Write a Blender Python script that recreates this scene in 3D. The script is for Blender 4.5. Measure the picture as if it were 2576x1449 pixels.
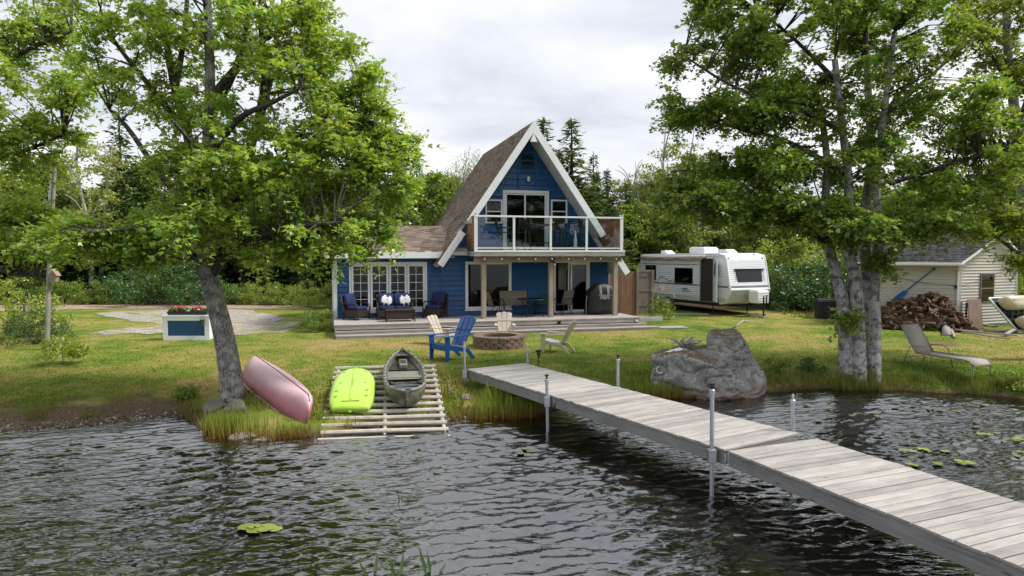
import bpy, bmesh, math, random
import numpy as np
from mathutils import Vector, Matrix, noise as mnoise
for o in list(bpy.data.objects): bpy.data.objects.remove(o)
random.seed(7); RNG = np.random.default_rng(11)
S = bpy.context.scene; COL = S.collection; R = math.radians; PI = math.pi

# ---------------------------------------------------------------- camera
CAM_Z = 3.4; PITCH = R(2.92); FPX = 1716.0
cam = bpy.data.cameras.new('camera'); cam.sensor_width = 36; cam.lens = 36 * FPX / 2576
cam.clip_start = .1; cam.clip_end = 1500
camo = bpy.data.objects.new('camera', cam); COL.objects.link(camo)
camo.location = (0, 0, CAM_Z); camo.rotation_euler = (PI / 2 - PITCH, 0, 0); S.camera = camo

# ---------------------------------------------------------------- sky
SUN_EL, SUN_AZ = R(52), R(95)          # off to the right, veiled by thin cloud
W = bpy.data.worlds.new('World'); S.world = W; W.use_nodes = True
wt = W.node_tree; wt.nodes.clear()
def N(nt, typ, ins=None, **props):
    n = nt.nodes.new(typ)
    for k, v in props.items(): setattr(n, k, v)
    for k, v in (ins or {}).items():
        s = n.inputs[k]
        if isinstance(v, bpy.types.NodeSocket): nt.links.new(v, s)
        elif isinstance(v, (tuple, list)) and s.type == 'RGBA' and len(v) == 3: s.default_value = (*v, 1)
        else: s.default_value = v
    return n
def ramp(nt, fac, stops, interp='LINEAR'):
    n = nt.nodes.new('ShaderNodeValToRGB'); n.color_ramp.interpolation = interp
    e = n.color_ramp.elements
    while len(e) < len(stops): e.new(.5)
    for el, (p, c) in zip(e, stops):
        el.position = p; el.color = (*c, 1) if len(c) == 3 else c
    nt.links.new(fac, n.inputs[0]); return n.outputs[0]
def mixc(nt, fac, a, b, typ='MIX'):
    n = nt.nodes.new('ShaderNodeMix'); n.data_type = 'RGBA'; n.blend_type = typ; n.clamp_factor = True
    for k, v in ((0, fac), (6, a), (7, b)):
        if isinstance(v, bpy.types.NodeSocket): nt.links.new(v, n.inputs[k])
        else: n.inputs[k].default_value = (*v, 1) if isinstance(v, (tuple, list)) else v
    return n.outputs[2]
def math_(nt, op, a, b=0.0, c=0.0):
    n = nt.nodes.new('ShaderNodeMath'); n.operation = op
    for k, v in ((0, a), (1, b), (2, c)):
        if isinstance(v, bpy.types.NodeSocket): nt.links.new(v, n.inputs[k])
        else: n.inputs[k].default_value = v
    return n.outputs[0]
sky = N(wt, 'ShaderNodeTexSky', sky_type='NISHITA', sun_disc=False, sun_elevation=SUN_EL, sun_rotation=SUN_AZ)
skyb = mixc(wt, 1.0, sky.outputs[0], (.1, .1, .1), 'MULTIPLY')
tc = N(wt, 'ShaderNodeTexCoord'); sp = N(wt, 'ShaderNodeSeparateXYZ', {0: tc.outputs['Generated']})
den = math_(wt, 'ADD', math_(wt, 'ABSOLUTE', sp.outputs[2]), .16)
cv = N(wt, 'ShaderNodeCombineXYZ', {0: math_(wt, 'DIVIDE', sp.outputs[0], den), 1: math_(wt, 'DIVIDE', sp.outputs[1], den), 2: 3.3})
n1 = N(wt, 'ShaderNodeTexNoise', {'Vector': cv.outputs[0], 'Scale': .95, 'Detail': 7.0, 'Roughness': .55, 'Distortion': .35})
n2 = N(wt, 'ShaderNodeTexNoise', {'Vector': cv.outputs[0], 'Scale': .42, 'Detail': 3.0, 'Roughness': .5})
cl = ramp(wt, math_(wt, 'ADD', math_(wt, 'MULTIPLY', n1.outputs[0], .6), math_(wt, 'MULTIPLY', n2.outputs[0], .4)),
          [(.37, (.365, .395, .45)), (.46, (.49, .51, .55)), (.55, (.60, .61, .625)), (.66, (.67, .67, .67))])
cover = ramp(wt, n2.outputs[0], [(.25, (.9, .9, .9)), (.42, (1, 1, 1))])
bgc = mixc(wt, cover, skyb, cl)
bg = N(wt, 'ShaderNodeBackground', {0: bgc, 1: 1.0})
wo = N(wt, 'ShaderNodeOutputWorld', {0: bg.outputs[0]})

# ---------------------------------------------------------------- sun
sl = bpy.data.lights.new('sun', 'SUN'); sl.energy = 2.6; sl.angle = R(14); sl.color = (1, .965, .9)
so = bpy.data.objects.new('sun', sl); COL.objects.link(so)
sdir = Vector((math.sin(SUN_AZ) * math.cos(SUN_EL), math.cos(SUN_AZ) * math.cos(SUN_EL), math.sin(SUN_EL)))
so.rotation_euler = sdir.to_track_quat('Z', 'Y').to_euler(); so.location = (20, 30, 40)

# ---------------------------------------------------------------- exposure, render settings
vs = S.view_settings; vs.view_transform = 'Standard'; vs.look = 'None'; vs.exposure = .85; vs.gamma = 1; vs.use_curve_mapping = False
S.render.engine = 'CYCLES'; cy = S.cycles
cy.use_denoising = True; cy.max_bounces = 10; cy.transparent_max_bounces = 16; cy.diffuse_bounces = 5; cy.glossy_bounces = 3
cy.transmission_bounces = 4; cy.caustics_reflective = False; cy.caustics_refractive = False; cy.sample_clamp_indirect = 6

# ---------------------------------------------------------------- measuring helpers: photo point (2576 x 1449) -> place in the world
CP, SPT = math.cos(PITCH), math.sin(PITCH)
def ray(x, y):
    a = (x - 1288) / FPX; b = -(y - 724.5) / FPX
    return a, CP + b * SPT, -SPT + b * CP
def at_y(x, y, Y):
    a, b, c = ray(x, y); t = Y / b
    return Vector((a * t, Y, CAM_Z + c * t))
def at_z(x, y, z):
    a, b, c = ray(x, y); t = (z - CAM_Z) / c
    return Vector((a * t, b * t, z))

# ---------------------------------------------------------------- the lie of the land
SHORE = [(-900, 1150), (-300, 1105), (0, 1088), (200, 1074), (400, 1050), (452, 1046), (500, 1078), (540, 1100), (700, 1104), (800, 1098), (900, 1085), (1000, 1075), (1120, 1058),
         (1200, 1052), (1330, 1050), (1450, 1022), (1600, 1003), (1700, 1000), (1860, 1002), (1935, 987), (2050, 980), (2300, 984), (2450, 992), (2576, 1004), (2800, 1030), (3300, 1080)]
_sp = [at_z(x, y, 0) for x, y in SHORE]
SX = np.array([p.x for p in _sp]); SY = np.array([p.y for p in _sp])
SX = np.concatenate([[-300], SX, [300]]); SY = np.concatenate([[SY[0] - 6], SY, [SY[-1] - 6]])
def vnoise(x, y, s=1.0, seed=0):
    x = np.asarray(x, float) / s + seed * 17.3; y = np.asarray(y, float) / s + seed * 9.1
    return (np.sin(x * 1.3 + 1.7 * np.sin(y * .9)) + np.sin(y * 1.7 + 1.3 * np.sin(x * 1.1)) + np.sin((x + y) * 2.3 + 2 * np.sin(x * .7 - y))) / 3
def height(x, y):
    x = np.asarray(x, float); y = np.asarray(y, float)
    s = y - (np.interp(x, SX, SY) + .12 * vnoise(x, y * 0, .35, 3) * np.clip((x + 6) / 2, .2, 1))
    k = np.interp(x, [-8, -6, 0, 4, 7], [2.3, 1.7, 1.6, 1.1, .75])
    land = .5 * (1 - np.exp(-np.maximum(s, 0) / k)) + .012 * vnoise(x, y, .8, 1) * np.clip(s, 0, 1) * np.clip((23 - y) / 3, 0, 1)
    land = land + .12 * np.clip((y - 27) / 10, 0, 1)
    bed = -1.5 * (1 - np.exp(-np.maximum(-s, 0) / 4.5)) - .04 * np.clip(-s, 0, 1)
    return np.where(s > 0, land, bed)
def G(x, y):
    """photo point -> point on the ground (arrays too)"""
    x = np.asarray(x, float); y = np.asarray(y, float)
    a = (x - 1288) / FPX; b = -(y - 724.5) / FPX; dy = CP + b * SPT; dz = -SPT + b * CP
    z = np.full(np.broadcast(a, dz).shape, .35)
    for _ in range(60):
        t = (z - CAM_Z) / dz; z = z * .6 + .4 * height(a * t, dy * t)
    return np.stack([a * t, dy * t, z], -1)
def Gv(x, y): return Vector(G(x, y).tolist())
def ground(x, y): return float(height(x, y))

# ---------------------------------------------------------------- mesh helpers
def tag(o, label=None, cat=None, group=None, kind=None):
    if label: o['label'] = label
    if cat: o['category'] = cat
    if group: o['group'] = group
    if kind: o['kind'] = kind
    return o
def link(name, data, parent=None):
    o = bpy.data.objects.new(name, data); COL.objects.link(o); o.parent = parent; return o
def empty(name, loc, rz=0.0, label=None, cat=None, group=None):
    o = link(name, None); o.location = loc; o.rotation_euler = (0, 0, rz); o.empty_display_size = .2
    return tag(o, label, cat, group)
def copy_tree(o, parent=None):
    c = o.copy(); COL.objects.link(c); c.parent = parent
    for ch in o.children: copy_tree(ch, c)
    return c
def fastmesh(name, verts, faces, mat=None, parent=None, smooth=False):
    """verts (n,3) array, faces (m,k) array, one material"""
    me = bpy.data.meshes.new(name); verts = np.ascontiguousarray(verts, np.float32); faces = np.ascontiguousarray(faces, np.int32)
    n, (m, k) = len(verts), faces.shape
    me.vertices.add(n); me.vertices.foreach_set('co', verts.ravel())
    me.loops.add(m * k); me.loops.foreach_set('vertex_index', faces.ravel())
    me.polygons.add(m); me.polygons.foreach_set('loop_start', np.arange(0, m * k, k, dtype=np.int32))
    if smooth: me.polygons.foreach_set('use_smooth', np.ones(m, bool))
    me.update(calc_edges=True); me.validate()
    if mat: me.materials.append(mat)
    return link(name, me, parent) if parent is not False else me
class MB:
    def __init__(s, dz=0.0): s.v = []; s.f = []; s.dz = dz
    def add(s, vs, fs):
        b = len(s.v); s.v += [(p[0], p[1], p[2] + s.dz) for p in vs]; s.f += [tuple(b + i for i in f) for f in fs]; return s
    def box(s, x0, x1, y0, y1, z0, z1):
        return s.add([(x, y, z) for x in (x0, x1) for y in (y0, y1) for z in (z0, z1)],
                     [(0, 1, 3, 2), (4, 6, 7, 5), (0, 4, 5, 1), (2, 3, 7, 6), (0, 2, 6, 4), (1, 5, 7, 3)])
    def bar(s, a, b, w, h, up=(0, 0, 1)):
        a = Vector(a); b = Vector(b); d = (b - a).normalized(); u = Vector(up)
        if abs(d.dot(u)) > .98: u = Vector((0, 1, 0))
        sx = d.cross(u).normalized() * (w / 2); sy = sx.cross(d).normalized() * (h / 2)
        vs = [p + i * sx + j * sy for p in (a, b) for i, j in ((-1, -1), (1, -1), (1, 1), (-1, 1))]
        return s.add(vs, [(3, 2, 1, 0), (4, 5, 6, 7), (0, 1, 5, 4), (1, 2, 6, 5), (2, 3, 7, 6), (3, 0, 4, 7)])
    def tube(s, pts, r, n=8, caps=True):
        pts = [Vector(p) for p in pts]; rs = r if isinstance(r, (list, tuple)) else [r] * len(pts)
        vs = []; prev = None
        for i, p in enumerate(pts):
            d = (pts[min(i + 1, len(pts) - 1)] - pts[max(i - 1, 0)]).normalized()
            if prev is None: prev = d.orthogonal().normalized()
            prev = (prev - d * prev.dot(d)).normalized(); q = d.cross(prev)
            for k in range(n):
                a = 2 * PI * k / n; vs.append(p + rs[i] * (math.cos(a) * prev + math.sin(a) * q))
        fs = [(i * n + k, i * n + (k + 1) % n, (i + 1) * n + (k + 1) % n, (i + 1) * n + k) for i in range(len(pts) - 1) for k in range(n)]
        if caps: fs += [tuple(range(n - 1, -1, -1)), tuple((len(pts) - 1) * n + k for k in range(n))]
        return s.add(vs, fs)
    def lathe(s, prof, n=16, c=(0, 0, 0)):
        vs = [(c[0] + r * math.cos(2 * PI * k / n), c[1] + r * math.sin(2 * PI * k / n), c[2] + z) for r, z in prof for k in range(n)]
        fs = [(i * n + k, i * n + (k + 1) % n, (i + 1) * n + (k + 1) % n, (i + 1) * n + k) for i in range(len(prof) - 1) for k in range(n)]
        fs += [tuple(range(n - 1, -1, -1)), tuple((len(prof) - 1) * n + k for k in range(n))]
        return s.add(vs, fs)
    def prism(s, poly, off):
        """polygon of 3-D points pushed along off"""
        n = len(poly); off = Vector(off); a = [Vector(p) for p in poly]
        return s.add(a + [p + off for p in a], [tuple(range(n - 1, -1, -1)), tuple(range(n, 2 * n))] + [(k, (k + 1) % n, n + (k + 1) % n, n + k) for k in range(n)])
    def loft(s, rings, closed=True, caps=True):
        n = len(rings[0]); fs = []
        for i in range(len(rings) - 1):
            for k in range(n if closed else n - 1):
                fs.append((i * n + k, i * n + (k + 1) % n, (i + 1) * n + (k + 1) % n, (i + 1) * n + k))
        if caps and closed: fs += [tuple(range(n - 1, -1, -1)), tuple((len(rings) - 1) * n + k for k in range(n))]
        return s.add([p for r in rings for p in r], fs)
    def mesh(s, name, mat=None, smooth=False, recalc=True):
        me = bpy.data.meshes.new(name); me.from_pydata([tuple(p) for p in s.v], [], s.f)
        if recalc:
            bm = bmesh.new(); bm.from_mesh(me); bmesh.ops.recalc_face_normals(bm, faces=bm.faces[:]); bm.to_mesh(me); bm.free()
        if smooth: me.polygons.foreach_set('use_smooth', [True] * len(me.polygons))
        if mat: me.materials.append(mat)
        me.update(); return me
    def build(s, name, mat=None, parent=None, smooth=False, bevel=0, sub=0, sharp=None):
        o = link(name, s.mesh(name, mat, smooth or sub > 0), parent)
        if bevel:
            m = o.modifiers.new('bevel', 'BEVEL'); m.width = bevel; m.segments = 2; m.limit_method = 'ANGLE'
        if sub:
            m = o.modifiers.new('sub', 'SUBSURF'); m.levels = m.render_levels = sub
        if sharp:
            o.data.set_sharp_from_angle(angle=R(sharp))
        return o

# ---------------------------------------------------------------- materials
def newmat(name):
    m = bpy.data.materials.new(name); m.use_nodes = True; nt = m.node_tree; nt.nodes.clear()
    out = nt.nodes.new('ShaderNodeOutputMaterial'); return m, nt, out
def principled(nt, out, col, rough=.6, bump=None, bdist=.01, bstr=1.0, **kw):
    p = N(nt, 'ShaderNodeBsdfPrincipled'); nt.links.new(p.outputs[0], out.inputs[0])
    for k, v in {'Base Color': col, 'Roughness': rough, **kw}.items():
        s = p.inputs[k]
        if isinstance(v, bpy.types.NodeSocket): nt.links.new(v, s)
        else: s.default_value = (*v, 1) if isinstance(v, (tuple, list)) and s.type == 'RGBA' and len(v) == 3 else v
    if bump is not None:
        b = N(nt, 'ShaderNodeBump', {'Height': bump, 'Distance': bdist, 'Strength': bstr}); nt.links.new(b.outputs[0], p.inputs['Normal'])
    return p
def scal(c, k): return tuple(min(1, x * k) for x in c)
def stained(name, col, rough=.6, var=.18, scale=5.0, stretch=(1, 1, 1), objvar=.0, bump=0.0, col2=None, spec=.4, metallic=0.0, detail=5.0, fine=40.0):
    """one colour with uneven wear, a fine grain and a per-object shift"""
    m, nt, out = newmat(name); tcn = N(nt, 'ShaderNodeTexCoord')
    mp = N(nt, 'ShaderNodeMapping', {0: tcn.outputs['Object'], 'Scale': stretch})
    a = N(nt, 'ShaderNodeTexNoise', {'Vector': mp.outputs[0], 'Scale': scale, 'Detail': detail, 'Roughness': .6})
    b = N(nt, 'ShaderNodeTexNoise', {'Vector': mp.outputs[0], 'Scale': fine, 'Detail': 3.0, 'Roughness': .6})
    f = math_(nt, 'ADD', math_(nt, 'MULTIPLY', a.outputs[0], .65), math_(nt, 'MULTIPLY', b.outputs[0], .35))
    c = ramp(nt, f, [(.3, scal(col, 1 - var)), (.5, col), (.7, col2 or scal(col, 1 + var))])
    if objvar:
        oi = N(nt, 'ShaderNodeObjectInfo')
        v = math_(nt, 'ADD', math_(nt, 'MULTIPLY', oi.outputs['Random'], 2 * objvar), 1 - objvar)
        hs = N(nt, 'ShaderNodeHueSaturation', {'Color': c, 'Value': v}); c = hs.outputs[0]
    principled(nt, out, c, rough, f if bump else None, bump or .01, 1.0, Metallic=metallic, **{'Specular IOR Level': spec})
    return m
def wood(name, dark, mid, light, axis=0, objvar=.14, rough=.8, knots=True, bump=.003):
    """weathered boards: grain runs along one local axis"""
    m, nt, out = newmat(name); tcn = N(nt, 'ShaderNodeTexCoord'); oi = N(nt, 'ShaderNodeObjectInfo')
    st = [9.0, 9.0, 9.0]; st[axis] = .55
    off = N(nt, 'ShaderNodeVectorMath', {0: tcn.outputs['Object'], 1: N(nt, 'ShaderNodeCombineXYZ', {0: math_(nt, 'MULTIPLY', oi.outputs['Random'], 37.), 1: math_(nt, 'MULTIPLY', oi.outputs['Random'], 11.), 2: 0.0}).outputs[0]}, operation='ADD')
    mp = N(nt, 'ShaderNodeMapping', {0: off.outputs[0], 'Scale': st})
    a = N(nt, 'ShaderNodeTexNoise', {'Vector': mp.outputs[0], 'Scale': 1.6, 'Detail': 8.0, 'Roughness': .68, 'Distortion': .6})
    g = N(nt, 'ShaderNodeTexNoise', {'Vector': mp.outputs[0], 'Scale': 9.0, 'Detail': 4.0, 'Roughness': .7})
    w = N(nt, 'ShaderNodeTexNoise', {'Vector': off.outputs[0], 'Scale': 2.2, 'Detail': 3.0})
    f = math_(nt, 'ADD', math_(nt, 'MULTIPLY', a.outputs[0], .5), math_(nt, 'ADD', math_(nt, 'MULTIPLY', g.outputs[0], .25), math_(nt, 'MULTIPLY', w.outputs[0], .25)))
    c = ramp(nt, f, [(.34, dark), (.48, mid), (.62, light)])
    if knots:
        st2 = [5.0, 5.0, 5.0]; st2[axis] = 1.6
        v = N(nt, 'ShaderNodeTexVoronoi', {'Vector': N(nt, 'ShaderNodeMapping', {0: off.outputs[0], 'Scale': st2}).outputs[0], 'Scale': 1.0})
        k = ramp(nt, v.outputs['Distance'], [(.04, (1, 1, 1)), (.1, (0, 0, 0))])
        c = mixc(nt, math_(nt, 'MULTIPLY', k, .7), c, scal(dark, .6))
    hv = math_(nt, 'ADD', math_(nt, 'MULTIPLY', oi.outputs['Random'], 2 * objvar), 1 - objvar)
    c = N(nt, 'ShaderNodeHueSaturation', {'Color': c, 'Value': hv}).outputs[0]
    principled(nt, out, c, rough, f, bump, 1.0, **{'Specular IOR Level': .25}); return m
def leafmat(name, cols, trans=.35, gloss=.06, objvar=.12):
    """leaves: tone differs from leaf to leaf and tree to tree, light passes through"""
    m, nt, out = newmat(name); g = N(nt, 'ShaderNodeNewGeometry'); oi = N(nt, 'ShaderNodeObjectInfo')
    n = len(cols); c = ramp(nt, g.outputs['Random Per Island'], [(i / (n - 1), x) for i, x in enumerate(cols)])
    tcn = N(nt, 'ShaderNodeTexCoord')
    pn = N(nt, 'ShaderNodeTexNoise', {'Vector': tcn.outputs['Object'], 'Scale': .55, 'Detail': 2.0})
    v = math_(nt, 'ADD', math_(nt, 'MULTIPLY', oi.outputs['Random'], 2 * objvar), .75 - objvar)
    v = math_(nt, 'ADD', v, math_(nt, 'MULTIPLY', pn.outputs[0], .5))
    c = N(nt, 'ShaderNodeHueSaturation', {'Hue': math_(nt, 'ADD', math_(nt, 'MULTIPLY', pn.outputs[0], .05), .475), 'Color': c, 'Value': v}).outputs[0]
    d = N(nt, 'ShaderNodeBsdfDiffuse', {0: c}); t = N(nt, 'ShaderNodeBsdfTranslucent', {0: mixc(nt, .5, c, mixc(nt, 1.0, c, (1.6, 1.5, .5), 'MULTIPLY'))})
    s1 = N(nt, 'ShaderNodeMixShader', {0: trans, 1: d.outputs[0], 2: t.outputs[0]})
    gl = N(nt, 'ShaderNodeBsdfGlossy', {0: (1, 1, 1, 1), 'Roughness': .42})
    s2 = N(nt, 'ShaderNodeMixShader', {0: gloss, 1: s1.outputs[0], 2: gl.outputs[0]})
    nt.links.new(s2.outputs[0], out.inputs[0]); return m
def glassmat(name, tint=(.75, .8, .8), refl=.12, rough=.02, edge=.6):
    m, nt, out = newmat(name)
    lw = N(nt, 'ShaderNodeLayerWeight', {0: .35})
    f = math_(nt, 'ADD', math_(nt, 'MULTIPLY', lw.outputs['Facing'], edge - refl), refl)
    t = N(nt, 'ShaderNodeBsdfTransparent', {0: (*tint, 1)}); g = N(nt, 'ShaderNodeBsdfGlossy', {0: (1, 1, 1, 1), 'Roughness': rough})
    s = N(nt, 'ShaderNodeMixShader', {0: f, 1: t.outputs[0], 2: g.outputs[0]}); nt.links.new(s.outputs[0], out.inputs[0]); return m
def barkmat(name, dark, light, scale=9.0, pale=None, palefac=0.0):
    m, nt, out = newmat(name); tcn = N(nt, 'ShaderNodeTexCoord')
    mp = N(nt, 'ShaderNodeMapping', {0: tcn.outputs['Object'], 'Scale': (1, 1, .16)})
    v = N(nt, 'ShaderNodeTexVoronoi', {'Vector': N(nt, 'ShaderNodeVectorMath', {0: mp.outputs[0], 1: N(nt, 'ShaderNodeTexNoise', {'Vector': mp.outputs[0], 'Scale': 6.0}).outputs['Color']}, operation='ADD').outputs[0], 'Scale': scale}, feature='DISTANCE_TO_EDGE')
    a = N(nt, 'ShaderNodeTexNoise', {'Vector': tcn.outputs['Object'], 'Scale': scale * 1.5, 'Detail': 6.0, 'Roughness': .7})
    f = math_(nt, 'ADD', math_(nt, 'MULTIPLY', v.outputs[0], 1.3), math_(nt, 'MULTIPLY', a.outputs[0], .55))
    c = ramp(nt, f, [(.3, dark), (.36, scal(light, .55)), (.54, light)])
    if pale:
        q = N(nt, 'ShaderNodeTexNoise', {'Vector': tcn.outputs['Object'], 'Scale': 5.0, 'Detail': 7.0, 'Roughness': .75})
        c = mixc(nt, ramp(nt, q.outputs[0], [(.5 - palefac * .2, (0, 0, 0)), (.62 - palefac * .2, (1, 1, 1))]), c, pale)
    principled(nt, out, c, .9, f, .03, 1.0, **{'Specular IOR Level': .2}); return m
def lawn_color(nt):
    """turf tone by place: green, yellowed and worn patches; same for soil sheet and blades"""
    g = N(nt, 'ShaderNodeNewGeometry'); P = g.outputs['Position']
    a = N(nt, 'ShaderNodeTexNoise', {'Vector': P, 'Scale': .23, 'Detail': 5.0, 'Roughness': .6})
    b = N(nt, 'ShaderNodeTexNoise', {'Vector': P, 'Scale': 1.4, 'Detail': 4.0, 'Roughness': .65})
    d = N(nt, 'ShaderNodeTexNoise', {'Vector': P, 'Scale': 14.0, 'Detail': 3.0, 'Roughness': .7})
    sx = N(nt, 'ShaderNodeSeparateXYZ', {0: P})
    f = math_(nt, 'ADD', math_(nt, 'MULTIPLY', a.outputs[0], .62), math_(nt, 'MULTIPLY', b.outputs[0], .38))
    # the turf left of the fire pit and towards the house is drier
    e1 = N(nt, 'ShaderNodeVectorMath', {0: N(nt, 'ShaderNodeMapping', {0: P, 'Location': (1.05, -4.6, 0), 'Scale': (.2, .22, 0)}).outputs[0]}, operation='LENGTH')
    f = math_(nt, 'ADD', f, math_(nt, 'MULTIPLY', ramp(nt, e1.outputs['Value'], [(0, (1, 1, 1)), (1, (0, 0, 0))]), .14))
    f = math_(nt, 'ADD', f, math_(nt, 'MULTIPLY_ADD', d.outputs[0], .05, .035))
    c = ramp(nt, math_(nt, 'SUBTRACT', f, .06), [(.40, (.085, .145, .02)), (.475, (.15, .20, .028)), (.535, (.235, .23, .052)), (.62, (.34, .255, .105))])
    return c, d.outputs[0]
M = {}
M['blue'] = stained('blue siding paint', (.006, .078, .235), .42, .16, 1.6, (1, 1, 5), objvar=.10, spec=.5)
M['bluetrim'] = stained('blue trim paint', (.006, .08, .24), .4, .12, 2.0)
M['white'] = stained('white paint', (.80, .82, .85), .45, .07, 3.0, objvar=.03)
M['whitew'] = stained('worn white paint', (.68, .69, .71), .5, .14, 4.0, (1, 1, 1), objvar=.04)
M['vinyl'] = stained('white vinyl', (.78, .79, .80), .32, .04, 2.0)
M['dockwood'] = wood('silvered dock boards', (.18, .167, .155), (.32, .30, .28), (.43, .407, .385), 0, .17)
M['dockbeam'] = wood('grey dock beam', (.13, .125, .12), (.24, .235, .23), (.33, .32, .31), 0, .08)
M['deckwood'] = wood('weathered deck boards', (.20, .18, .165), (.34, .31, .29), (.45, .42, .40), 0, .12)
M['postwood'] = wood('weathered post', (.19, .15, .115), (.31, .25, .20), (.41, .345, .29), 2, .08)
M['beamwood'] = wood('weathered beam', (.17, .125, .09), (.29, .22, .165), (.38, .30, .235), 0, .06)
M['rimwood'] = wood('grey green rim joist', (.19, .185, .165), (.33, .33, .31), (.44, .44, .42), 0, .06)
M['cedar'] = wood('cedar slat', (.15, .07, .035), (.26, .125, .065), (.34, .18, .10), 2, .14)
M['fence'] = wood('stained fence board', (.11, .06, .038), (.19, .105, .065), (.25, .15, .10), 2, .14)
M['gate'] = wood('grey brown gate board', (.11, .09, .075), (.19, .155, .13), (.26, .22, .19), 2, .12)
M['shingle'] = None
M['metal'] = stained('galvanised steel', (.42, .44, .47), .38, .12, 8.0, metallic=.75)
M['black'] = stained('black plastic', (.014, .014, .016), .45, .2, 6.0)
M['blackmetal'] = stained('black coated metal', (.016, .016, .018), .4, .15, 8.0, metallic=.2)
M['glass'] = glassmat('window glass', (.34, .38, .36), .03, .015, .3)
M['clear'] = glassmat('clear railing glass', (.88, .92, .92), .035, .01, .25)
M['darkglass'] = glassmat('dark tinted glass', (.05, .06, .06), .03, .02, .22)
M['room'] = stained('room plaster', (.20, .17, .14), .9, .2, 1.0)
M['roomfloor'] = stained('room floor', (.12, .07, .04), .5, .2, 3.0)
M['curtain'] = stained('curtain cloth', (.45, .43, .40), .95, .1, 3.0)
M['navy'] = stained('navy cushion cloth', (.012, .022, .085), .85, .22, 6.0, bump=.003)
M['wicker'] = stained('dark brown wicker', (.035, .022, .017), .6, .45, 26.0, (1, 1, 2.2), bump=.006)
M['tancloth'] = stained('beige sling cloth', (.25, .21, .165), .85, .15, 12.0)
M['tanplastic'] = stained('tan resin', (.46, .405, .335), .5, .10, 5.0, objvar=.05)
M['bluepl'] = stained('blue resin', (.006, .075, .30), .32, .14, 5.0, spec=.55)
M['teal'] = stained('teal cloth', (.012, .12, .115), .8, .2, 8.0)
M['cover'] = stained('black vinyl cover', (.016, .016, .017), .5, .3, 6.0, (1, 1, .3), bump=.01)
M['coverg'] = stained('grey cover stripe', (.20, .20, .20), .6, .2, 6.0)
M['bulb'] = stained('frosted bulb', (.5, .44, .33), .25, .05, 5.0)
M['screen'] = stained('louver', (.01, .02, .035), .6, .2, 4.0)

def shingles_mat(name, cols):
    m, nt, out = newmat(name); g = N(nt, 'ShaderNodeNewGeometry'); n = len(cols)
    c = ramp(nt, g.outputs['Random Per Island'], [(i / (n - 1), x) for i, x in enumerate(cols)])
    t = N(nt, 'ShaderNodeTexCoord'); a = N(nt, 'ShaderNodeTexNoise', {'Vector': t.outputs['Object'], 'Scale': 60.0, 'Detail': 3.0})
    b = N(nt, 'ShaderNodeTexNoise', {'Vector': t.outputs['Object'], 'Scale': .8, 'Detail': 4.0})
    v = math_(nt, 'ADD', math_(nt, 'MULTIPLY', a.outputs[0], .5), math_(nt, 'ADD', math_(nt, 'MULTIPLY', b.outputs[0], .5), .5))
    c = N(nt, 'ShaderNodeHueSaturation', {'Color': c, 'Value': v}).outputs[0]
    principled(nt, out, c, .9, a.outputs[0], .004, 1.0, **{'Specular IOR Level': .2}); return m
M['shingle'] = shingles_mat('brown asphalt shingle', [(.135, .10, .078), (.20, .152, .12), (.25, .196, .158), (.32, .256, .21), (.17, .128, .10)])
M['shingleg'] = shingles_mat('grey asphalt shingle', [(.085, .08, .082), (.12, .112, .115), (.155, .148, .15), (.19, .18, .182)])

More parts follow.
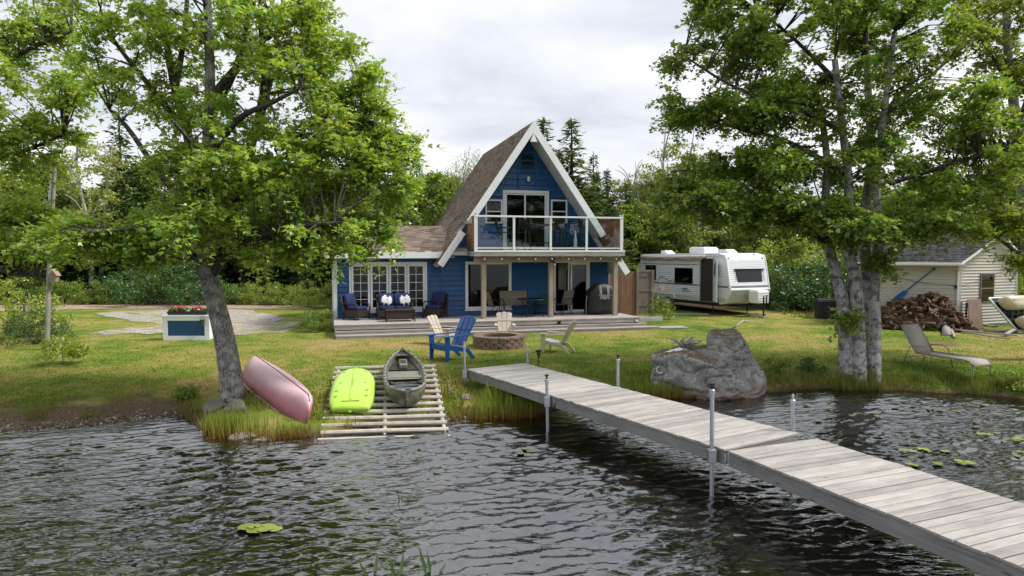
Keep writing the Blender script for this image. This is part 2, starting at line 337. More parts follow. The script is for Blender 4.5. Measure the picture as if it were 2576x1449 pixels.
# ================================================================ GROUND
def axis(parts):
    out = []
    for a, b, st in parts: out += list(np.arange(a, b, st))
    out.append(parts[-1][1]); return np.array(out)
gx = axis([(-600, -100, 50), (-100, -30, 6), (-30, -15, 1), (-15, 16, .2), (16, 32, 1), (32, 100, 6), (100, 600, 50)])
gy = axis([(-200, -20, 20), (-20, 4, 3), (4, 11, .5), (11, 19, .16), (19, 26, .4), (26, 60, 2), (60, 120, 10), (120, 900, 60)])
XX, YY = np.meshgrid(gx, gy); ZZ = height(XX, YY)
nx, ny = len(gx), len(gy); idx = np.arange(nx * ny).reshape(ny, nx)
gf = np.stack([idx[:-1, :-1], idx[:-1, 1:], idx[1:, 1:], idx[1:, :-1]], -1).reshape(-1, 4)
def ground_mat():
    m, nt, out = newmat('turf and soil'); c, d = lawn_color(nt)
    g = N(nt, 'ShaderNodeNewGeometry'); P = g.outputs['Position']; sx = N(nt, 'ShaderNodeSeparateXYZ', {0: P})
    wn = N(nt, 'ShaderNodeTexNoise', {'Vector': P, 'Scale': 1.1, 'Detail': 6.0, 'Roughness': .65})
    fn = N(nt, 'ShaderNodeTexNoise', {'Vector': P, 'Scale': 22.0, 'Detail': 5.0, 'Roughness': .7})
    # bare soil: low ground beside the water, widest on the beach at the left
    left = ramp(nt, math_(nt, 'MULTIPLY_ADD', sx.outputs[0], -.25, -1.55), [(0, (0, 0, 0)), (.35, (1, 1, 1))])
    top = math_(nt, 'MULTIPLY_ADD', left, .17, .06)
    s = math_(nt, 'ADD', math_(nt, 'SUBTRACT', sx.outputs[2], top), math_(nt, 'MULTIPLY', math_(nt, 'SUBTRACT', wn.outputs[0], .5), .34))
    soilf = ramp(nt, math_(nt, 'ADD', s, .5), [(.46, (1, 1, 1)), (.53, (0, 0, 0))])
    soil = ramp(nt, fn.outputs[0], [(.3, (.075, .05, .033)), (.55, (.155, .108, .072)), (.75, (.25, .19, .14))])
    c = mixc(nt, soilf, c, soil)
    wet = ramp(nt, math_(nt, 'ADD', math_(nt, 'MULTIPLY', sx.outputs[2], 4.0), .5), [(.42, (1, 1, 1)), (.66, (0, 0, 0))])
    mud = ramp(nt, fn.outputs[0], [(.35, (.03, .019, .011)), (.7, (.075, .048, .027))])
    c = mixc(nt, wet, c, mud)
    deep = ramp(nt, math_(nt, 'MULTIPLY_ADD', sx.outputs[2], .8, 1.0), [(.25, (.012, .009, .006)), (.8, (.05, .032, .017)), (.97, (.085, .055, .03))])  # bed darkens with depth, painted in place of light lost in the water
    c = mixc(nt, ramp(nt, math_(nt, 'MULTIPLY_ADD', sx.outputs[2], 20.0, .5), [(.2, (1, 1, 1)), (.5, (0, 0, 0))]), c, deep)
    # worn earth in front of the log heap and under the right tree
    for lo, sc in (((-13.6, -21.8, 0), (.55, .75, 0)),):
        e = N(nt, 'ShaderNodeVectorMath', {0: N(nt, 'ShaderNodeMapping', {0: P, 'Location': (lo[0] * sc[0], lo[1] * sc[1], 0), 'Scale': sc}).outputs[0]}, operation='LENGTH')
        f = ramp(nt, math_(nt, 'ADD', e.outputs['Value'], math_(nt, 'MULTIPLY', wn.outputs[0], .8)), [(.75, (1, 1, 1)), (1.35, (0, 0, 0))])
        c = mixc(nt, math_(nt, 'MULTIPLY', f, .85), c, ramp(nt, fn.outputs[0], [(.3, (.10, .062, .032)), (.7, (.26, .17, .09))]))
    # leaf litter of the wood floor, darkened to paint shade under the trailer
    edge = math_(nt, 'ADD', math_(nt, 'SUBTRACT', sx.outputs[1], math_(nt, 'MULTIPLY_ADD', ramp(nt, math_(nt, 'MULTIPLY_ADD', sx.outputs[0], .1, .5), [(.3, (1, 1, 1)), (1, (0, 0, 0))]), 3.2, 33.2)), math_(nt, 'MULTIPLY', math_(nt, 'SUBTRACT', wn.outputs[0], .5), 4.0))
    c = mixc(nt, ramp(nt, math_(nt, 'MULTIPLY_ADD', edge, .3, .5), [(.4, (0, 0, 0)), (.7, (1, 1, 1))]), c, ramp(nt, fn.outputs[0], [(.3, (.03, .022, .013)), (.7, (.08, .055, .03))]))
    principled(nt, out, c, .95, math_(nt, 'ADD', d, fn.outputs[0]), .05, .8, **{'Specular IOR Level': .12}); return m
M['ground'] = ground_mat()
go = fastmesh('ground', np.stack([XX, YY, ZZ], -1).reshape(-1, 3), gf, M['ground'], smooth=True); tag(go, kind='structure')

# sheets on the ground: gravel parking area and dirt road
def sheet(name, pts, mat, lift):
    """closed outline in world x,y laid on the land"""
    bm = bmesh.new(); vs = [bm.verts.new((x, y, 0)) for x, y in pts]; bm.faces.new(vs)
    for _ in range(1): pass
    bmesh.ops.triangulate(bm, faces=bm.faces[:])
    for _ in range(4): bmesh.ops.subdivide_edges(bm, edges=[e for e in bm.edges if e.calc_length() > .8], cuts=1, use_grid_fill=True)
    bmesh.ops.triangulate(bm, faces=bm.faces[:])
    for v in bm.verts: v.co.z = ground(v.co.x, v.co.y) + lift
    me = bpy.data.meshes.new(name); bm.to_mesh(me); bm.free(); me.materials.append(mat)
    return tag(link(name, me), kind='structure')
def gravel_mat(name, cols, sc, grass=0.0):
    m, nt, out = newmat(name); g = N(nt, 'ShaderNodeNewGeometry'); P = g.outputs['Position']
    v = N(nt, 'ShaderNodeTexVoronoi', {'Vector': P, 'Scale': sc}); n = N(nt, 'ShaderNodeTexNoise', {'Vector': P, 'Scale': 1.5, 'Detail': 6.0, 'Roughness': .7})
    b = N(nt, 'ShaderNodeSeparateColor', {0: v.outputs['Color']})
    f = math_(nt, 'ADD', math_(nt, 'MULTIPLY', b.outputs[0], .5), math_(nt, 'MULTIPLY', n.outputs[0], .5))
    c = ramp(nt, f, [(.2, cols[0]), (.5, cols[1]), (.8, cols[2])])
    if grass:
        lc, _ = lawn_color(nt); q = N(nt, 'ShaderNodeTexNoise', {'Vector': P, 'Scale': .9, 'Detail': 7.0, 'Roughness': .7})
        c = mixc(nt, ramp(nt, q.outputs[0], [(.5, (0, 0, 0)), (.6, (grass,) * 3)]), c, lc)
    principled(nt, out, c, .95, v.outputs['Distance'], .02, 1.0, **{'Specular IOR Level': .15}); return m
M['gravel'] = gravel_mat('grey gravel', [(.19, .165, .145), (.325, .29, .265), (.46, .42, .385)], 16.0, .85)
M['dirt'] = gravel_mat('packed dirt road', [(.20, .14, .095), (.31, .225, .155), (.40, .305, .225)], 9.0)
def gp(*pp): return [tuple(G(x, y)[:2]) for x, y in pp]
def ragged(pts, n=16, a=.5):
    out = []
    for (x0, y0), (x1, y1) in zip(pts, pts[1:] + pts[:1]):
        for k in range(n):
            t = k / n; x = x0 + (x1 - x0) * t; y = y0 + (y1 - y0) * t
            out.append((x + a * float(vnoise(x, y, .5, 5)), y + a * float(vnoise(x, y, .6, 6))))
    return out
sheet('gravel_parking', ragged(gp((205, 843), (420, 838), (560, 842), (700, 838), (735, 815), (700, 792), (620, 779), (480, 779), (340, 781), (240, 790), (320, 804), (400, 818), (300, 828))), M['gravel'], .014)
rd = gp((-250, 795), (0, 784), (250, 778), (480, 777), (700, 778), (780, 780)); rb = gp((-250, 778), (0, 770), (250, 767), (480, 767), (700, 769), (780, 771))
sheet('dirt_road', rd + rb[::-1], M['dirt'], .022)

# ================================================================ WATER
wx = axis([(-300, -40, 20), (-40, -15, 2), (-15, 15.5, .042), (15.5, 40, 2), (40, 300, 20)])
wy = axis([(-200, -20, 20), (-20, 3, 2), (3, 5.5, .1), (5.5, 17.6, .036)])
XX, YY = np.meshgrid(wx, wy); ZZ = np.zeros_like(XX)
gust = .85 + .62 * vnoise(XX, YY, 2.4, 2) + .3 * vnoise(XX, YY, .9, 4)
for lam0, nc, sl in ((.9, 7, .03), (.36, 14, .048), (.175, 22, .056)):
    for _ in range(nc):
        lam = lam0 * RNG.uniform(.7, 1.4); th = RNG.normal(PI / 2 + .28, .42); k = 2 * PI / lam
        ph = RNG.uniform(0, 2 * PI) + .8 * vnoise(XX, YY, 1.7 * lam0 + .8, int(RNG.integers(0, 50)))
        w = np.sin(k * (XX * math.cos(th) + YY * math.sin(th)) + ph)
        ZZ += sl / k * (w + .22 * w * w)
near = np.clip((15.5 - np.abs(XX)) / 2, 0, 1) * np.clip((YY - 3) / 1, 0, 1)
dist = np.interp(XX, SX, SY) - YY
ZZ *= near * np.clip(gust, .22, 1.2) * np.clip(dist / 1.2, .25, 1)
nx, ny = len(wx), len(wy); idx = np.arange(nx * ny).reshape(ny, nx)
wf = np.stack([idx[:-1, :-1], idx[:-1, 1:], idx[1:, 1:], idx[1:, :-1]], -1).reshape(-1, 4)
def water_mat():
    m, nt, out = newmat('dark lake water'); g = N(nt, 'ShaderNodeNewGeometry')
    mp = N(nt, 'ShaderNodeMapping', {0: g.outputs['Position'], 'Rotation': (0, 0, .28), 'Scale': (.5, 1.35, 1)})
    n = N(nt, 'ShaderNodeTexNoise', {'Vector': mp.outputs[0], 'Scale': 10.0, 'Detail': 2.5, 'Roughness': .5, 'Distortion': .5})
    b = N(nt, 'ShaderNodeBump', {'Height': n.outputs[0], 'Distance': .011, 'Strength': 1.0})
    fr = N(nt, 'ShaderNodeFresnel', {'IOR': 3.1, 'Normal': b.outputs[0]})
    t = N(nt, 'ShaderNodeBsdfTransparent', {0: (.42, .30, .17, 1)}); d = N(nt, 'ShaderNodeBsdfDiffuse', {0: (.010, .008, .005, 1)})
    body = N(nt, 'ShaderNodeMixShader', {0: .4, 1: t.outputs[0], 2: d.outputs[0]})
    gl = N(nt, 'ShaderNodeBsdfGlossy', {0: (1, 1, 1, 1), 'Roughness': .06, 'Normal': b.outputs[0]})
    s = N(nt, 'ShaderNodeMixShader', {0: fr.outputs[0], 1: body.outputs[0], 2: gl.outputs[0]}); nt.links.new(s.outputs[0], out.inputs[0]); return m
tag(fastmesh('lake_water', np.stack([XX, YY, ZZ], -1).reshape(-1, 3), wf, water_mat(), smooth=True), kind='structure')

# ================================================================ HOUSE  (local x along the front, y into the house)
HZ = .5; TH = R(14.8); HO = Vector((-6.06, 23.2, HZ))
HU = Vector((math.cos(TH), math.sin(TH), 0)); HV = Vector((-math.sin(TH), math.cos(TH), 0))
def hw(u, v, z): return HO + HU * u + HV * v + Vector((0, 0, z - HZ))
def hm(): return MB(-HZ)
house = empty('cottage', HO, TH, 'blue A-frame lake cottage with brown shingle roof and low left wing', 'house')
FV = 2.4                                    # front wall plane
AU, AZ = 7.47, 8.4; SLL, SLR = 1.46, 1.43   # roof peak, slopes
def lu(z): return AU - (AZ - z) / SLL
def ru(z): return AU + (AZ - z) / SLR
OPEN = [(.56, 3.49, 1.18, 3.06), (5.0, 6.87, 1.18, 3.07), (8.66, 10.2, .97, 3.08),
        (6.52, 8.43, 3.52, 5.9), (5.81, 6.50, 4.58, 5.52), (8.52, 9.22, 4.62, 5.56)]
def spans(za, zb, L, Rr):
    cuts = sorted((a, b) for a, b, c, d in OPEN if c < zb - .02 and d > za + .02)
    out = []; x = L
    for a, b in cuts:
        if b <= x or a >= Rr: continue
        if a > x: out.append((x, a))
        x = max(x, b)
    if x < Rr: out.append((x, Rr))
    return out
# wall core behind the boards, in bands round the openings
zs = sorted({.55, 3.3, 3.6} | {z for o in OPEN for z in o[2:]} | {6.2, 6.8, 7.4, 8.0})
w = hm()
for za, zb in zip(zs, zs[1:]):
    lo = 0.02 if zb <= 3.31 else lu(zb) + .22; hi = min(11.2, ru(zb) - .22)
    for a, b in spans(za, zb, lo, hi): w.box(a, b, FV + .03, FV + .15, za, zb)
w.box(.02, .14, FV + .15, 8.2, .55, 3.3); w.box(.02, 11.1, 8.2, 8.34, .55, 3.3)   # left end wall and back wall
w.box(11.0, 11.12, FV + .15, 8.2, .55, 2.6)
wall = w.build('wall', M['bluetrim'], house)
# lap siding, board by board
def siding(z0, z1, step, L, Rr):
    z = z0
    while z < z1 - .03:
        za, zb = z, min(z + step, z1)
        for a, b in spans(za, zb, L(zb), Rr(zb)):
            if b - a < .05: continue
            at0 = L(za) if abs(a - L(zb)) < 1e-6 else a; bt0 = Rr(za) if abs(b - Rr(zb)) < 1e-6 else b
            f0, f1 = FV - .03, FV + .018
            poly = [(at0, f0, za), (bt0, f0, za), (b, f1, zb), (a, f1, zb), (at0, FV + .03, za), (bt0, FV + .03, za), (b, FV + .03, zb), (a, FV + .03, zb)]
            hm().add(poly, [(0, 1, 2, 3), (4, 7, 6, 5), (0, 4, 5, 1), (1, 5, 6, 2), (2, 6, 7, 3), (3, 7, 4, 0)]).build('siding_board', M['blue'], wall)
        z += step
siding(.97, 3.30, .195, lambda z: .12, lambda z: min(11.0, ru(z) - .2))
siding(3.30, 8.0, .235, lambda z: max(lu(z) + .2, 4.1 if z < 3.6 else 0), lambda z: ru(z) - .2)
# flat blue trim boards on the gable and by the wing
for u0, u1, z0, z1 in ((7.12, 7.2, 6.0, 7.45), (7.86, 7.94, 6.0, 7.45), (7.2, 7.86, 6.62, 6.69), (4.03, 4.13, 1.0, 3.0)):
    hm().box(u0, u1, FV - .045, FV - .031, z0, z1).build('trim_board', M['bluetrim'], wall)
hm().box(-.02, .115, FV - .035, FV + .16, .6, 3.22).build('corner_board', M['white'], wall)
hm().box(-.06, .0195, FV + .161, 8.2, .6, 3.2).build('end_wall_cladding', M['whitew'], wall)
# gable louvre vent
vent = hm()
vent.box(7.24, 7.28, FV - .04, FV, 6.72, 7.43).box(7.80, 7.84, FV - .04, FV, 6.72, 7.43).box(7.28, 7.80, FV - .04, FV, 6.72, 6.76).box(7.28, 7.80, FV - .04, FV, 7.39, 7.43)
vent = vent.build('gable_vent', M['bluetrim'], house)
for k in range(9):
    z = 6.79 + k * .066
    hm().add([(7.28, FV - .035, z), (7.80, FV - .035, z), (7.80, FV - .008, z + .05), (7.28, FV - .008, z + .05), (7.28, FV - .03, z - .008), (7.80, FV - .03, z - .008), (7.80, FV - .003, z + .042), (7.28, FV - .003, z + .042)],
             [(0, 1, 2, 3), (4, 7, 6, 5), (0, 4, 5, 1), (1, 5, 6, 2), (2, 6, 7, 3), (3, 7, 4, 0)]).build('louvre_slat', M['screen'], vent)
lamp = hm().box(7.50, 7.60, FV - .035, FV - .014, 6.24, 6.44).build('wall_lamp', M['black'], house)
hm().lathe([(.035, 0), (.062, .03), (.066, .12), (.05, .19), (.02, .215)], 12, (7.56, FV - .09, 6.25)).build('lamp_globe', M['vinyl'], lamp, True)
# window and door units
def frame(name, u0, u1, z0, z1, w_, parent=house, y0=FV - .05, y1=FV + .05, mat='white', bw=None):
    m = hm(); bw = bw or w_
    m.box(u0, u0 + w_, y0, y1, z0, z1).box(u1 - w_, u1, y0, y1, z0, z1).box(u0 + w_, u1 - w_, y0, y1, z1 - w_, z1).box(u0 + w_, u1 - w_, y0, y1, z0, z0 + bw)
    return m.build(name, M[mat], parent)
def pane(u0, u1, z0, z1, parent, y=FV + .02, mat='glass'):
    return hm().box(u0, u1, y, y + .006, z0, z1).build('pane', M[mat], parent)
def bars(us, zz, u0, u1, z0, z1, parent, y=FV + .004):
    for u in us: hm().box(u - .009, u + .009, y, y + .012, z0, z1).build('muntin', M['white'], parent)
    for z in zz: hm().box(u0, u1, y - .002, y + .010, z - .009, z + .009).build('muntin', M['white'], parent)
# wing: bank of four casements, two by five lights each
bank = frame('window', .56, 3.49, 1.18, 3.06, .07)
xs = [.63, 1.335, 2.03, 2.725, 3.42]
for k in range(4):
    a, b = xs[k] + .012, xs[k + 1] - .012
    m = hm(); s_ = .075
    y0 = FV - .035
    m.box(a, a + s_, y0, FV + .04, 1.26, 2.98).box(b - s_, b, y0, FV + .04, 1.26, 2.98).box(a + s_, b - s_, y0, FV + .04, 2.9, 2.98).box(a + s_, b - s_, y0, FV + .04, 1.26, 1.34)
    sash = m.build('sash', M['white'], bank); m = hm()
    zz = [1.34 + (2.9 - 1.34) * i / 5 for i in range(6)]; um = (a + b) / 2
    for i in range(5):
        pane(a + s_, um, zz[i], zz[i + 1], bank); pane(um, b - s_, zz[i], zz[i + 1], bank, FV + .0205)
    bars([um], zz[1:-1], a + s_, b - s_, 1.34, 2.9, bank)
hm().box(.50, 3.55, FV - .08, FV - .01, 1.13, 1.175).build('window_sill', M['white'], house)
pw = frame('window', 5.0, 6.87, 1.18, 3.07, .11); pane(5.11, 6.76, 1.29, 2.96, pw, FV + .025)
hm().box(4.97, 6.9, FV - .075, FV - .01, 1.13, 1.175).build('window_sill', M['white'], house)
# lower sliding door: left leaf slid open
sd = frame('sliding_door', 8.66, 10.2, .97, 3.08, .07)
lf = frame('door_leaf', 9.38, 10.12, 1.03, 3.0, .065, sd, FV - .03, FV + .0); pane(9.45, 10.06, 1.1, 2.93, sd, FV - .02)
hm().box(9.40, 9.425, FV - .06, FV - .03, 1.85, 2.15).build('door_handle', M['vinyl'], sd)
lf = frame('door_leaf', 9.28, 10.08, 1.04, 3.01, .05, sd, FV + .005, FV + .035); pane(9.33, 10.03, 1.1, 2.95, sd, FV + .015)
# upper sliding door and its two side windows
ud = frame('sliding_door', 6.52, 8.43, 3.52, 5.9, .11)
lf = frame('door_leaf', 6.63, 7.52, 3.6, 5.78, .06, ud, FV - .005, FV + .025); pane(6.69, 7.46, 3.66, 5.72, ud, FV + .005)
lf = frame('door_leaf', 7.40, 8.31, 3.6, 5.78, .06, ud, FV - .04, FV - .01); pane(7.46, 8.25, 3.66, 5.72, ud, FV - .03)
hm().box(7.43, 7.45, FV - .065, FV - .04, 4.5, 4.8).build('door_handle', M['vinyl'], ud)
for u0, u1, z0, z1 in ((5.81, 6.50, 4.58, 5.52), (8.52, 9.22, 4.62, 5.56)):
    f = frame('window', u0, u1, z0, z1, .06); zm = (z0 + z1) / 2
    hm().box(u0 + .06, u1 - .06, FV - .035, FV + .03, zm - .025, zm + .025).build('meeting_rail', M['white'], f)
    pane(u0 + .06, u1 - .06, z0 + .06, zm - .025, f); pane(u0 + .06, u1 - .06, zm + .025, z1 - .06, f)
# round suncatcher hanging in the right side window
sc_ = hm()
for r in (.12, .155): sc_.tube([(8.87 + r * math.cos(2 * PI * k / 20), FV + .05, 5.31 + r * math.sin(2 * PI * k / 20)) for k in range(21)], .007, 5, False)
for k in range(6): sc_.tube([(8.87 + .06 * math.cos(k * PI / 3 + c) + .06 * math.cos(k * PI / 3), FV + .05, 5.31 + .06 * math.sin(k * PI / 3 + c) + .06 * math.sin(k * PI / 3)) for c in np.linspace(0, 2 * PI, 9)], .005, 4, False)
tag(sc_.build('suncatcher', M['white']), 'round pale wire suncatcher behind the right upper side window', 'ornament')
sc_o = bpy.data.objects['suncatcher']; sc_o.location = HO; sc_o.rotation_euler = (0, 0, TH)
# rooms behind the glass
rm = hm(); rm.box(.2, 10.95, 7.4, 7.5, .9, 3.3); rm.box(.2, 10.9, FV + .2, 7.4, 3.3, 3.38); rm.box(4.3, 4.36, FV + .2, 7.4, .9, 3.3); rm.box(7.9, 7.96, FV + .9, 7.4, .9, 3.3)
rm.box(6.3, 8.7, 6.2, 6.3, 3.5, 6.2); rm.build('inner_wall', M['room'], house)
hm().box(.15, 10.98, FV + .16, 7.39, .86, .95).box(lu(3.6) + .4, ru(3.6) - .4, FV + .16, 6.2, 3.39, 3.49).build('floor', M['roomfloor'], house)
cu = hm()
for k in range(16):   # gathered curtains by the open door and behind the wing windows
    cu.tube([(8.98 + k * .022, FV + .34 + .03 * math.sin(k * 1.7), 1.9), (8.98 + k * .022, FV + .34 + .03 * math.sin(k * 1.7), 3.0)], .014, 5)
cu.build('curtain', M['curtain'], house, True)
# ---------------- roofs
def slab(a, b, mat, name, parent):
    """roof slab: outer line a->b in (u,z) at y range, thickness inwards"""
def roof_piece(side, v0, v1, z0, z1, name='roof', mat='whitew', parent=None, t=.17):
    f = lu if side < 0 else ru; sl = SLL if side < 0 else SLR
    nrm = Vector((side * sl, 0, 1)).normalized() * t
    p0, p1 = Vector((f(z0), v0, z0)), Vector((f(z1), v0, z1))
    if z1 >= AZ - .001: q1 = Vector((AU, v0, AZ - t * math.sqrt(1 + sl * sl)))
    else: q1 = p1 - nrm
    return hm().prism([p0, p1, q1, p0 - nrm], (0, v1 - v0, 0)).build(name, M[mat], parent or house)
BV = 1.32
roofL = roof_piece(-1, FV - .05, 10.3, 2.95, AZ); roofR = roof_piece(1, FV - .05, 10.3, 2.62, AZ)
roof_piece(-1, BV, FV - .05, 4.62, AZ, 'roof_overhang'); roof_piece(1, BV, FV - .05, 4.14, AZ, 'roof_overhang')
roof_piece(-1, BV, FV - .05, 3.0, 4.2, 'roof_overhang'); roof_piece(1, BV, FV - .05, 2.64, 3.32, 'roof_overhang')
def barge(side, z0, z1):
    f = lu if side < 0 else ru; sl = SLL if side < 0 else SLR; t = .25
    n = Vector((side * sl, 0, 1)).normalized()
    p0 = Vector((f(z0), BV - .03, z0)) + n * .03; p1 = Vector((f(z1), BV - .03, z1)) + n * .03
    if z1 >= AZ: p1 = Vector((AU, BV - .03, AZ + .03 * math.sqrt(1 + sl * sl))); q1 = Vector((AU, BV - .03, AZ - t * math.sqrt(1 + sl * sl) + .05))
    else: q1 = p1 - n * t
    hm().prism([p0, p1, q1, p0 - n * t], (0, .028, 0)).build('bargeboard', M['white'], house)
for s_, a, b in ((-1, 4.62, AZ), (1, 4.14, AZ), (-1, 3.0, 4.25), (1, 2.64, 3.32)): barge(s_, a, b)
hm().prism([(AU - .14, BV - .045, 7.66), (AU + .14, BV - .045, 7.66), (AU, BV - .045, 8.0)], (0, .014, 0)).build('peak_plate', M['white'], house)
def shingles(name, parent, org, ax, up, W_, L_, clip=None, tw=.30, ex=.145, mat='shingle'):
    """tabs laid course by course: org eave corner, ax along the eave, up the slope"""
    org, ax, up = Vector(org), Vector(ax).normalized(), Vector(up).normalized(); n = ax.cross(up).normalized()
    if n.z < 0: n = -n
    V_, F_ = [], []; rows = int(L_ / ex); rnd = random.Random(len(name) + rows)
    for r_ in range(rows + 1):
        x = -rnd.random() * tw
        y0 = r_ * ex; y1 = min(y0 + ex * 1.25, L_)
        if y1 - y0 < .02: continue
        while x < W_:
            w_ = tw * rnd.uniform(.75, 1.2); a, b = max(x, 0), min(x + w_ - .006, W_); x += w_
            if b - a < .02: continue
            c = org + ax * ((a + b) / 2) + up * (y0 + ex / 2)
            if clip and not clip(c): continue
            h0 = .026 + rnd.random() * .016; dy = rnd.uniform(-.008, .008)
            P = [org + ax * a + up * (y0 + dy) + n * h0, org + ax * b + up * (y0 + dy) + n * h0, org + ax * b + up * y1 + n * .004, org + ax * a + up * y1 + n * .004,
                 org + ax * a + up * (y0 + dy), org + ax * b + up * (y0 + dy)]
            i = len(V_); V_ += [(p.x, p.y, p.z - HZ) for p in P]; F_ += [(i, i + 1, i + 2, i + 3), (i + 4, i + 5, i + 1, i)]
    o = fastmesh(name, np.array(V_), np.array(F_), M[mat], parent); return tag(o, kind='stuff')
dl = Vector((1 / SLL, 0, 1)); dr_ = Vector((-1 / SLR, 0, 1))
def cutl(c): return c.y > FV - .05 or c.z > 4.62 or c.z < 4.2
def cutr(c): return c.y > FV - .05 or c.z > 4.14 or c.z < 3.32
LL = (AZ - 2.95) * math.sqrt(1 + 1 / SLL ** 2); LR = (AZ - 2.62) * math.sqrt(1 + 1 / SLR ** 2)
shingles('shingles', roofL, (lu(2.95), 10.3, 2.95 + .005), (0, -1, 0), dl, 10.3 - BV, LL, cutl)
shingles('shingles', roofR, (ru(2.62), BV, 2.62 + .005), (0, 1, 0), dr_, 10.3 - BV, LR, cutr)
rc = hm()
for k in range(32): rc.prism([(AU - .13, BV + k * .281, AZ - .16), (AU, BV + k * .281, AZ + .045), (AU + .13, BV + k * .281, AZ - .16), (AU + .13, BV + k * .281, AZ - .19), (AU, BV + k * .281, AZ + .01), (AU - .13, BV + k * .281, AZ - .19)], (0, .30, 0))
rc.build('ridge_cap', M['shingle'], roofL)
# wing roof
EV, EZ, RV_, RZ = 1.92, 3.46, 5.3, 4.56
wr = hm().prism([(-.38, EV, EZ), (-.38, RV_, RZ), (-.38, 8.7, EZ), (-.38, 8.7, EZ - .14), (-.38, RV_, RZ - .14), (-.38, EV, EZ - .14)], (5.4, 0, 0)).build('wing_roof', M['whitew'], house)
su = Vector((0, RV_ - EV, RZ - EZ)); shingles('shingles', wr, (-.42, EV - .03, EZ - .005), (1, 0, 0), su, 5.2, su.length, lambda c: c.x < lu(c.z) + .25)
hm().box(-.40, 4.02, EV - .03, EV - .003, 3.21, 3.475).build('fascia', M['white'], house)
hm().box(-.37, 4.5, EV, FV - .02, 3.235, 3.262).build('soffit', M['whitew'], house)
hm().prism([(-.40, EV, EZ - .22), (-.40, EV, EZ + .02), (-.40, RV_, RZ + .02), (-.40, 8.7, EZ + .02), (-.40, 8.7, EZ - .22), (-.40, RV_, RZ - .22)], (-.025, 0, 0)).build('bargeboard', M['white'], house)
# dormer on the far right slope
dm = hm().prism([(9.0, 4.4, 6.68), (10.55, 4.4, 5.93), (10.55, 4.4, 5.8), (9.0, 4.4, 6.55)], (0, 3.2, 0)).build('dormer', M['whitew'], house)
dv = Vector((-1.55, 0, .75)); shingles('shingles', dm, (10.57, 4.38, 5.935), (0, 1, 0), dv, 3.24, dv.length)
hm().box(9.2, 10.45, 4.5, 7.5, 4.9, 5.79).build('dormer_wall', M['bluetrim'], dm)
# ---------------- balcony
bal = hm().box(4.98, 10.98, .72, FV - .02, 3.40, 3.47).build('balcony', M['deckwood'], house)
hm().box(5.0, 11.0, .66, .70, 3.29, 3.475).build('rim_joist', M['rimwood'], bal)
hm().box(4.98, 5.02, .705, FV - .03, 3.29, 3.395).build('rim_joist', M['rimwood'], bal)
hm().box(10.96, 11.0, .705, FV - .03, 3.29, 3.395).build('rim_joist', M['rimwood'], bal)
for k in range(13): hm().box(5.4 + k * .43, 5.44 + k * .43, .705, FV - .03, 3.21, 3.395).build('joist', M['beamwood'], bal)
hm().box(5.05, 10.95, .84, .98, 3.06, 3.285).build('beam', M['beamwood'], bal)
for u in (5.41, 8.04, 10.7):
    hm().box(u - .085, u + .085, .825, .995, .953, 3.055).build('post', M['postwood'], bal, bevel=.008)
    hm().box(u - .10, u + .10, .80, .825, 2.9, 3.2).build('post_plate', M['postwood'], bal) if False else None
# white railing: posts, rails, glass lights
yy0, yy1 = .68, .745
rail = hm().box(5.02, 10.93, yy0 - .01, yy1 + .01, 4.735, 4.80).build('top_rail', M['vinyl'], bal, bevel=.006)
hm().box(5.05, 10.9, yy0 + .01, yy1 - .01, 3.57, 3.615).build('bottom_rail', M['vinyl'], bal)
hm().box(5.0, 11.0, .648, .658, 3.44, 3.52).build('white_edge', M['vinyl'], bal)
ups = [5.08, 6.53, 7.97, 9.42, 10.87]
for i, u in enumerate(ups):
    w_ = .06 if i in (0, 4) else .042
    hm().box(u - w_, u + w_, yy0, yy1, 3.48, 4.735 if 0 < i < 4 else 4.86).build('rail_post', M['vinyl'], bal)
    if i in (0, 4): hm().box(u - .075, u + .075, yy0 - .018, yy1 + .018, 4.861, 4.885).build('post_cap', M['vinyl'], bal)
for a, b in zip(ups, ups[1:]):
    hm().box(a + .05, b - .05, .708, .716, 3.615, 4.735).build('glass_panel', M['clear'], bal)
for u, v1 in ((5.06, 2.75), (10.9, 3.4)):   # cedar slat screens at both ends
    n = int((v1 - .76) / .098)
    for k in range(n): hm().box(u - .012, u + .012, .76 + k * .098, .76 + k * .098 + .09, 3.56, 4.74 + .004 * (k % 3)).build('screen_slat', M['cedar'], bal)
    hm().box(u - .04, u + .04, .75, v1, 4.755, 4.79).build('screen_cap', M['cedar'], bal)
    hm().bar((u + .03, .78, 3.62), (u + .03, v1, 3.62), .03, .08).build('screen_rail', M['cedar'], bal)
# string of bulbs along the balcony edge
sl_ = empty('string_lights', hw(5.0, .62, 3.27), TH, 'string of small pale bulbs along the balcony edge', 'string lights')
ln = MB(); pts = []
for k in range(61):
    t = k / 60; pts.append((t * 5.9, 0, .0 - .035 * abs(math.sin(t * 9 * PI)) + .02))
ln.tube(pts, .006, 5).build('cable', M['black'], sl_)
for k in range(9):
    u = .38 + k * .655
    MB().lathe([(.018, .0), (.02, -.05)], 8, (u, -.005, 0)).build('socket', M['black'], sl_)
    MB().lathe([(.012, -.05), (.028, -.08), (.03, -.105), (.012, -.135)], 10, (u, -.005, 0)).build('bulb', M['bulb'], sl_, True)
fl = empty('flood_lamp', hw(8.1, .79, 3.1), TH, 'small black flood lamp on the middle balcony post', 'lamp')
MB().box(-.06, .06, -.03, 0.0, -.02, .12).build('mount', M['black'], fl)
MB().lathe([(.03, .02), (.055, -.03), (.06, -.09)], 10, (.03, -.09, 0)).build('head', M['black'], fl, True); MB().lathe([(.05, -.09), (.045, -.13), (.02, -.15)], 10, (.03, -.09, 0)).build('bulb', M['vinyl'], fl, True)
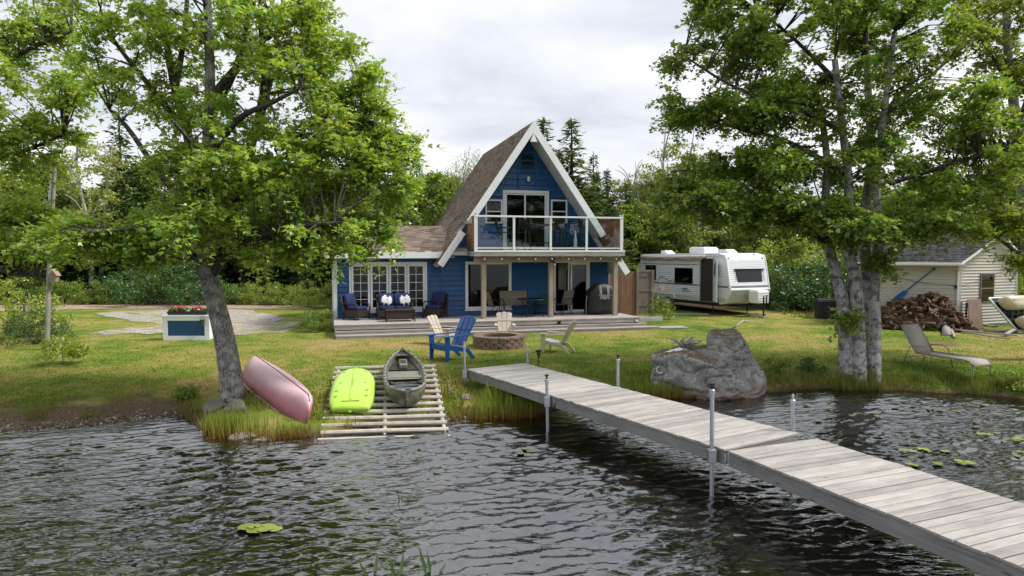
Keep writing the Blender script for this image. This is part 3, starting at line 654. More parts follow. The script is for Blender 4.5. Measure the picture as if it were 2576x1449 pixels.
MB().lathe([(.03, .02), (.055, -.03), (.06, -.09)], 10, (-.09, -.08, .07)).build('head', M['black'], fl, True)
# ---------------- front deck and steps
deck = empty('front_deck', hw(0, 0, .5), TH, 'long weathered grey deck with steps along the cottage front', 'deck')
def dk(): return MB(-.5)
nb = 17
for k in range(nb):
    v0 = -.02 + k * .1425
    dk().box(-.02, 11.35, v0, v0 + .136, .915, .951 + random.uniform(-.002, .002)).build('deck_board', M['deckwood'], deck)
for u0, u1 in ((0, 3.66), (3.664, 7.32), (7.324, 11.33)): dk().box(u0, u1, .0, .035, .77, .913).build('fascia_board', M['deckwood'], deck)
dk().box(-.002, .03, .036, 2.35, .55, .913).build('side_board', M['deckwood'], deck); dk().box(11.3, 11.332, .036, 2.35, .55, .913).build('side_board', M['deckwood'], deck)
for z, v0, v1, u0, u1 in ((.735, -.16, .033, .02, 11.55), (.62, -.46, -.162, .03, 11.95)):
    vm = (v0 + v1) / 2
    for a, b in ((v0 - .015, vm - .003), (vm + .003, v1)):
        dk().box(u0, u1, a, b, z - .035, z).build('step_tread', M['deckwood'], deck)
    for a, b in ((u0, 4.1), (4.104, 8.0), (8.004, u1)): dk().box(a, b, v0, v0 + .03, z - .15 if v0 > -.3 else .44, z - .037).build('riser', M['deckwood'], deck)
    for u in (u0 + .016, u1 - .016): dk().box(u - .015, u + .015, v0 + .032, v1, .5, z - .037).build('step_side', M['deckwood'], deck)
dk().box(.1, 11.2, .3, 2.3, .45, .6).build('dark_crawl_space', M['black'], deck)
for u, n_ in ((8.07, 'middle'), (11.2, 'right end')):
    dl_ = empty('deck_light', hw(u, -.012, .83), TH, 'small square solar light on the deck fascia at its ' + ('middle' if n_ == 'middle' else 'right end'), 'deck light', 'solar lights on the deck fascia')
    MB().box(-.06, .06, -.03, -.002, -.05, .05).build('housing', M['metal'] if n_ != 'middle' else M['black'], dl_); MB().box(-.045, .045, -.036, -.0305, -.035, .02).build('lens', M['vinyl'] if n_ != 'middle' else M['glass'], dl_)
# ================================================================ DECK FURNITURE
DZ = .952
def cushion(x0, x1, y0, y1, z0, z1, name, mat, parent, r=.04, tilt=None):
    """soft block: rounded box with a slight crown"""
    m = MB(); n = 7; rings = []
    for j in range(5):
        t = j / 4; z = z0 + (z1 - z0) * t; ins = r * (1 - math.sin(PI * max(.08, min(.92, t)))) ; ring = []
        for k in range(20):
            a = 2 * PI * (k + .5) / 20; c, s_ = math.cos(a), math.sin(a)
            e = lambda v: math.copysign(abs(v) ** .28, v)
            ring.append(((x0 + x1) / 2 + e(c) * ((x1 - x0) / 2 - ins), (y0 + y1) / 2 + e(s_) * ((y1 - y0) / 2 - ins), z))
        rings.append(ring)
    o = m.loft(rings).build(name, M[mat], parent, True)
    if tilt:
        o.location, o.rotation_euler = tilt
    return o
def wicker_seat(name, loc, rz, label, w=.74, seats=1, group=None, cat='armchair'):
    t = empty(name, loc, rz, label, cat, group); h = w / 2
    MB().box(-h + .05, h - .05, -.34, .30, .12, .36).build('wicker_base', M['wicker'], t)
    MB().prism([(-h + .04, .27, .34), (h - .04, .27, .34), (h - .04, .43, .90), (-h + .04, .43, .90)], (0, .045, 0)).build('wicker_back', M['wicker'], t)
    for s in (-1, 1):
        x = s * (h - .025)
        MB().tube([(x, -.35, 0), (x, -.36, .40), (x, -.33, .56), (x, -.24, .605), (x, .10, .615), (x, .30, .60)], .024, 8).build('armrest', M['wicker'], t, True)
        MB().tube([(x, .31, 0), (x, .32, .40), (x, .42, .88)], .022, 8).build('back_post', M['wicker'], t, True)
        for y in (-.335, .30): MB().tube([(x * .96, y, 0), (x * .96, y, .13)], .022, 8).build('leg', M['wicker'], t)
    sw = (w - .14) / seats
    for k in range(seats):
        a = -h + .07 + k * sw
        cushion(a + .006, a + sw - .006, -.36, .26, .365, .485, 'seat_cushion', 'navy', t)
        cushion(a + .01, a + sw - .01, -.075, .075, 0, .50, 'back_cushion', 'navy', t, tilt=((0, .21, .46), (R(-15), 0, 0)))
    return t
wicker_seat('wicker_armchair', hw(.78, 1.85, DZ), TH + R(48), 'dark wicker armchair with navy cushions at the left end of the deck', .72)
wicker_seat('wicker_loveseat', hw(2.18, 1.72, DZ), TH, 'dark wicker loveseat with navy cushions under the wing windows', 1.32, 2, cat='loveseat')
wicker_seat('wicker_armchair', hw(3.72, 1.80, DZ), TH - R(38), 'dark wicker armchair with navy cushions right of the loveseat', .72)
def dots():
    m, nt, out = newmat('white cloth with navy dots'); t = N(nt, 'ShaderNodeTexCoord')
    v = N(nt, 'ShaderNodeTexVoronoi', {'Vector': N(nt, 'ShaderNodeMapping', {0: t.outputs['Object'], 'Scale': (1, 1, 1)}).outputs[0], 'Scale': 6.0, 'Randomness': .15})
    c = ramp(nt, v.outputs['Distance'], [(.40, (.02, .025, .09)), (.46, (.62, .62, .65))]); principled(nt, out, c, .9); return m
M['dots'] = dots()
for u, r_, lab in ((1.87, 12, 'left'), (2.55, -10, 'right')):
    o = cushion(-.2, .2, -.07, .07, -.2, .2, 'throw_pillow', 'dots', None, .06)
    o.location = hw(u, 1.50, DZ + .70); o.rotation_euler = (R(-20), R(r_), TH)
    tag(o, 'white throw pillow with navy dots on the loveseat, %s one' % lab, 'pillow', 'throw pillows')
ct = empty('coffee_table', hw(2.3, .82, DZ), TH, 'low dark wicker coffee table before the loveseat', 'table')
MB().box(-.52, .52, -.27, .27, .395, .425).build('table_top', M['wicker'], ct, bevel=.006); MB().box(-.48, .48, -.235, .235, .10, .39).build('wicker_skirt', M['wicker'], ct)
for sx in (-1, 1):
    for sy in (-1, 1): MB().box(sx * .495 - .022, sx * .495 + .022, sy * .25 - .022, sy * .25 + .022, 0, .394).build('leg', M['wicker'], ct)
# beige glider bench, sling chair, table, teal camp chair under the balcony
def sling_chair(name, loc, rz, label, w=.6, cat='chair', mat='tancloth', back=.95, group=None):
    t = empty(name, loc, rz, label, cat, group); h = w / 2
    MB().loft([[(-h + .02, y, z), (h - .02, y, z), (h - .02, y, z - .012), (-h + .02, y, z - .012)] for y, z in ((-.27, .43), (0, .395), (.22, .39))]).build('seat', M[mat], t)
    MB().loft([[(-h + .02, y, z), (h - .02, y, z), (h - .02, y + .012, z), (-h + .02, y + .012, z)] for y, z in ((.22, .40), (.30, .66), (.40, back))]).build('backrest', M[mat], t)
    for s in (-1, 1):
        x = s * h
        MB().tube([(x, .44, back + .02), (x, .30, .64), (x, .21, .39), (x, -.28, .43)], .013, 6).build('side_rail', M['blackmetal'], t, True)
        MB().tube([(x, .30, .62), (x, .05, .66), (x, -.16, .63), (x, -.24, .5), (x, -.24, .2), (x, -.30, 0)], .014, 6).build('armrest', M['blackmetal'], t, True)
        MB().tube([(x, -.05, .40), (x, .12, .2), (x, .3, 0)], .014, 6).build('leg', M['blackmetal'], t, True)
    MB().tube([(-h, .3, .03), (h, .3, .03)], .01, 6).build('stretcher', M['blackmetal'], t)
    return t
sling_chair('glider_bench', hw(6.95, 1.95, DZ), TH + R(4), 'wide beige glider bench under the balcony by the big window', 1.18, 'bench')
sling_chair('patio_chair', hw(8.85, 1.85, DZ), TH + R(-62), 'beige sling patio chair before the open sliding door', .56)
sling_chair('patio_chair', hw(6.1, 1.75, DZ), TH + R(55), 'beige sling patio chair with black frame in front of the big window', .55)
sling_chair('camp_chair', hw(8.02, 2.0, DZ), TH + R(-20), 'low teal cloth camp chair behind the patio table', .5, mat='teal', back=.78)
pt = empty('patio_table', hw(7.45, 1.35, DZ), TH, 'dark metal patio table with glass top under the balcony', 'table')
MB().lathe([(.60, .66), (.62, .675), (.60, .69)], 28).build('rim', M['blackmetal'], pt, True); MB().lathe([(.595, .672), (.595, .684)], 28).build('glass_top', M['glass'], pt)
for k in range(4):
    a = PI / 4 + k * PI / 2; c, s_ = math.cos(a), math.sin(a)
    MB().tube([(c * .52, s_ * .52, .66), (c * .36, s_ * .36, .40), (c * .38, s_ * .38, .2), (c * .5, s_ * .5, 0)], .016, 6).build('leg', M['blackmetal'], pt, True)
MB().tube([(.36 * math.cos(a), .36 * math.sin(a), .39) for a in np.linspace(0, 2 * PI, 21)], .01, 6).build('brace_ring', M['blackmetal'], pt)
# covered barbecue
bq = empty('covered_barbecue', hw(10.42, 1.62, DZ), TH, 'barbecue under a black cover at the right end of the deck', 'barbecue')
rings = []
for z, wx_, wy_, fl_ in ((.02, .66, .36, 1), (.2, .65, .35, .9), (.5, .63, .34, .6), (.78, .62, .33, .35), (.92, .60, .32, .2), (1.05, .46, .29, .1), (1.17, .34, .24, .06), (1.235, .24, .15, .04), (1.25, .1, .06, 0)):
    ring = []
    for k in range(48):
        a = 2 * PI * k / 48; c, s_ = math.cos(a), math.sin(a); e = lambda v: math.copysign(abs(v) ** .45, v)
        f = 1 + .035 * fl_ * math.sin(k * 2.6 + 2 * math.sin(k)) ; ring.append((e(c) * wx_ * f, e(s_) * wy_ * f, z))
    rings.append(ring)
MB().loft(rings).build('cover', M['cover'], bq, True)
for x in (-.1, .1): MB().loft([[(x * 1.6 + s * .05, -wy, z) for s in (-1, 1)] + [(x * 1.6 + s * .05, -wy + .01, z) for s in (1, -1)] for z, wy in ((.62, .356), (.85, .35), (1.0, .318), (1.15, .263))]).build('grey_strip', M['coverg'], bq)
MB().prism([(-.3, -.362, .80), (.3, -.362, .80), (.0, -.364, .58)], (0, .006, 0)).build('grey_panel', M['coverg'], bq)
MB().tube([(-.68, -.1, 0), (-.7, -.12, .5), (-.66, -.1, .75)], .014, 6).build('handle_rail', M['metal'], bq)
# ================================================================ ON THE BALCONY
BZ = 3.472
bt = empty('bar_table', hw(7.95, 1.45, BZ), TH, 'tall black bar table on the balcony behind the glass', 'table')
MB().box(-.78, .62, -.4, .4, 1.0, 1.04).build('table_top', M['blackmetal'], bt, bevel=.005)
for sx in (-.7, .54):
    for sy in (-.34, .34): MB().box(sx - .028, sx + .028, sy - .028, sy + .028, 0, .999).build('leg', M['blackmetal'], bt)
    MB().box(sx - .02, sx + .02, -.31, .31, .30, .34).build('stretcher', M['blackmetal'], bt)
MB().box(-.67, .51, -.36, -.32, .30, .34).build('stretcher', M['blackmetal'], bt)
def bar_chair(loc, rz, label):
    t = empty('bar_chair', loc, rz, label, 'chair', 'bar chairs on the balcony')
    MB().box(-.21, .21, -.2, .2, .70, .73).build('seat', M['blackmetal'], t)
    MB().loft([[(-.2, y, z), (.2, y, z), (.2, y + .015, z), (-.2, y + .015, z)] for y, z in ((.2, .82), (.26, 1.0), (.34, 1.2))]).build('backrest', M['blackmetal'], t)
    for s in (-1, 1):
        MB().tube([(s * .24, -.26, 0), (s * .21, -.2, .7), (s * .23, -.2, .9), (s * .23, .2, .92)], .014, 6).build('leg', M['blackmetal'], t, True)
        MB().tube([(s * .24, .28, 0), (s * .21, .2, .7), (s * .21, .36, 1.22)], .014, 6).build('leg', M['blackmetal'], t, True)
    for z in (.22, .45): MB().tube([(-.23, -.25, z), (.23, -.25, z)], .01, 6).build('foot_rail', M['blackmetal'], t)
    return t
bar_chair(hw(6.35, 1.45, BZ), TH + R(88), 'black bar chair left of the balcony table, seen from its side')
bar_chair(hw(7.0, 1.0, BZ), TH + R(172), 'black bar chair in front of the balcony table, left of the middle rail post')
bar_chair(hw(8.3, 1.0, BZ), TH + R(183), 'black bar chair in front of the balcony table, right of the middle rail post')
bar_chair(hw(9.15, 1.45, BZ), TH - R(85), 'black bar chair at the right end of the balcony table')
bo = MB().lathe([(.05, 0), (.06, .05), (.065, .3), (.03, .48), (.02, .62), (.024, .65)], 12).build('tall_bottle', M['vinyl'], None, True); bo.location = hw(9.05, .95, BZ + .03 + .1); tag(bo, 'tall slim pale bottle at the balcony rail, right of the table', 'bottle')
MB().lathe([(.1, 0), (.1, .13)], 14).build('low_stand', M['blackmetal'], bo).location = (0, 0, -.13)
# ================================================================ FENCE AND GATE right of the cottage
FV_ = 4.75; FB = .55
fn_ = empty('side_fence', hw(11.6, FV_, FB), TH, 'brown stained board fence between cottage and gate', 'fence')
for k in range(13):
    x = k * .147 - .12
    MB().box(x, x + .138, 0, .02, .03, 2.02 + random.uniform(-.012, .012)).build('fence_board', M['fence'], fn_)
for z in (.35, 1.75): MB().box(-.12, 1.79, .021, .06, z, z + .09).build('fence_rail', M['fence'], fn_)
gt = empty('side_gate', hw(13.42, FV_ - .02, FB), TH - R(4), 'grey brown plank gate with three cross rails and black hinges', 'gate')
for k in range(5): MB().box(.11 + k * .118, .11 + k * .118 + .112, -.0, .02, .06, 2.05).build('gate_board', M['gate'], gt)
for x0, x1 in ((-.02, .10), (.705, .83)): MB().box(x0, x1, -.05, .05, 0, 2.12 if x0 < 0 else 2.08).build('gate_post', M['gate'], gt)
for z in (.42, 1.1, 1.78, 2.0): MB().box(.105, .70, -.026, -.001, z, z + .09).build('cross_rail', M['gate'], gt)
for z in (.45, 1.81): MB().prism([(.70, -.03, z + .02), (.46, -.03, z + .04), (.70, -.03, z + .07)], (0, -.006, 0)).build('hinge', M['black'], gt)
MB().lathe([(.02, 0), (.03, .015), (.012, .05)], 10, (.03, -.09, 1.5)).build('latch', M['beamwood'], gt)
wp = empty('timber_stack', hw(12.6, 2.6, .5), TH, 'low flat stack of grey boards beside the deck end', 'timber')
for k in range(4): MB().box(-.3 + .12 * (k % 2), .9 + .1 * k, -.3 + k * .16, -.16 + k * .16, .03 * (k % 2), .16 + .03 * (k % 2)).build('board', M['deckwood'], wp)
pl = MB().prism([(0, 0, 0), (1.2, -.25, 0), (1.1, .35, 0), (.1, .5, 0)], (0, 0, .05)).build('stepping_slab', M['rimwood'], None); pl.location = hw(11.97, -.30, ground(*hw(12.4, -.2, 0).xy) + .01); pl.rotation_euler = (0, 0, TH); tag(pl, 'pale flat slab in the grass at the right end of the steps', 'slab')
# satellite dish beyond the balcony
dp = hw(11.9, 4.4, .5)
sd_ = empty('satellite_dish', (dp.x, dp.y, ground(dp.x, dp.y)), 0, 'grey satellite dish on a pole between cottage and fence', 'satellite dish')
dh = at_y(1588, 612, dp.y).z - ground(dp.x, dp.y)
MB().tube([(0, 0, 0), (0, 0, dh), (0.0, -.06, dh + .1)], .028, 8).build('pole', M['metal'], sd_)
ds = MB(); rings = []
for j in range(6):
    r = .42 * j / 5 + .01; rings.append([(r * .8 * math.cos(a), r * r * .45, r * 1.05 * math.sin(a)) for a in np.linspace(0, 2 * PI, 24, endpoint=False)])
ob = ds.loft(rings, caps=False).build('reflector', stained('grey dish', (.13, .13, .14), .6), sd_, True); ob.location = (-.05, -.12, dh + .1); ob.rotation_euler = (R(-15), 0, R(130)); ob.modifiers.new('solid', 'SOLIDIFY').thickness = .012
MB().tube([(0, -.08, dh - .15), (.35, -.3, dh + .02), (.55, -.36, dh + .12)], .016, 6).build('feed_arm', M['metal'], sd_); MB().box(.5, .6, -.42, -.32, dh + .08, dh + .18).build('feed_horn', M['metal'], sd_)
# ================================================================ TRAVEL TRAILER
M['rv'] = stained('white trailer aluminium', (.70, .72, .76), .35, .05, 2.0, objvar=.02); M['rvlow'] = stained('grey trailer skirt', (.47, .48, .44), .4, .06, 2.0)
M['rvstripe'] = stained('grey trailer stripe', (.16, .17, .20), .4, .1, 4.0); M['rvteal'] = stained('teal trailer decal', (.03, .22, .22), .4, .1, 4.0)
M['tyre'] = stained('tyre rubber', (.018, .018, .02), .8, .3, 8.0); M['awn'] = stained('rolled awning cloth', (.46, .43, .38), .8, .12, 5.0)
RVX = math.atan2(-.427, .904)
fl0 = Vector((9.62, 30.7, 0)); fl0.z = ground(fl0.x, fl0.y)
rv = empty('travel_trailer', fl0, -RVX, 'white travel trailer with open door parked by the trees', 'trailer')
# local: x across the front face to the right, y back along the body, z up; front at y=0
prof = [(.30, .52), (-.02, .60), (-.30, 1.20), (-.26, 1.30), (.0, 2.55), (.12, 2.78), (.5, 2.86), (6.2, 2.80), (6.45, 2.70), (6.45, .75), (5.9, .55)]
RW = 2.40
body = MB().prism([(0, y, z) for y, z in prof], (RW, 0, 0)).build('body', M['rv'], rv, bevel=.03)
def rv_front(z):
    for (y0, z0), (y1, z1) in zip(prof[1:5], prof[2:6]):
        if z0 <= z <= z1: return y0 + (y1 - y0) * (z - z0) / (z1 - z0)
    return 0
z = .64
while z < 2.72:     # pressed ribs: one strip per row on side and front
    mt = 'rvlow' if z < 1.12 else ('rvstripe' if 1.23 < z < 1.31 else 'rv')
    zb = z + .085
    y0 = max(rv_front(z), rv_front(zb))
    MB().add([(-.016, y0 + .05, z + .02), (-.016, 6.4, z + .02), (-.016, 6.4, zb - .02), (-.016, y0 + .05, zb - .02), (.004, y0 + .05, z), (.004, 6.4, z), (.004, 6.4, zb), (.004, y0 + .05, zb)],
             [(0, 1, 2, 3), (0, 4, 5, 1), (3, 2, 6, 7), (1, 5, 6, 2), (0, 3, 7, 4)]).build('siding_strip', M['rv' if mt == 'rvlow' and z > .75 else mt], body)
    a, b = rv_front(z + .012), rv_front(zb - .012)
    MB().add([(.07, a - .016, z + .012), (RW - .07, a - .016, z + .012), (RW - .07, b - .016, zb - .012), (.07, b - .016, zb - .012), (.07, rv_front(z) + .004, z), (RW - .07, rv_front(z) + .004, z), (RW - .07, rv_front(zb) + .004, zb), (.07, rv_front(zb) + .004, zb)],
             [(0, 1, 2, 3), (0, 4, 5, 1), (3, 2, 6, 7), (1, 5, 6, 2), (0, 3, 7, 4)]).build('siding_strip', M[mt], body)
    z += .093
for x in (.03, RW - .03):   # corner mouldings
    MB().tube([(x, y - .01, zz) for y, zz in prof[1:6]], .035, 6).build('corner_moulding', M['vinyl'], body, True)
def rv_side_win(y0, y1, z0, z1, name='window', mat='darkglass'):
    w = MB().box(-.035, -.017, y0, y1, z0, z1).build(name, M['black'], rv, bevel=.015); MB().box(-.042, -.036, y0 + .05, y1 - .05, z0 + .05, z1 - .05).build('pane', M[mat], w); return w
w = rv_side_win(2.20, 3.55, 1.38, 2.14); MB().box(-.046, -.0425, 2.26, 3.49, 1.66, 1.69).build('window_bar', M['blackmetal'], w)
rv_side_win(5.05, 5.95, 1.48, 2.24)
# open entrance: dark opening and the white door swung out
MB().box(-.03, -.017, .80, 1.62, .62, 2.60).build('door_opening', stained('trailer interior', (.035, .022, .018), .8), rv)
for y0, y1 in ((.76, .80), (1.62, 1.66)): MB().box(-.04, -.017, y0, y1, .58, 2.64).build('door_jamb', M['metal'], rv)
dr = MB().box(-.045, -.005, 0, .80, .64, 2.58).build('door', M['vinyl'], rv, bevel=.01); dr.location = (-.02, .78, 0); dr.rotation_euler = (0, 0, R(148))
dw = MB().box(.0, .012, .28, .52, 1.85, 2.40).build('door_window', M['black'], dr); MB().box(.013, .016, .31, .49, 1.88, 2.37).build('pane', M['clear'], dr)
dw2 = MB().box(-.058, -.046, .28, .52, 1.85, 2.40).build('door_window', M['glass'], dr)
MB().box(-.075, -.046, .66, .74, 1.44, 1.58).build('door_handle', M['black'], dr)
MB().tube([(-.09, 1.3, 2.68), (-.09, 6.25, 2.62)], [.075, .075], 10).build('awning_roll', M['awn'], rv, True)
aw = MB(); aw.loft([[(-.13 - .02 * math.sin(k * 1.3), 1.4 + k * .4, 2.70), (-.15 - .03 * math.sin(k * 2.1), 1.4 + k * .4, 2.58 + .03 * math.sin(k * 1.7)), (-.13, 1.4 + k * .4, 2.55 + .03 * math.sin(k * 1.7)), (-.11, 1.4 + k * .4, 2.70)] for k in range(13)]).build('awning_valance', M['awn'], rv, True)
for y in (1.76, 6.28): MB().tube([(-.05, y, .7), (-.06, y, 2.66)], .022, 6).build('awning_arm', M['vinyl'], rv)
MB().box(-.03, -.017, 1.66, 6.2, 2.30, 2.325).build('dark_line', M['rvstripe'], rv)
fw0 = rv_front(1.62); fw1 = rv_front(2.22)
fw = MB().prism([(.52, rv_front(1.55) - .03, 1.55), (1.98, rv_front(1.55) - .03, 1.55), (2.02, rv_front(2.1) - .03, 2.1), (.45, rv_front(2.1) - .03, 2.1)], (0, .028, 0)).build('front_window', M['black'], rv)
MB().prism([(.60, rv_front(1.6) - .036, 1.6), (1.92, rv_front(1.6) - .036, 1.6), (1.94, rv_front(2.05) - .036, 2.05), (.53, rv_front(2.05) - .036, 2.05)], (0, .005, 0)).build('pane', M['darkglass'], fw)
MB().box(.38, 2.2, rv_front(2.13) - .09, rv_front(2.13) - .01, 2.12, 2.15).build('window_visor', M['black'], rv)
for x in (.43, 2.1): MB().tube([(x, rv_front(2.1) - .05, 2.12), (x, rv_front(1.6) - .045, 1.6)], .01, 6).build('visor_arm', M['black'], rv)
for x in (.16, 2.2): MB().box(x - .05, x + .05, rv_front(2.6) - .03, rv_front(2.6) - .005, 2.61, 2.65).build('marker_lamp', stained('amber lens', (.45, .16, .03), .3), rv)
# roof gear
MB().loft([[(.75, 2.3, 2.84), (1.65, 2.3, 2.84), (1.65, 3.4, 2.84), (.75, 3.4, 2.84)], [(.75, 2.3, 3.08), (1.65, 2.3, 3.08), (1.65, 3.4, 3.08), (.75, 3.4, 3.08)], [(.82, 2.42, 3.16), (1.58, 2.42, 3.16), (1.58, 3.3, 3.16), (.82, 3.3, 3.16)]]).build('air_conditioner', M['whitew'], rv, bevel=.02)
MB().loft([[(1.3, 1.2, 2.84), (1.9, 1.2, 2.84), (1.9, 1.9, 2.84), (1.3, 1.9, 2.84)], [(1.3, 1.45, 3.04), (1.85, 1.45, 3.04), (1.85, 1.88, 3.04), (1.3, 1.88, 3.04)]]).build('roof_vent', M['whitew'], rv, bevel=.015)
MB().loft([[(.7, 5.0, 2.80), (1.2, 5.0, 2.80), (1.2, 5.6, 2.80), (.7, 5.6, 2.80)], [(.7, 5.3, 3.0), (1.2, 5.3, 3.0), (1.2, 5.58, 3.0), (.7, 5.58, 3.0)]]).build('roof_vent', M['whitew'], rv, bevel=.015)
# running gear
for y in (4.05, 4.86):
    wo_ = MB(); wo_.lathe([(.20, -.09), (.32, -.085), (.345, -.05), (.345, .05), (.32, .085), (.20, .09)], 24); wh = wo_.build('wheel', M['tyre'], rv, True); wh.location = (.05, y, .345); wh.rotation_euler = (0, R(90), 0)
    MB().lathe([(.215, -.04), (.215, -.10), (.19, -.105), (.17, -.08), (.08, -.075), (.07, -.12), (.0, -.125)], 20).build('rim', M['vinyl'], wh, True)
    for k in range(8): MB().lathe([(.022, 0), (.022, -.004)], 6, (.125 * math.cos(k * PI / 4), .125 * math.sin(k * PI / 4), -.079)).build('rim_slot', M['black'], wh)
MB().prism([(-.03, 3.45, .62), (-.03, 3.6, .86), (-.03, 5.3, .86), (-.03, 5.45, .62), (-.03, 5.38, .62), (-.03, 5.24, .80), (-.03, 3.66, .80), (-.03, 3.52, .62)], (.03, 0, 0)).build('wheel_arch', M['vinyl'], rv)
MB().box(.0, RW, .4, 6.2, .44, .60).build('chassis', M['black'], rv)
for x in (.55, 1.85): MB().bar((x, .5, .48), (1.2, -1.15, .46), .07, .12).build('tow_frame', M['blackmetal'], rv)
MB().tube([(1.2, -1.1, .05), (1.2, -1.1, .95)], .035, 8).build('jack', M['blackmetal'], rv); MB().box(1.05, 1.35, -1.25, -.95, 0, .06).build('jack_foot', M['postwood'], rv)
pc = MB().loft([[(.98, -1.0, .62), (1.6, -1.0, .62), (1.6, -.42, .62), (.98, -.42, .62)], [(.96, -1.0, 1.14), (1.62, -1.0, 1.14), (1.62, -.42, 1.14), (.96, -.42, 1.14)], [(1.02, -.94, 1.22), (1.56, -.94, 1.22), (1.56, -.48, 1.22), (1.02, -.48, 1.22)]]).build('gas_bottle_cover', M['vinyl'], rv, bevel=.03)
for z in (.74, .86, .98, 1.08): MB().box(.985, 1.595, -1.012, -1.001, z, z + .02).build('cover_rib', M['rv'], pc)
MB().box(1.44, 1.49, -1.03, -1.013, .62, 1.0).build('cover_strap', M['black'], pc)
for x, y in ((.1, .9), (2.2, .9), (.1, 5.7)): MB().tube([(x, y, 0), (x, y, .45)], .03, 6).build('stabiliser', M['blackmetal'], rv)
sw = MB(); sw.tube([(-.024, 4.75, 1.52), (-.024, 4.74, 1.64), (-.024, 4.6, 1.69), (-.024, 4.4, 1.63), (-.024, 4.1, 1.52), (-.024, 3.9, 1.46), (-.024, 3.75, 1.49), (-.024, 3.74, 1.56)], .016, 5).build('swoosh_decal', M['rvstripe'], rv)
for k, (a, b, zz) in enumerate(((2.5, 3.05, 1.10), (2.62, 2.9, 1.13), (2.35, 3.0, 1.0), (2.7, 2.8, 1.06))): MB().box(-.022, -.017, a, b, zz, zz + .035).build('lettering_decal', M['rvteal'], rv)
for i, (x, y, L_, rz, lab) in enumerate(((1695, 793, 1.9, -.1, 'grey plank lying on the lawn below the trailer wheels'), (1905, 797, .75, .12, 'short brown block in the grass before the trailer hitch'))):
    p = Gv(x, y); b_ = MB().box(-L_ / 2, L_ / 2, -.12, .12, 0, .08 if i == 0 else .16).build('timber_plank' if i == 0 else 'timber_block', M['postwood'], None, bevel=.006); b_.location = p + Vector((.6 if i == 0 else 0, 0, 0)); b_.rotation_euler = (0, 0, rz); tag(b_, lab, 'plank' if i == 0 else 'block')
# ================================================================ GARDEN SHED
M['shedv'] = stained('cream vinyl siding', (.47, .44, .385), .45, .06, 1.5, (1, 1, 3), objvar=.04); M['shedw'] = stained('white shed trim', (.70, .70, .68), .45, .06, 3.0)
SC = Vector((17.3, 26.3, 0)); SC.z = ground(SC.x, SC.y); SA = R(180 - 24)       # corner; wall A runs left and back, wall B right and back
shed = empty('garden_shed', SC, R(-24), 'cream vinyl sided shed with grey shingle roof', 'shed')
# local: x = -(wall A) ... wall A along -x at y=0 ; gable wall B along +y? built along (cos, sin) of 66 deg
AL, BL, SEH = 3.35, 3.3, 2.62
bdir = Vector((math.cos(R(46)), math.sin(R(46)), 0)); bn = Vector((bdir.y, -bdir.x, 0))
RA = .60                                                              # where along the gable the ridge stands
rz_ = SEH + RA * BL * .50
MB().box(-AL, 0, .01, .08, 0, SEH).build('wall', M['shedv'], shed)
gb = [Vector((0, 0, 0)) + bn * -.04, bdir * BL + bn * -.04, bdir * BL + bn * -.04 + Vector((0, 0, SEH + .0)), bdir * (BL * RA) + bn * -.04 + Vector((0, 0, rz_)), bn * -.04 + Vector((0, 0, SEH))]
MB().prism(gb, -bn * .05).build('wall', M['shedv'], shed)
MB().box(-AL, -AL + .08, .09, 2.6, 0, SEH).build('wall', M['shedv'], shed)
z = .12
while z < SEH - .02:
    zb = min(z + .118, SEH); MB().add([(-AL, -.03, z), (0, -.03, z), (0, .004, zb), (-AL, .004, zb), (-AL, .012, z), (0, .012, z)], [(0, 1, 2, 3), (4, 5, 1, 0), (3, 2, 5, 4), (0, 3, 4), (1, 5, 2)]).build('siding_board', M['shedv'], shed); z += .118
z = .12
while z < rz_ - .1:
    zb = z + .118
    a = 0 if zb <= SEH else (zb - SEH) / .50; b = BL if zb <= SEH else BL * RA + (rz_ - zb) / ((rz_ - SEH) / (BL * (1 - RA)))
    if b - a > .1:
        q = [bdir * a + bn * .034 + Vector((0, 0, z)), bdir * b + bn * .034 + Vector((0, 0, z)), bdir * b + bn * -.004 + Vector((0, 0, zb)), bdir * a + bn * -.004 + Vector((0, 0, zb)), bdir * a - bn * .012 + Vector((0, 0, z)), bdir * b - bn * .012 + Vector((0, 0, z))]
        MB().add(q, [(0, 1, 2, 3), (4, 5, 1, 0), (3, 2, 5, 4), (0, 3, 4), (1, 5, 2)]).build('siding_board', M['shedv'], shed)
    z += .118
MB().box(-.05, .03, -.035, .03, 0, SEH).build('corner_post', M['shedw'], shed); MB().box(-AL - .03, -AL + .05, -.03, .03, 0, SEH).build('corner_post', M['shedw'], shed)
e_ = bdir * BL; MB().bar(e_ + bn * .02, e_ + bn * .02 + Vector((0, 0, SEH)), .07, .07).build('corner_post', M['shedw'], shed)
# roof: front slope from eave over wall A up to the ridge, then the back slope
ea = Vector((.30, -.30, SEH - .06)); back = bdir
def sroof(a0, a1, name):
    """slab between two lines running parallel to wall A"""
    p = [a0 + Vector((.0, 0, 0)), a1, a1 + Vector((-AL - .62, 0, 0)), a0 + Vector((-AL - .62, 0, 0))]
    return MB().prism(p, (0, 0, .07)).build(name, M['shedw'], shed)
rg = bdir * (BL * RA) + bn * .25 + Vector((0, 0, rz_ - .0)); ev0 = bdir * -.34 + bn * .25 + Vector((0, 0, SEH - .17)); bk = bdir * (BL + .3) + bn * .25 + Vector((0, 0, SEH - .20))
ro = sroof(ev0, rg, 'roof'); sroof(bk, rg, 'roof')
HZs = HZ; HZ = 0
dvv = rg - ev0; shingles('shingles', ro, ev0 + Vector((-AL - .62, 0, .075)), (1, 0, 0), dvv, AL + .62, dvv.length, None, .30, .14, 'shingleg')
HZ = HZs
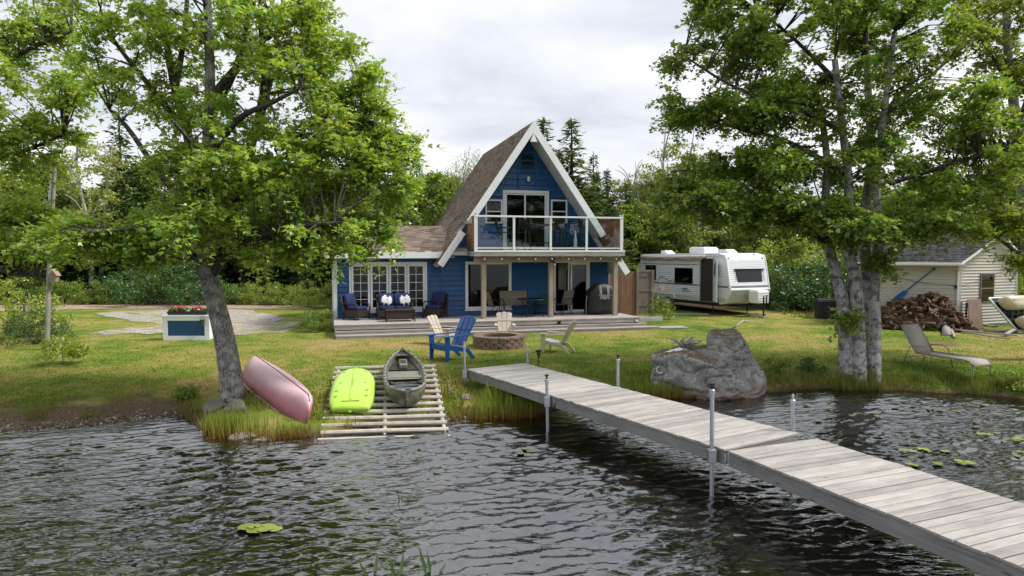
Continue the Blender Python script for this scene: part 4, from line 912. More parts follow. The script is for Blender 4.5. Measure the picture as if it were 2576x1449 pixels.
MB().prism([ev0 + bn * .012, rg + bn * .012, rg + bn * .012 + Vector((0, 0, .09)), ev0 + bn * .012 + Vector((0, 0, .09))], bn * .02 + Vector((0, 0, 0))).build('bargeboard', M['shedw'], shed)
MB().prism([bk + bn * .012, rg + bn * .012, rg + bn * .012 + Vector((0, 0, .09)), bk + bn * .012 + Vector((0, 0, .09))], bn * .02).build('bargeboard', M['shedw'], shed)
MB().bar(ev0 + Vector((-AL - .6, -.06, .03)), ev0 + Vector((-.02, -.06, .03)), .11, .11).build('gutter', M['shedw'], shed, bevel=.02)
MB().tube([(-.10, -.42, SEH - .2), (-.10, -.2, SEH - .32), (-.09, -.06, SEH - .42), (-.09, -.06, .55), (-.14, -.18, .48)], .038, 8).build('downspout', M['shedw'], shed)
MB().box(-AL - .2, .1, -.42, .005, SEH - .155, SEH - .14).build('soffit', M['shedw'], shed)
q0 = bdir * 1.1 + bn * .036; q1 = bdir * 1.9 + bn * .036
sw_ = MB().prism([q0 + Vector((0, 0, .98)), q1 + Vector((0, 0, .98)), q1 + Vector((0, 0, 2.12)), q0 + Vector((0, 0, 2.12))], bn * .03).build('window', M['gate'], shed)
for a, b in ((1.02, 1.5), (1.56, 2.07)): MB().prism([q0 + bdir * .05 + bn * .032 + Vector((0, 0, a)), q1 - bdir * .05 + bn * .032 + Vector((0, 0, a)), q1 - bdir * .05 + bn * .032 + Vector((0, 0, b)), q0 + bdir * .05 + bn * .032 + Vector((0, 0, b))], bn * .006).build('pane', M['darkglass'], sw_)
# paddle on the shed wall
pd = empty('paddle', shed.matrix_world @ Vector((0, 0, 0)), R(-24), 'blue paddle hung slanting on the cream shed wall', 'paddle')
bpy.context.view_layer.update()
def shw(x, y, z): return SC + Matrix.Rotation(R(-24), 3, 'Z') @ Vector((x, y, z))
pd.location = shw(-1.85, -.05, 1.36)
MB().tube([(-.02, 0, 0), (.95, 0, .92)], .02, 8).build('shaft', M['bluetrim'], pd); MB().bar((.92, 0, .96), (1.0, 0, .9), .04, .06).build('grip', M['black'], pd)
bl = MB(); dv2 = Vector((.72, 0, .69)); pv = Vector((-.69, 0, .72)); c0 = Vector((0, 0, 0))
bl.prism([c0 + dv2 * .08 + pv * .025, c0 + dv2 * .0 + pv * .09, c0 - dv2 * .42 + pv * .10, c0 - dv2 * .5 + pv * .05, c0 - dv2 * .5 - pv * .05, c0 - dv2 * .42 - pv * .10, c0 - pv * .09, c0 + dv2 * .08 - pv * .025], (0, -.02, 0)).build('blade', stained('blue paddle blade', (.008, .09, .33), .4), pd)
# bulb string on the shed
ss = empty('string_lights', shw(0, 0, 2.4), 0, 'sagging cable with black bulbs strung across the shed front', 'string lights')
c1 = [shw(-AL + .05, -.06, 2.4), shw(-2.3, -.07, 1.98), shw(-1.2, -.07, 1.72), shw(-.15, -.07, 1.66)]; w2 = lambda t, z: SC + Matrix.Rotation(R(-24), 3, 'Z') @ (bdir * t + bn * .09 + Vector((0, 0, z)))
c2 = [w2(.12, 1.66), w2(.8, 1.80), w2(1.7, 2.0), w2(2.9, 2.35)]
pts = [p - ss.location for p in c1 + c2]; MB().tube(pts, .008, 5).build('cable', M['black'], ss)
for p in (pts[1], pts[3], pts[6], (pts[0] + pts[1]) / 2):
    MB().lathe([(.02, .02), (.04, -.03), (.045, -.09), (.03, -.12)], 8, p).build('bulb', M['black'], ss, True)
# ================================================================ DOCK
DT = .70; dock = empty('dock', (-1.05, 15.82, 0), 0, 'long grey plank dock on steel pipe legs over the water', 'dock')
d1 = Vector((.521, -.853, 0)).normalized(); d3 = Vector((.385, -.923, 0)).normalized()
A0 = Vector((0, 0, 0)); J1 = d1 * 3.56; J2 = J1 + d1 * 4.13
rng = random.Random(5)
def section(o, d, L_, dz=0.0):
    p = Vector((-d.y, d.x, 0)); p = p if p.x > 0 else -p; Wd = 1.58; n = round(L_ / .146); st = L_ / n; ang = math.atan2(p.y, p.x)
    for k in range(n):
        m = MB(); ex = rng.uniform(-.012, .014); h = rng.uniform(-.003, .003)
        m.box(-.02 + ex, Wd + .02 + ex * .5, .003, st - rng.uniform(.006, .013), -.034 + h, h)
        b = m.build('plank', M['dockwood'], dock, bevel=.004); b.location = o + d * ((k + 1) * st) + Vector((0, 0, DT + dz)); b.rotation_euler = (rng.uniform(-.004, .004), 0, ang + rng.uniform(-.003, .003))
    for s_ in (.02, Wd - .02):
        b = MB().box(.02, L_ - .02, -.022, .022, -.22, -.037).build('side_beam', M['dockbeam'], dock); b.location = o + p * s_ + Vector((0, 0, DT + dz)); b.rotation_euler = (0, 0, math.atan2(d.y, d.x))
    for s_ in (.03, L_ - .03, L_ / 2):
        b = MB().box(.045, Wd - .045, -.02, .02, -.21, -.038).build('cross_beam', M['dockbeam'], dock); b.location = o + d * s_ + Vector((0, 0, DT + dz)); b.rotation_euler = (0, 0, ang)
    return p, Wd
p1_, Wd = section(A0, d1, 3.54); section(J1 + d1 * .02, d1, 4.09); section(J2 + d1 * .02, d3, 4.6, -.002)
def leg(pos, top, bot, cap, hasbr=True):
    l = MB().tube([Vector((0, 0, bot)), Vector((0, 0, top))], .03, 10).build('pipe_leg', M['metal'], dock, True, sharp=40); l.location = (pos.x, pos.y, 0); l.rotation_euler = (rng.uniform(-.012, .012), rng.uniform(-.022, 0), 0)
    MB().lathe([(.042, top - .06), (.042, top - .005), (.03, top + .005)], 10).build('pipe_collar', M['metal'], l, True, sharp=40)
    if cap: MB().lathe([(.016, top + .006), (.016, top + .05), (.038, top + .055), (.038, top + .085)], 10).build('solar_cap', M['black'], l)
    else: MB().lathe([(.02, top + .006), (.02, top + .06), (.012, top + .09)], 8).build('pipe_end', M['metal'], l)
    MB().box(-.055, .055, -.05, .05, DT - .21, DT - .02).build('bracket', M['metal'], l, bevel=.006)
    return l
leg(A0 + d1 * .05 - p1_ * .075, at_y(1170, 868, 15.8).z, .2, False); leg(A0 + d1 * .05 + p1_ * (Wd + .08), at_y(1320, 878, 16.6).z, .1, False)
leg(J1 - d1 * .12 - p1_ * .075, at_y(1385, 955, 12.8).z, -1.2, True); leg(J1 - d1 * .12 + p1_ * (Wd + .08), at_y(1558, 912, 13.3).z, -.9, True)
leg(J2 - d1 * .18 - p1_ * .09, at_y(1790, 978, 9.4).z, -1.6, True); leg(J2 - d1 * .18 + p1_ * (Wd + .08), at_y(2015, 1008, 10.2).z, -1.5, False)
e3 = J2 + d1 * .05 + d3 * 4.4; leg(e3 - p1_ * .09, 1.5, -1.7, True)
# ================================================================ KAYAK RACK of white pipes
M['pvc'] = stained('weathered white pipe', (.43, .39, .34), .55, .3, 7.0, objvar=.14)
TL, TR = at_z(852, 925, .72), at_z(1088, 920, .72); BL_, BR_ = at_z(802, 1138, -.12), at_z(1128, 1128, -.12)
rack = empty('launch_rack', (TL + TR) / 2 * .5 + (BL_ + BR_) / 2 * .5, 0, 'sloping white pipe launch ladder running into the water', 'launch ramp'); rack.location.z = .15
o_ = rack.location
def L2(a, b, t): return a * (1 - t) + b * t
bl2, br2 = L2(TL, BL_, 1.10), L2(TR, BR_, 1.10)
for s_ in (0, .5, 1): MB().tube([L2(TL, TR, s_) - o_ - Vector((0, 0, .05)), L2(bl2, br2, s_) - o_ - Vector((0, 0, .05))], .042, 8).build('side_rail', M['pvc'], rack, True, sharp=40)
for k in range(15):
    t = (k + .15) / 15 ; a, b = L2(TL, bl2, t), L2(TR, br2, t); e = (b - a).normalized() * .07; sag = Vector((0, 0, -.012 * math.sin(k)))
    MB().tube([a - e - o_, (a + b) / 2 - o_ + sag, b + e - o_], .046, 8).build('rung', M['pvc'], rack, True, sharp=40)
for s_, t in ((0.02, .05), (.98, .05), (.02, .45), (.98, .45)):
    p = L2(L2(TL, bl2, t), L2(TR, br2, t), s_); MB().tube([p - o_ - Vector((0, 0, .05)), Vector((p.x, p.y, ground(p.x, p.y) - .2)) - o_], .04, 8).build('support_leg', M['pvc'], rack, True)
# ================================================================ BOATS
def hull_obj(name, mat, parent, L_, sec, n=28, m_=26):
    """sec(t) -> ring of points (y,z) for t in -1..1, closed"""
    rings = []
    for i in range(n + 1):
        t = -math.cos(PI * i / n); rings.append([(t * L_ / 2, y, z) for y, z in sec(t)])
    return MB().loft(rings).build(name, mat, parent, True)
def orient(o, a, b, roll=0.0):
    """local +x runs from a to b"""
    d = (b - a); o.location = (a + b) / 2
    q = d.normalized().to_track_quat('X', 'Z'); o.rotation_mode = 'QUATERNION'
    from mathutils import Quaternion
    o.rotation_quaternion = q @ Quaternion((1, 0, 0), roll)
# lime green kayak, hull up
M['lime'] = stained('lime green plastic', (.42, .66, .085), .35, .08, 4.0, spec=.5)
gk = empty('lime_kayak', (0, 0, 0), 0, 'lime green kayak lying hull up on the pipe ramp', 'kayak')
def upt(t): return L2(L2(TL, bl2, t), L2(TR, br2, t), .17)
a_, b_ = upt(.57) + Vector((.06, 0, .09)), upt(.10) + Vector((.05, .05, .06)); orient(gk, a_, b_)
Lk = (b_ - a_).length
def sec_lime(t):
    w = .46 * (1 - max(0, t) ** 2.2) ** .62 * (1 - .22 * max(0, -t) ** 5); w = max(w, .03); d = .20 * (1 - .55 * abs(t) ** 4); out = []
    for k in range(26):
        a = 2 * PI * k / 26; c, s_ = math.cos(a), math.sin(a); e = lambda v, p: math.copysign(abs(v) ** p, v)
        y = w * e(c, .55); z = d * e(s_, .6) if s_ > 0 else .05 * e(s_, .8)
        out.append((y, z))
    return out
hull_obj('hull', M['lime'], gk, Lk, sec_lime)
def on_lime(x, y):   # height of hull bottom
    return .20 * (1 - .55 * abs(2 * x / Lk) ** 4) + .004
limed = stained('shaded lime groove', (.20, .42, .03), .4)
MB().loft([[(x, y, on_lime(x, y) - .004) for y in (-.035, .035)] + [(x, y, on_lime(x, y) + .012) for y in (.02, -.02)] for x in np.linspace(-.9, 1.05, 12)]).build('keel_ridge', M['lime'], gk)
for x, y in ((.55, .22), (.55, -.22), (-.1, .25), (-.1, -.25), (-.5, .3), (-.75, .3), (-.5, -.3), (-.75, -.3), (-1.2, 0)): MB().lathe([(.035, -.02), (.035, .004), (.02, .003)], 10, (x, y, on_lime(x, y) - .012)).build('scupper_hole', limed, gk)
MB().box(-.96, -.94, -.17, .17, on_lime(-.95, 0) - .002, on_lime(-.95, 0) + .003).build('lettering', M['blackmetal'], gk)
MB().loft([[(x, y, on_lime(x, y) + dz_) for y, dz_ in ((-.012, .013), (.012, .013), (.012, .016), (-.012, .016))] for x in np.linspace(-.3, .1, 4)]).build('drain_slot', limed, gk)
MB().tube([(.8 + .12 * math.cos(a), .3 * math.sin(a), on_lime(.8, 0) + .001) for a in np.linspace(-1.5, 1.5, 13)], .012, 5).build('bow_groove', limed, gk)
# olive sit-on-top fishing kayak, deck up
M['olive'] = stained('olive camouflage plastic', (.085, .078, .055), .45, .45, 5.0, col2=(.23, .215, .165), detail=2.0); M['olived'] = stained('dark olive well', (.035, .033, .026), .6, .3, 6.0); M['oliveg'] = stained('olive tan rim', (.20, .188, .155), .5, .25, 6.0)
ok = empty('olive_kayak', (0, 0, 0), 0, 'olive grey sit-on-top fishing kayak on the pipe ramp', 'kayak')
def upt2(t): return L2(L2(TL, bl2, t), L2(TR, br2, t), .68)
a_, b_ = upt2(.58) + Vector((.03, 0, .24)), upt2(.04) + Vector((-.05, .2, .22)); orient(ok, a_, b_); Lo = (b_ - a_).length
def wid(t): return max(.02, .45 * (1 - abs(t) ** (2.1 if t > 0 else 3.6)) ** .75)
def sec_ol(t):
    w = wid(t); out = []; dep = .25 * (1 - .55 * abs(t) ** 3); rim = .12 + .10 * abs(t) ** 2.5; ins = .055 if abs(t) < .9 else .012
    well = rim - (.13 if abs(t) < .86 else .02)
    for k in range(14):                      # hull underside, left rim to right rim
        a = PI * k / 13; out.append((-w * math.copysign(abs(math.cos(a)) ** .6, math.cos(a)), rim - (dep + rim) * abs(math.sin(a)) ** .7))
    wi = max(w - ins, .005)
    out += [(wi, rim + .012), (wi * .86, well), (wi * .5, well - .01), (0, well - .012), (-wi * .5, well - .01), (-wi * .86, well), (-wi, rim + .012)]
    return out
hull_obj('hull', M['olive'], ok, Lo, sec_ol, 34)
for s_ in (-1, 1): MB().tube([(t * Lo / 2, s_ * (wid(t) - .025), .137 + .10 * abs(t) ** 2.5) for t in np.linspace(-.97, .97, 30)], .034, 7).build('gunwale', M['oliveg'], ok, True)
def dcked(x0, x1, z, name, mat):
    pts = [(x, s_ * max(.02, wid(2 * x / Lo) - .09)) for s_, xs_ in ((1, np.linspace(x0, x1, 9)), (-1, np.linspace(x1, x0, 9))) for x in xs_]
    return MB().prism([(x, y, z) for x, y in pts], (0, 0, .012)).build(name, mat, ok)
dcked(-1.35, -.45, .045, 'rear_well', stained('grey mesh', (.10, .11, .13), .6)); dcked(-.34, -.26, .14, 'seat_back', M['oliveg']); dcked(-.15, .35, .03, 'seat', M['oliveg']); dcked(.4, .95, .045, 'foot_well', M['olived']); dcked(1.0, Lo / 2 - .12, .175, 'bow_deck', M['olive'])
for x in (-1.2, -1.0, -.8, -.62):
    w_ = wid(2 * x / Lo) - .07; MB().tube([(x, -w_, .10), (x + .1, 0, .095), (x, w_, .10)], .012, 6).build('bungee', M['black'], ok)
MB().box(.45, .85, -.09, .09, .06, .16).build('console', M['oliveg'], ok, bevel=.02); MB().box(.55, .75, -.06, .06, .161, .175).build('hatch', M['olived'], ok)
for s_ in (-1, 1): MB().lathe([(.06, 0), (.06, .03), (.03, .05)], 12, (-.62, s_ * .29, .12)).build('rod_holder', M['black'], ok)
MB().tube([(Lo / 2 - .12, -.05, .22), (Lo / 2 - .04, 0, .28), (Lo / 2 - .12, .05, .22)], .016, 6).build('carry_handle', M['black'], ok)
for t in np.linspace(-.85, .85, 12):
    for s_ in (-1, 1): MB().lathe([(.014, 0), (.014, .012)], 6, (t * Lo / 2, s_ * (wid(t) - .025), .17 + .10 * abs(t) ** 2.5)).build('bolt', M['black'], ok)
# faded pink canoe, hull up beside the tree
def canoe_mat():
    m, nt, out = newmat('faded red canoe with hull shading'); t = N(nt, 'ShaderNodeTexCoord'); s_ = N(nt, 'ShaderNodeSeparateXYZ', {0: t.outputs['Object']})
    n = N(nt, 'ShaderNodeTexNoise', {'Vector': t.outputs['Object'], 'Scale': 3.0, 'Detail': 6.0, 'Roughness': .65})
    f = math_(nt, 'ADD', math_(nt, 'MULTIPLY', s_.outputs[2], 1.7), math_(nt, 'MULTIPLY', math_(nt, 'SUBTRACT', n.outputs[0], .5), .35))
    c = ramp(nt, f, [(.12, (.36, .115, .145)), (.42, (.47, .20, .235)), (.66, (.58, .385, .42))]); principled(nt, out, c, .45, **{'Specular IOR Level': .4}); return m  # hull shading is painted in: pale top, deeper pink sides
cn = empty('canoe', (0, 0, 0), 0, 'faded pink canoe lying hull up beside the leaning maple', 'canoe')
ne = at_z(770, 1082, .0); fe = at_z(645, 945, .42); d_ = (fe - ne); d_.z = 0; d_.normalize(); fe = ne + d_ * 5.1; ne.z = .15; fe.z = .36
orient(cn, ne, fe, R(16)); Lc = (fe - ne).length
def sec_c(t):
    w = max(.012, .52 * (1 - abs(t) ** 2.1) ** .8); top = .50 - .02 * abs(t) ** 2 - .26 * max(0, (abs(t) - .86) / .14) ** 2.2; sheer = -.20 * abs(t) ** 4; out = []
    for k in range(17):
        a = PI * k / 16; out.append((w * math.copysign(abs(math.cos(a)) ** .62, math.cos(a)), sheer + (top - sheer) * math.sin(a) ** .72))
    wi = max(w - .02, .004)
    for k in range(11):
        a = PI * (1 - k / 10); out.append((wi * math.copysign(abs(math.cos(a)) ** .62, math.cos(a)), sheer + .0 + max(0, (top - sheer - .03)) * math.sin(a) ** .72))
    return out
hull_obj('hull', canoe_mat(), cn, Lc, sec_c, 40)
def keelz(t): return .50 - .02 * abs(t) ** 2 - .26 * max(0, (abs(t) - .86) / .14) ** 2.2
MB().tube([(t * Lc / 2, 0, keelz(t) + .004) for t in np.linspace(-.95, .95, 30)], .012, 6).build('keel_strip', stained('dark keel line', (.10, .03, .05), .5), cn, True)
for s_ in (-1, 1): MB().tube([(t * Lc / 2, s_ * max(.012, .52 * (1 - abs(t) ** 2.1) ** .8), -.20 * abs(t) ** 4) for t in np.linspace(-.99, .99, 34)], .018, 6).build('gunwale', stained('pale gunwale', (.36, .27, .25), .5), cn, True)
# ================================================================ FIRE PIT
M['block'] = stained('brown retaining block', (.20, .135, .10), .9, .3, 14.0, objvar=.2, bump=.012); M['ash'] = stained('ash and char', (.03, .027, .025), .95, .5, 9.0)
pc_ = Gv(1256, 872); pit = empty('fire_pit', pc_, 0, 'round brown block fire pit on the lawn', 'fire pit')
def wedge(r0, r1, a, h, gap=.012, n=3, name='block'):
    """one block: a curved brick of the ring centred on angle 0"""
    P = []
    for z in (0, h - .004):
        for r, k in ((r1, -.02), (r0, 0.0)):
            P += [((r + (0 if 0 < i < n else k)) * math.cos(t), (r + (0 if 0 < i < n else k)) * math.sin(t), z) for i, t in enumerate(np.linspace(-a / 2 + gap / r1, a / 2 - gap / r1, n + 1))]
    q = n + 1; F_ = []
    for i in range(n):
        F_ += [(i, i + 1, 2 * q + i + 1, 2 * q + i), (q + i + 1, q + i, 3 * q + i, 3 * q + i + 1), (2 * q + i, 2 * q + i + 1, 3 * q + i + 1, 3 * q + i), (i + 1, i, q + i, q + i + 1)]
    F_ += [(0, 2 * q, 3 * q, q), (n, q + n, 3 * q + n, 2 * q + n)]
    return MB().add(P, F_).mesh(name, M['block'])
NB = 18; RO = .82; me1 = wedge(RO - .24, RO, 2 * PI / NB, .10); me2 = wedge(RO - .27, RO + .015, 2 * PI / 14, .07)
for c in range(3):
    for k in range(NB):
        b = link('block', me1, pit); b.location = (random.uniform(-.006, .006), random.uniform(-.006, .006), c * .10); b.rotation_euler = (0, 0, 2 * PI * (k + .5 * (c % 2)) / NB)
for k in range(14): b = link('cap_block', me2, pit); b.location = (0, 0, .301); b.rotation_euler = (0, 0, 2 * PI * k / 14)
MB().lathe([(.0, .05), (.3, .06), (.57, .03)], 24).build('ash_bed', M['ash'], pit, True)
MB().lathe([(.565, .02), (.565, .34), (.555, .34), (.555, .02)], 32).build('steel_liner', M['ash'], pit, True)
# ================================================================ GARDEN CHAIRS
def adirondack(loc, rz, label, mat, s=1.0, slats=3):
    """local: sits at the origin, faces -y"""
    t = empty('adirondack_chair', loc, rz, label, 'chair', 'chairs round the fire pit'); t.scale = (s, s, s); mm = M[mat]
    y0, z0 = .17, .30; y1, z1 = .50, .98; wb, wt = .44, .58
    for k in range(slats):
        a0, a1 = -wb / 2 + wb * k / slats, -wb / 2 + wb * (k + 1) / slats - .012; b0, b1 = -wt / 2 + wt * k / slats, -wt / 2 + wt * (k + 1) / slats - .014
        rise = lambda x: -.05 * (x / (wt / 2)) ** 2
        P = [(a0, y0, z0), (a1, y0, z0), ((a1 + b1) / 2, (y0 + y1) / 2 + .02, (z0 + z1) / 2), (b1, y1, z1 - .03 + rise(b1)), ((b0 + b1) / 2, y1 + .008, z1 + rise((b0 + b1) / 2)), (b0, y1, z1 - .03 + rise(b0)), ((a0 + b0) / 2, (y0 + y1) / 2 + .02, (z0 + z1) / 2)]
        MB().prism(P, (0, .028, -.008)).build('back_slat', mm, t, bevel=.008)
    MB().box(-.24, .24, .345, .365, .60, .67).build('back_rail', mm, t)
    for k in range(4):
        ya = -.36 + k * .135; za = .385 - .022 * k - .008 * (k > 0)
        MB().prism([(-.27, ya, za), (.27, ya, za), (.27, ya + .124, za - .03), (-.27, ya + .124, za - .03)], (0, 0, -.022)).build('seat_slat', mm, t, bevel=.006)
    MB().box(-.27, .27, -.385, -.362, .24, .375).build('front_apron', mm, t, bevel=.008)
    for sx in (-1, 1):
        MB().prism([(sx * .275 - .0, -.40, 0), (sx * .275, -.31, 0), (sx * .275, -.28, .38), (sx * .275, -.29, .555), (sx * .275, -.42, .555), (sx * .275, -.41, .38)], (sx * .035, 0, 0)).build('front_leg', mm, t, bevel=.008)
        MB().prism([(sx * .235, -.34, .36), (sx * .235, .30, .24), (sx * .235, .50, 0), (sx * .235, .40, 0), (sx * .235, .24, .16), (sx * .235, -.34, .26)], (sx * .035, 0, 0)).build('rear_leg', mm, t, bevel=.008)
        MB().prism([(sx * .25, -.46, .575), (sx * .36, -.46, .575), (sx * .375, -.2, .575), (sx * .34, .36, .575), (sx * .27, .36, .575)], (0, 0, -.022)).build('armrest', mm, t, bevel=.008)
    return t
def face(dx, dy): return math.atan2(dx, -dy)      # heading so that -y of the chair points along (dx,dy)
adirondack(Gv(1118, 866), face(.85, -.5), 'tan resin garden chair behind the blue one, left of the fire pit', 'tanplastic', .95)
adirondack(Gv(1270, 856), face(.05, -1), 'tan resin garden chair facing the lake behind the fire pit', 'tanplastic', .95)
adirondack(Gv(1402, 885), face(-.86, .42), 'tan resin garden chair on the right of the fire pit, seen from behind', 'tanplastic', .97)
adirondack(Gv(1136, 903), face(-.72, -.69), 'bright blue resin garden chair by the inner end of the dock', 'bluepl', 1.2, 3)
# solar path light
pl_ = empty('path_light', Gv(1355, 918), 0, 'black solar path light on the lawn beside the dock', 'path light')
MB().tube([(0, 0, -.05), (0, 0, .2)], .012, 6).build('stake', M['black'], pl_); MB().lathe([(.012, .2), (.05, .30), (.055, .36)], 10).build('lantern', M['glass'], pl_, True); MB().lathe([(.07, .361), (.075, .39), (.03, .395)], 10).build('cap', M['black'], pl_)
for k in range(4): MB().tube([(.012 * math.cos(k * PI / 2), .012 * math.sin(k * PI / 2), .19), (.062 * math.cos(k * PI / 2), .062 * math.sin(k * PI / 2), .365)], .006, 5).build('cage_bar', M['black'], pl_)
# ================================================================ BOULDER
def rock_mat(name, base, dark, pale, rust=None, wetz=None):
    m, nt, out = newmat(name); t = N(nt, 'ShaderNodeTexCoord'); P = t.outputs['Object']
    a = N(nt, 'ShaderNodeTexNoise', {'Vector': P, 'Scale': 1.8, 'Detail': 9.0, 'Roughness': .68}); b = N(nt, 'ShaderNodeTexNoise', {'Vector': P, 'Scale': 26.0, 'Detail': 5.0, 'Roughness': .75})
    v = N(nt, 'ShaderNodeTexVoronoi', {'Vector': P, 'Scale': 9.0})
    f = math_(nt, 'ADD', math_(nt, 'MULTIPLY', a.outputs[0], .5), math_(nt, 'MULTIPLY', b.outputs[0], .5))
    c = ramp(nt, f, [(.38, dark), (.5, base), (.60, pale)])
    l = N(nt, 'ShaderNodeTexNoise', {'Vector': P, 'Scale': 6.0, 'Detail': 8.0, 'Roughness': .8}); c = mixc(nt, ramp(nt, l.outputs[0], [(.56, (0, 0, 0)), (.63, (.8, .8, .8))]), c, pale)
    k = N(nt, 'ShaderNodeTexNoise', {'Vector': P, 'Scale': 3.3, 'Detail': 8.0, 'Roughness': .75}); c = mixc(nt, ramp(nt, k.outputs[0], [(.57, (0, 0, 0)), (.66, (.85, .85, .85))]), c, scal(dark, .55))
    if rust:
        g = N(nt, 'ShaderNodeNewGeometry'); nz = N(nt, 'ShaderNodeSeparateXYZ', {0: g.outputs['Normal']}); pz = N(nt, 'ShaderNodeSeparateXYZ', {0: P})
        up = ramp(nt, math_(nt, 'ADD', nz.outputs[2], math_(nt, 'MULTIPLY', math_(nt, 'SUBTRACT', a.outputs[0], .5), .9)), [(.72, (0, 0, 0)), (.9, (1, 1, 1))])
        c = mixc(nt, math_(nt, 'MULTIPLY', up, ramp(nt, pz.outputs[2], [(.4, (0, 0, 0)), (.6, (.85, .85, .85))])), c, ramp(nt, b.outputs[0], [(.35, (.10, .06, .028)), (.7, (.23, .135, .05))]))
        low = ramp(nt, math_(nt, 'ADD', pz.outputs[2], math_(nt, 'MULTIPLY', a.outputs[0], .3)), [(.3, (1, 1, 1)), (.62, (0, 0, 0))]); c = mixc(nt, math_(nt, 'MULTIPLY', low, .6), c, (.23, .165, .13))
    principled(nt, out, c, .92, math_(nt, 'ADD', f, l.outputs[0]), .04, 1.0, **{'Specular IOR Level': .2}); return m
def rock(name, hulls, mat, loc, voxel=.06, amp=.05, fs=2.2, rz=0.0, label=None, cat='rock', group=None, facet=None):
    """pieces given as point clouds -> merged, roughened stone"""
    bm = bmesh.new()
    for pts in hulls:
        vs = [bm.verts.new(p) for p in pts]; r_ = bmesh.ops.convex_hull(bm, input=vs)
    me = bpy.data.meshes.new(name); bm.to_mesh(me); bm.free(); o = link(name, me)
    m = o.modifiers.new('r', 'REMESH'); m.mode = 'VOXEL'; m.voxel_size = voxel
    bpy.context.view_layer.update(); dg = bpy.context.evaluated_depsgraph_get(); ne_ = bpy.data.meshes.new_from_object(o.evaluated_get(dg)); o.modifiers.clear(); o.data = ne_
    ne_.name = name; n = len(ne_.vertices); co = np.empty(n * 3); ne_.vertices.foreach_get('co', co); no = np.empty(n * 3); ne_.vertices.foreach_get('normal', no); co = co.reshape(-1, 3); no = no.reshape(-1, 3)
    d = np.array([mnoise.fractal(Vector(p) * fs, 1.0, 2.0, 5) for p in co]); rid = np.array([abs(mnoise.noise(Vector((p[0], p[1], p[2] * 2.2)) * fs * .7 + Vector((7, 3, 1)))) for p in co])
    co += no * (amp * d - amp * .9 * np.clip(.12 - rid, 0, 1) / .12)[:, None]
    ne_.vertices.foreach_set('co', co.ravel()); ne_.polygons.foreach_set('use_smooth', [True] * len(ne_.polygons)); ne_.materials.clear(); ne_.materials.append(mat); ne_.update()
    o.location = loc; o.rotation_euler = (0, 0, rz); return tag(o, label, cat, group)
M['granite'] = rock_mat('lichened granite', (.31, .30, .288), (.15, .145, .14), (.52, .51, .48), (.13, .055, .016)); M['stone'] = rock_mat('grey shore stone', (.24, .21, .17), (.12, .10, .08), (.36, .33, .27))
BD = 16.2
def bp(x, y, dy): p = at_y(x, y, BD + dy); return (p.x, p.y, p.z)
B0 = Vector(at_z(1785, 1000, 0)); B0.y = BD
def rel(L_): return [tuple(Vector(p) - Vector((B0.x, BD, 0))) for p in L_]
lobe1 = rel([bp(1636, 905, .0), bp(1640, 980, .05), bp(1642, 895, .5), bp(1700, 892, -.15), bp(1700, 868, .9), bp(1655, 880, 1.0), bp(1790, 918, -.45), bp(1850, 935, -.5), bp(1860, 985, -.55), bp(1700, 1000, -.25), bp(1800, 1010, -.6), bp(1850, 880, 1.0), bp(1640, 1000, .3), bp(1900, 1010, -.2), bp(1840, 940, 1.2), bp(1660, 950, 1.3)])
lobe2 = rel([bp(1690, 872, .75), bp(1740, 880, .15), bp(1800, 895, .05), bp(1840, 885, .2), bp(1800, 950, .1), bp(1700, 930, .3), bp(1720, 870, 1.1), bp(1830, 866, 1.1), bp(1730, 950, 1.2)])
lobe3 = rel([bp(1778, 832, .75), bp(1795, 824, .9), bp(1845, 824, .9), bp(1862, 832, .75), bp(1780, 865, .45), bp(1850, 880, -.1), bp(1893, 905, .25), bp(1925, 950, .1), bp(1933, 985, .15), bp(1900, 1003, -.25), bp(1850, 1005, -.5), bp(1800, 960, .0), bp(1830, 915, -.35), bp(1880, 880, .9), bp(1925, 960, 1.2), bp(1790, 940, 1.4), bp(1820, 850, 1.3), bp(1850, 1010, .5)])
rock('boulder', [lobe1, lobe2, lobe3], M['granite'], (B0.x, BD, 0), 0.036, .075, 2.6, label='huge lichen grey boulder with a sloping ledge at the shore', cat='boulder')
bd_ = bpy.data.objects['boulder']
def branch(name, pts, r0, r1, mat, label=None, cat='branch', group=None, parent=None, n=6):
    o_ = Vector(pts[0]); m = MB().tube([Vector(p) - o_ for p in pts], [r0 + (r1 - r0) * i / (len(pts) - 1) for i in range(len(pts))], n).build(name, mat, parent, True); m.location = o_; return tag(m, label, cat, group)
M['drift'] = wood('bleached driftwood', (.17, .155, .14), (.29, .27, .25), (.42, .40, .37), 0, .15, knots=False)
dq = empty('driftwood_root', at_y(1722, 868, BD + .6), 0, 'tangled bleached driftwood root lying on the boulder ledge', 'driftwood')
rr = random.Random(3)
for k in range(16):
    a = rr.uniform(0, 2 * PI); l = rr.uniform(.18, .48); p = [(rr.uniform(-.1, .1), rr.uniform(-.1, .1), rr.uniform(-.03, .05))]
    for j in range(4): q = p[-1]; p.append((q[0] + math.cos(a) * l / 4, q[1] + math.sin(a) * l / 4, q[2] + rr.uniform(-.03, .075))); a += rr.uniform(-.6, .6)
    MB().tube(p, [.03, .026, .02, .014, .007], 6).build('root', M['drift'], dq, True)
wbp = MB().box(-.28, .28, -.09, .09, 0, .025).build('white_board', M['vinyl'], None, bevel=.004); wbp.location = at_y(1690, 886, BD + .32); wbp.rotation_euler = (R(8), R(-14), R(18)); tag(wbp, 'short white board lying on the boulder ledge', 'board')
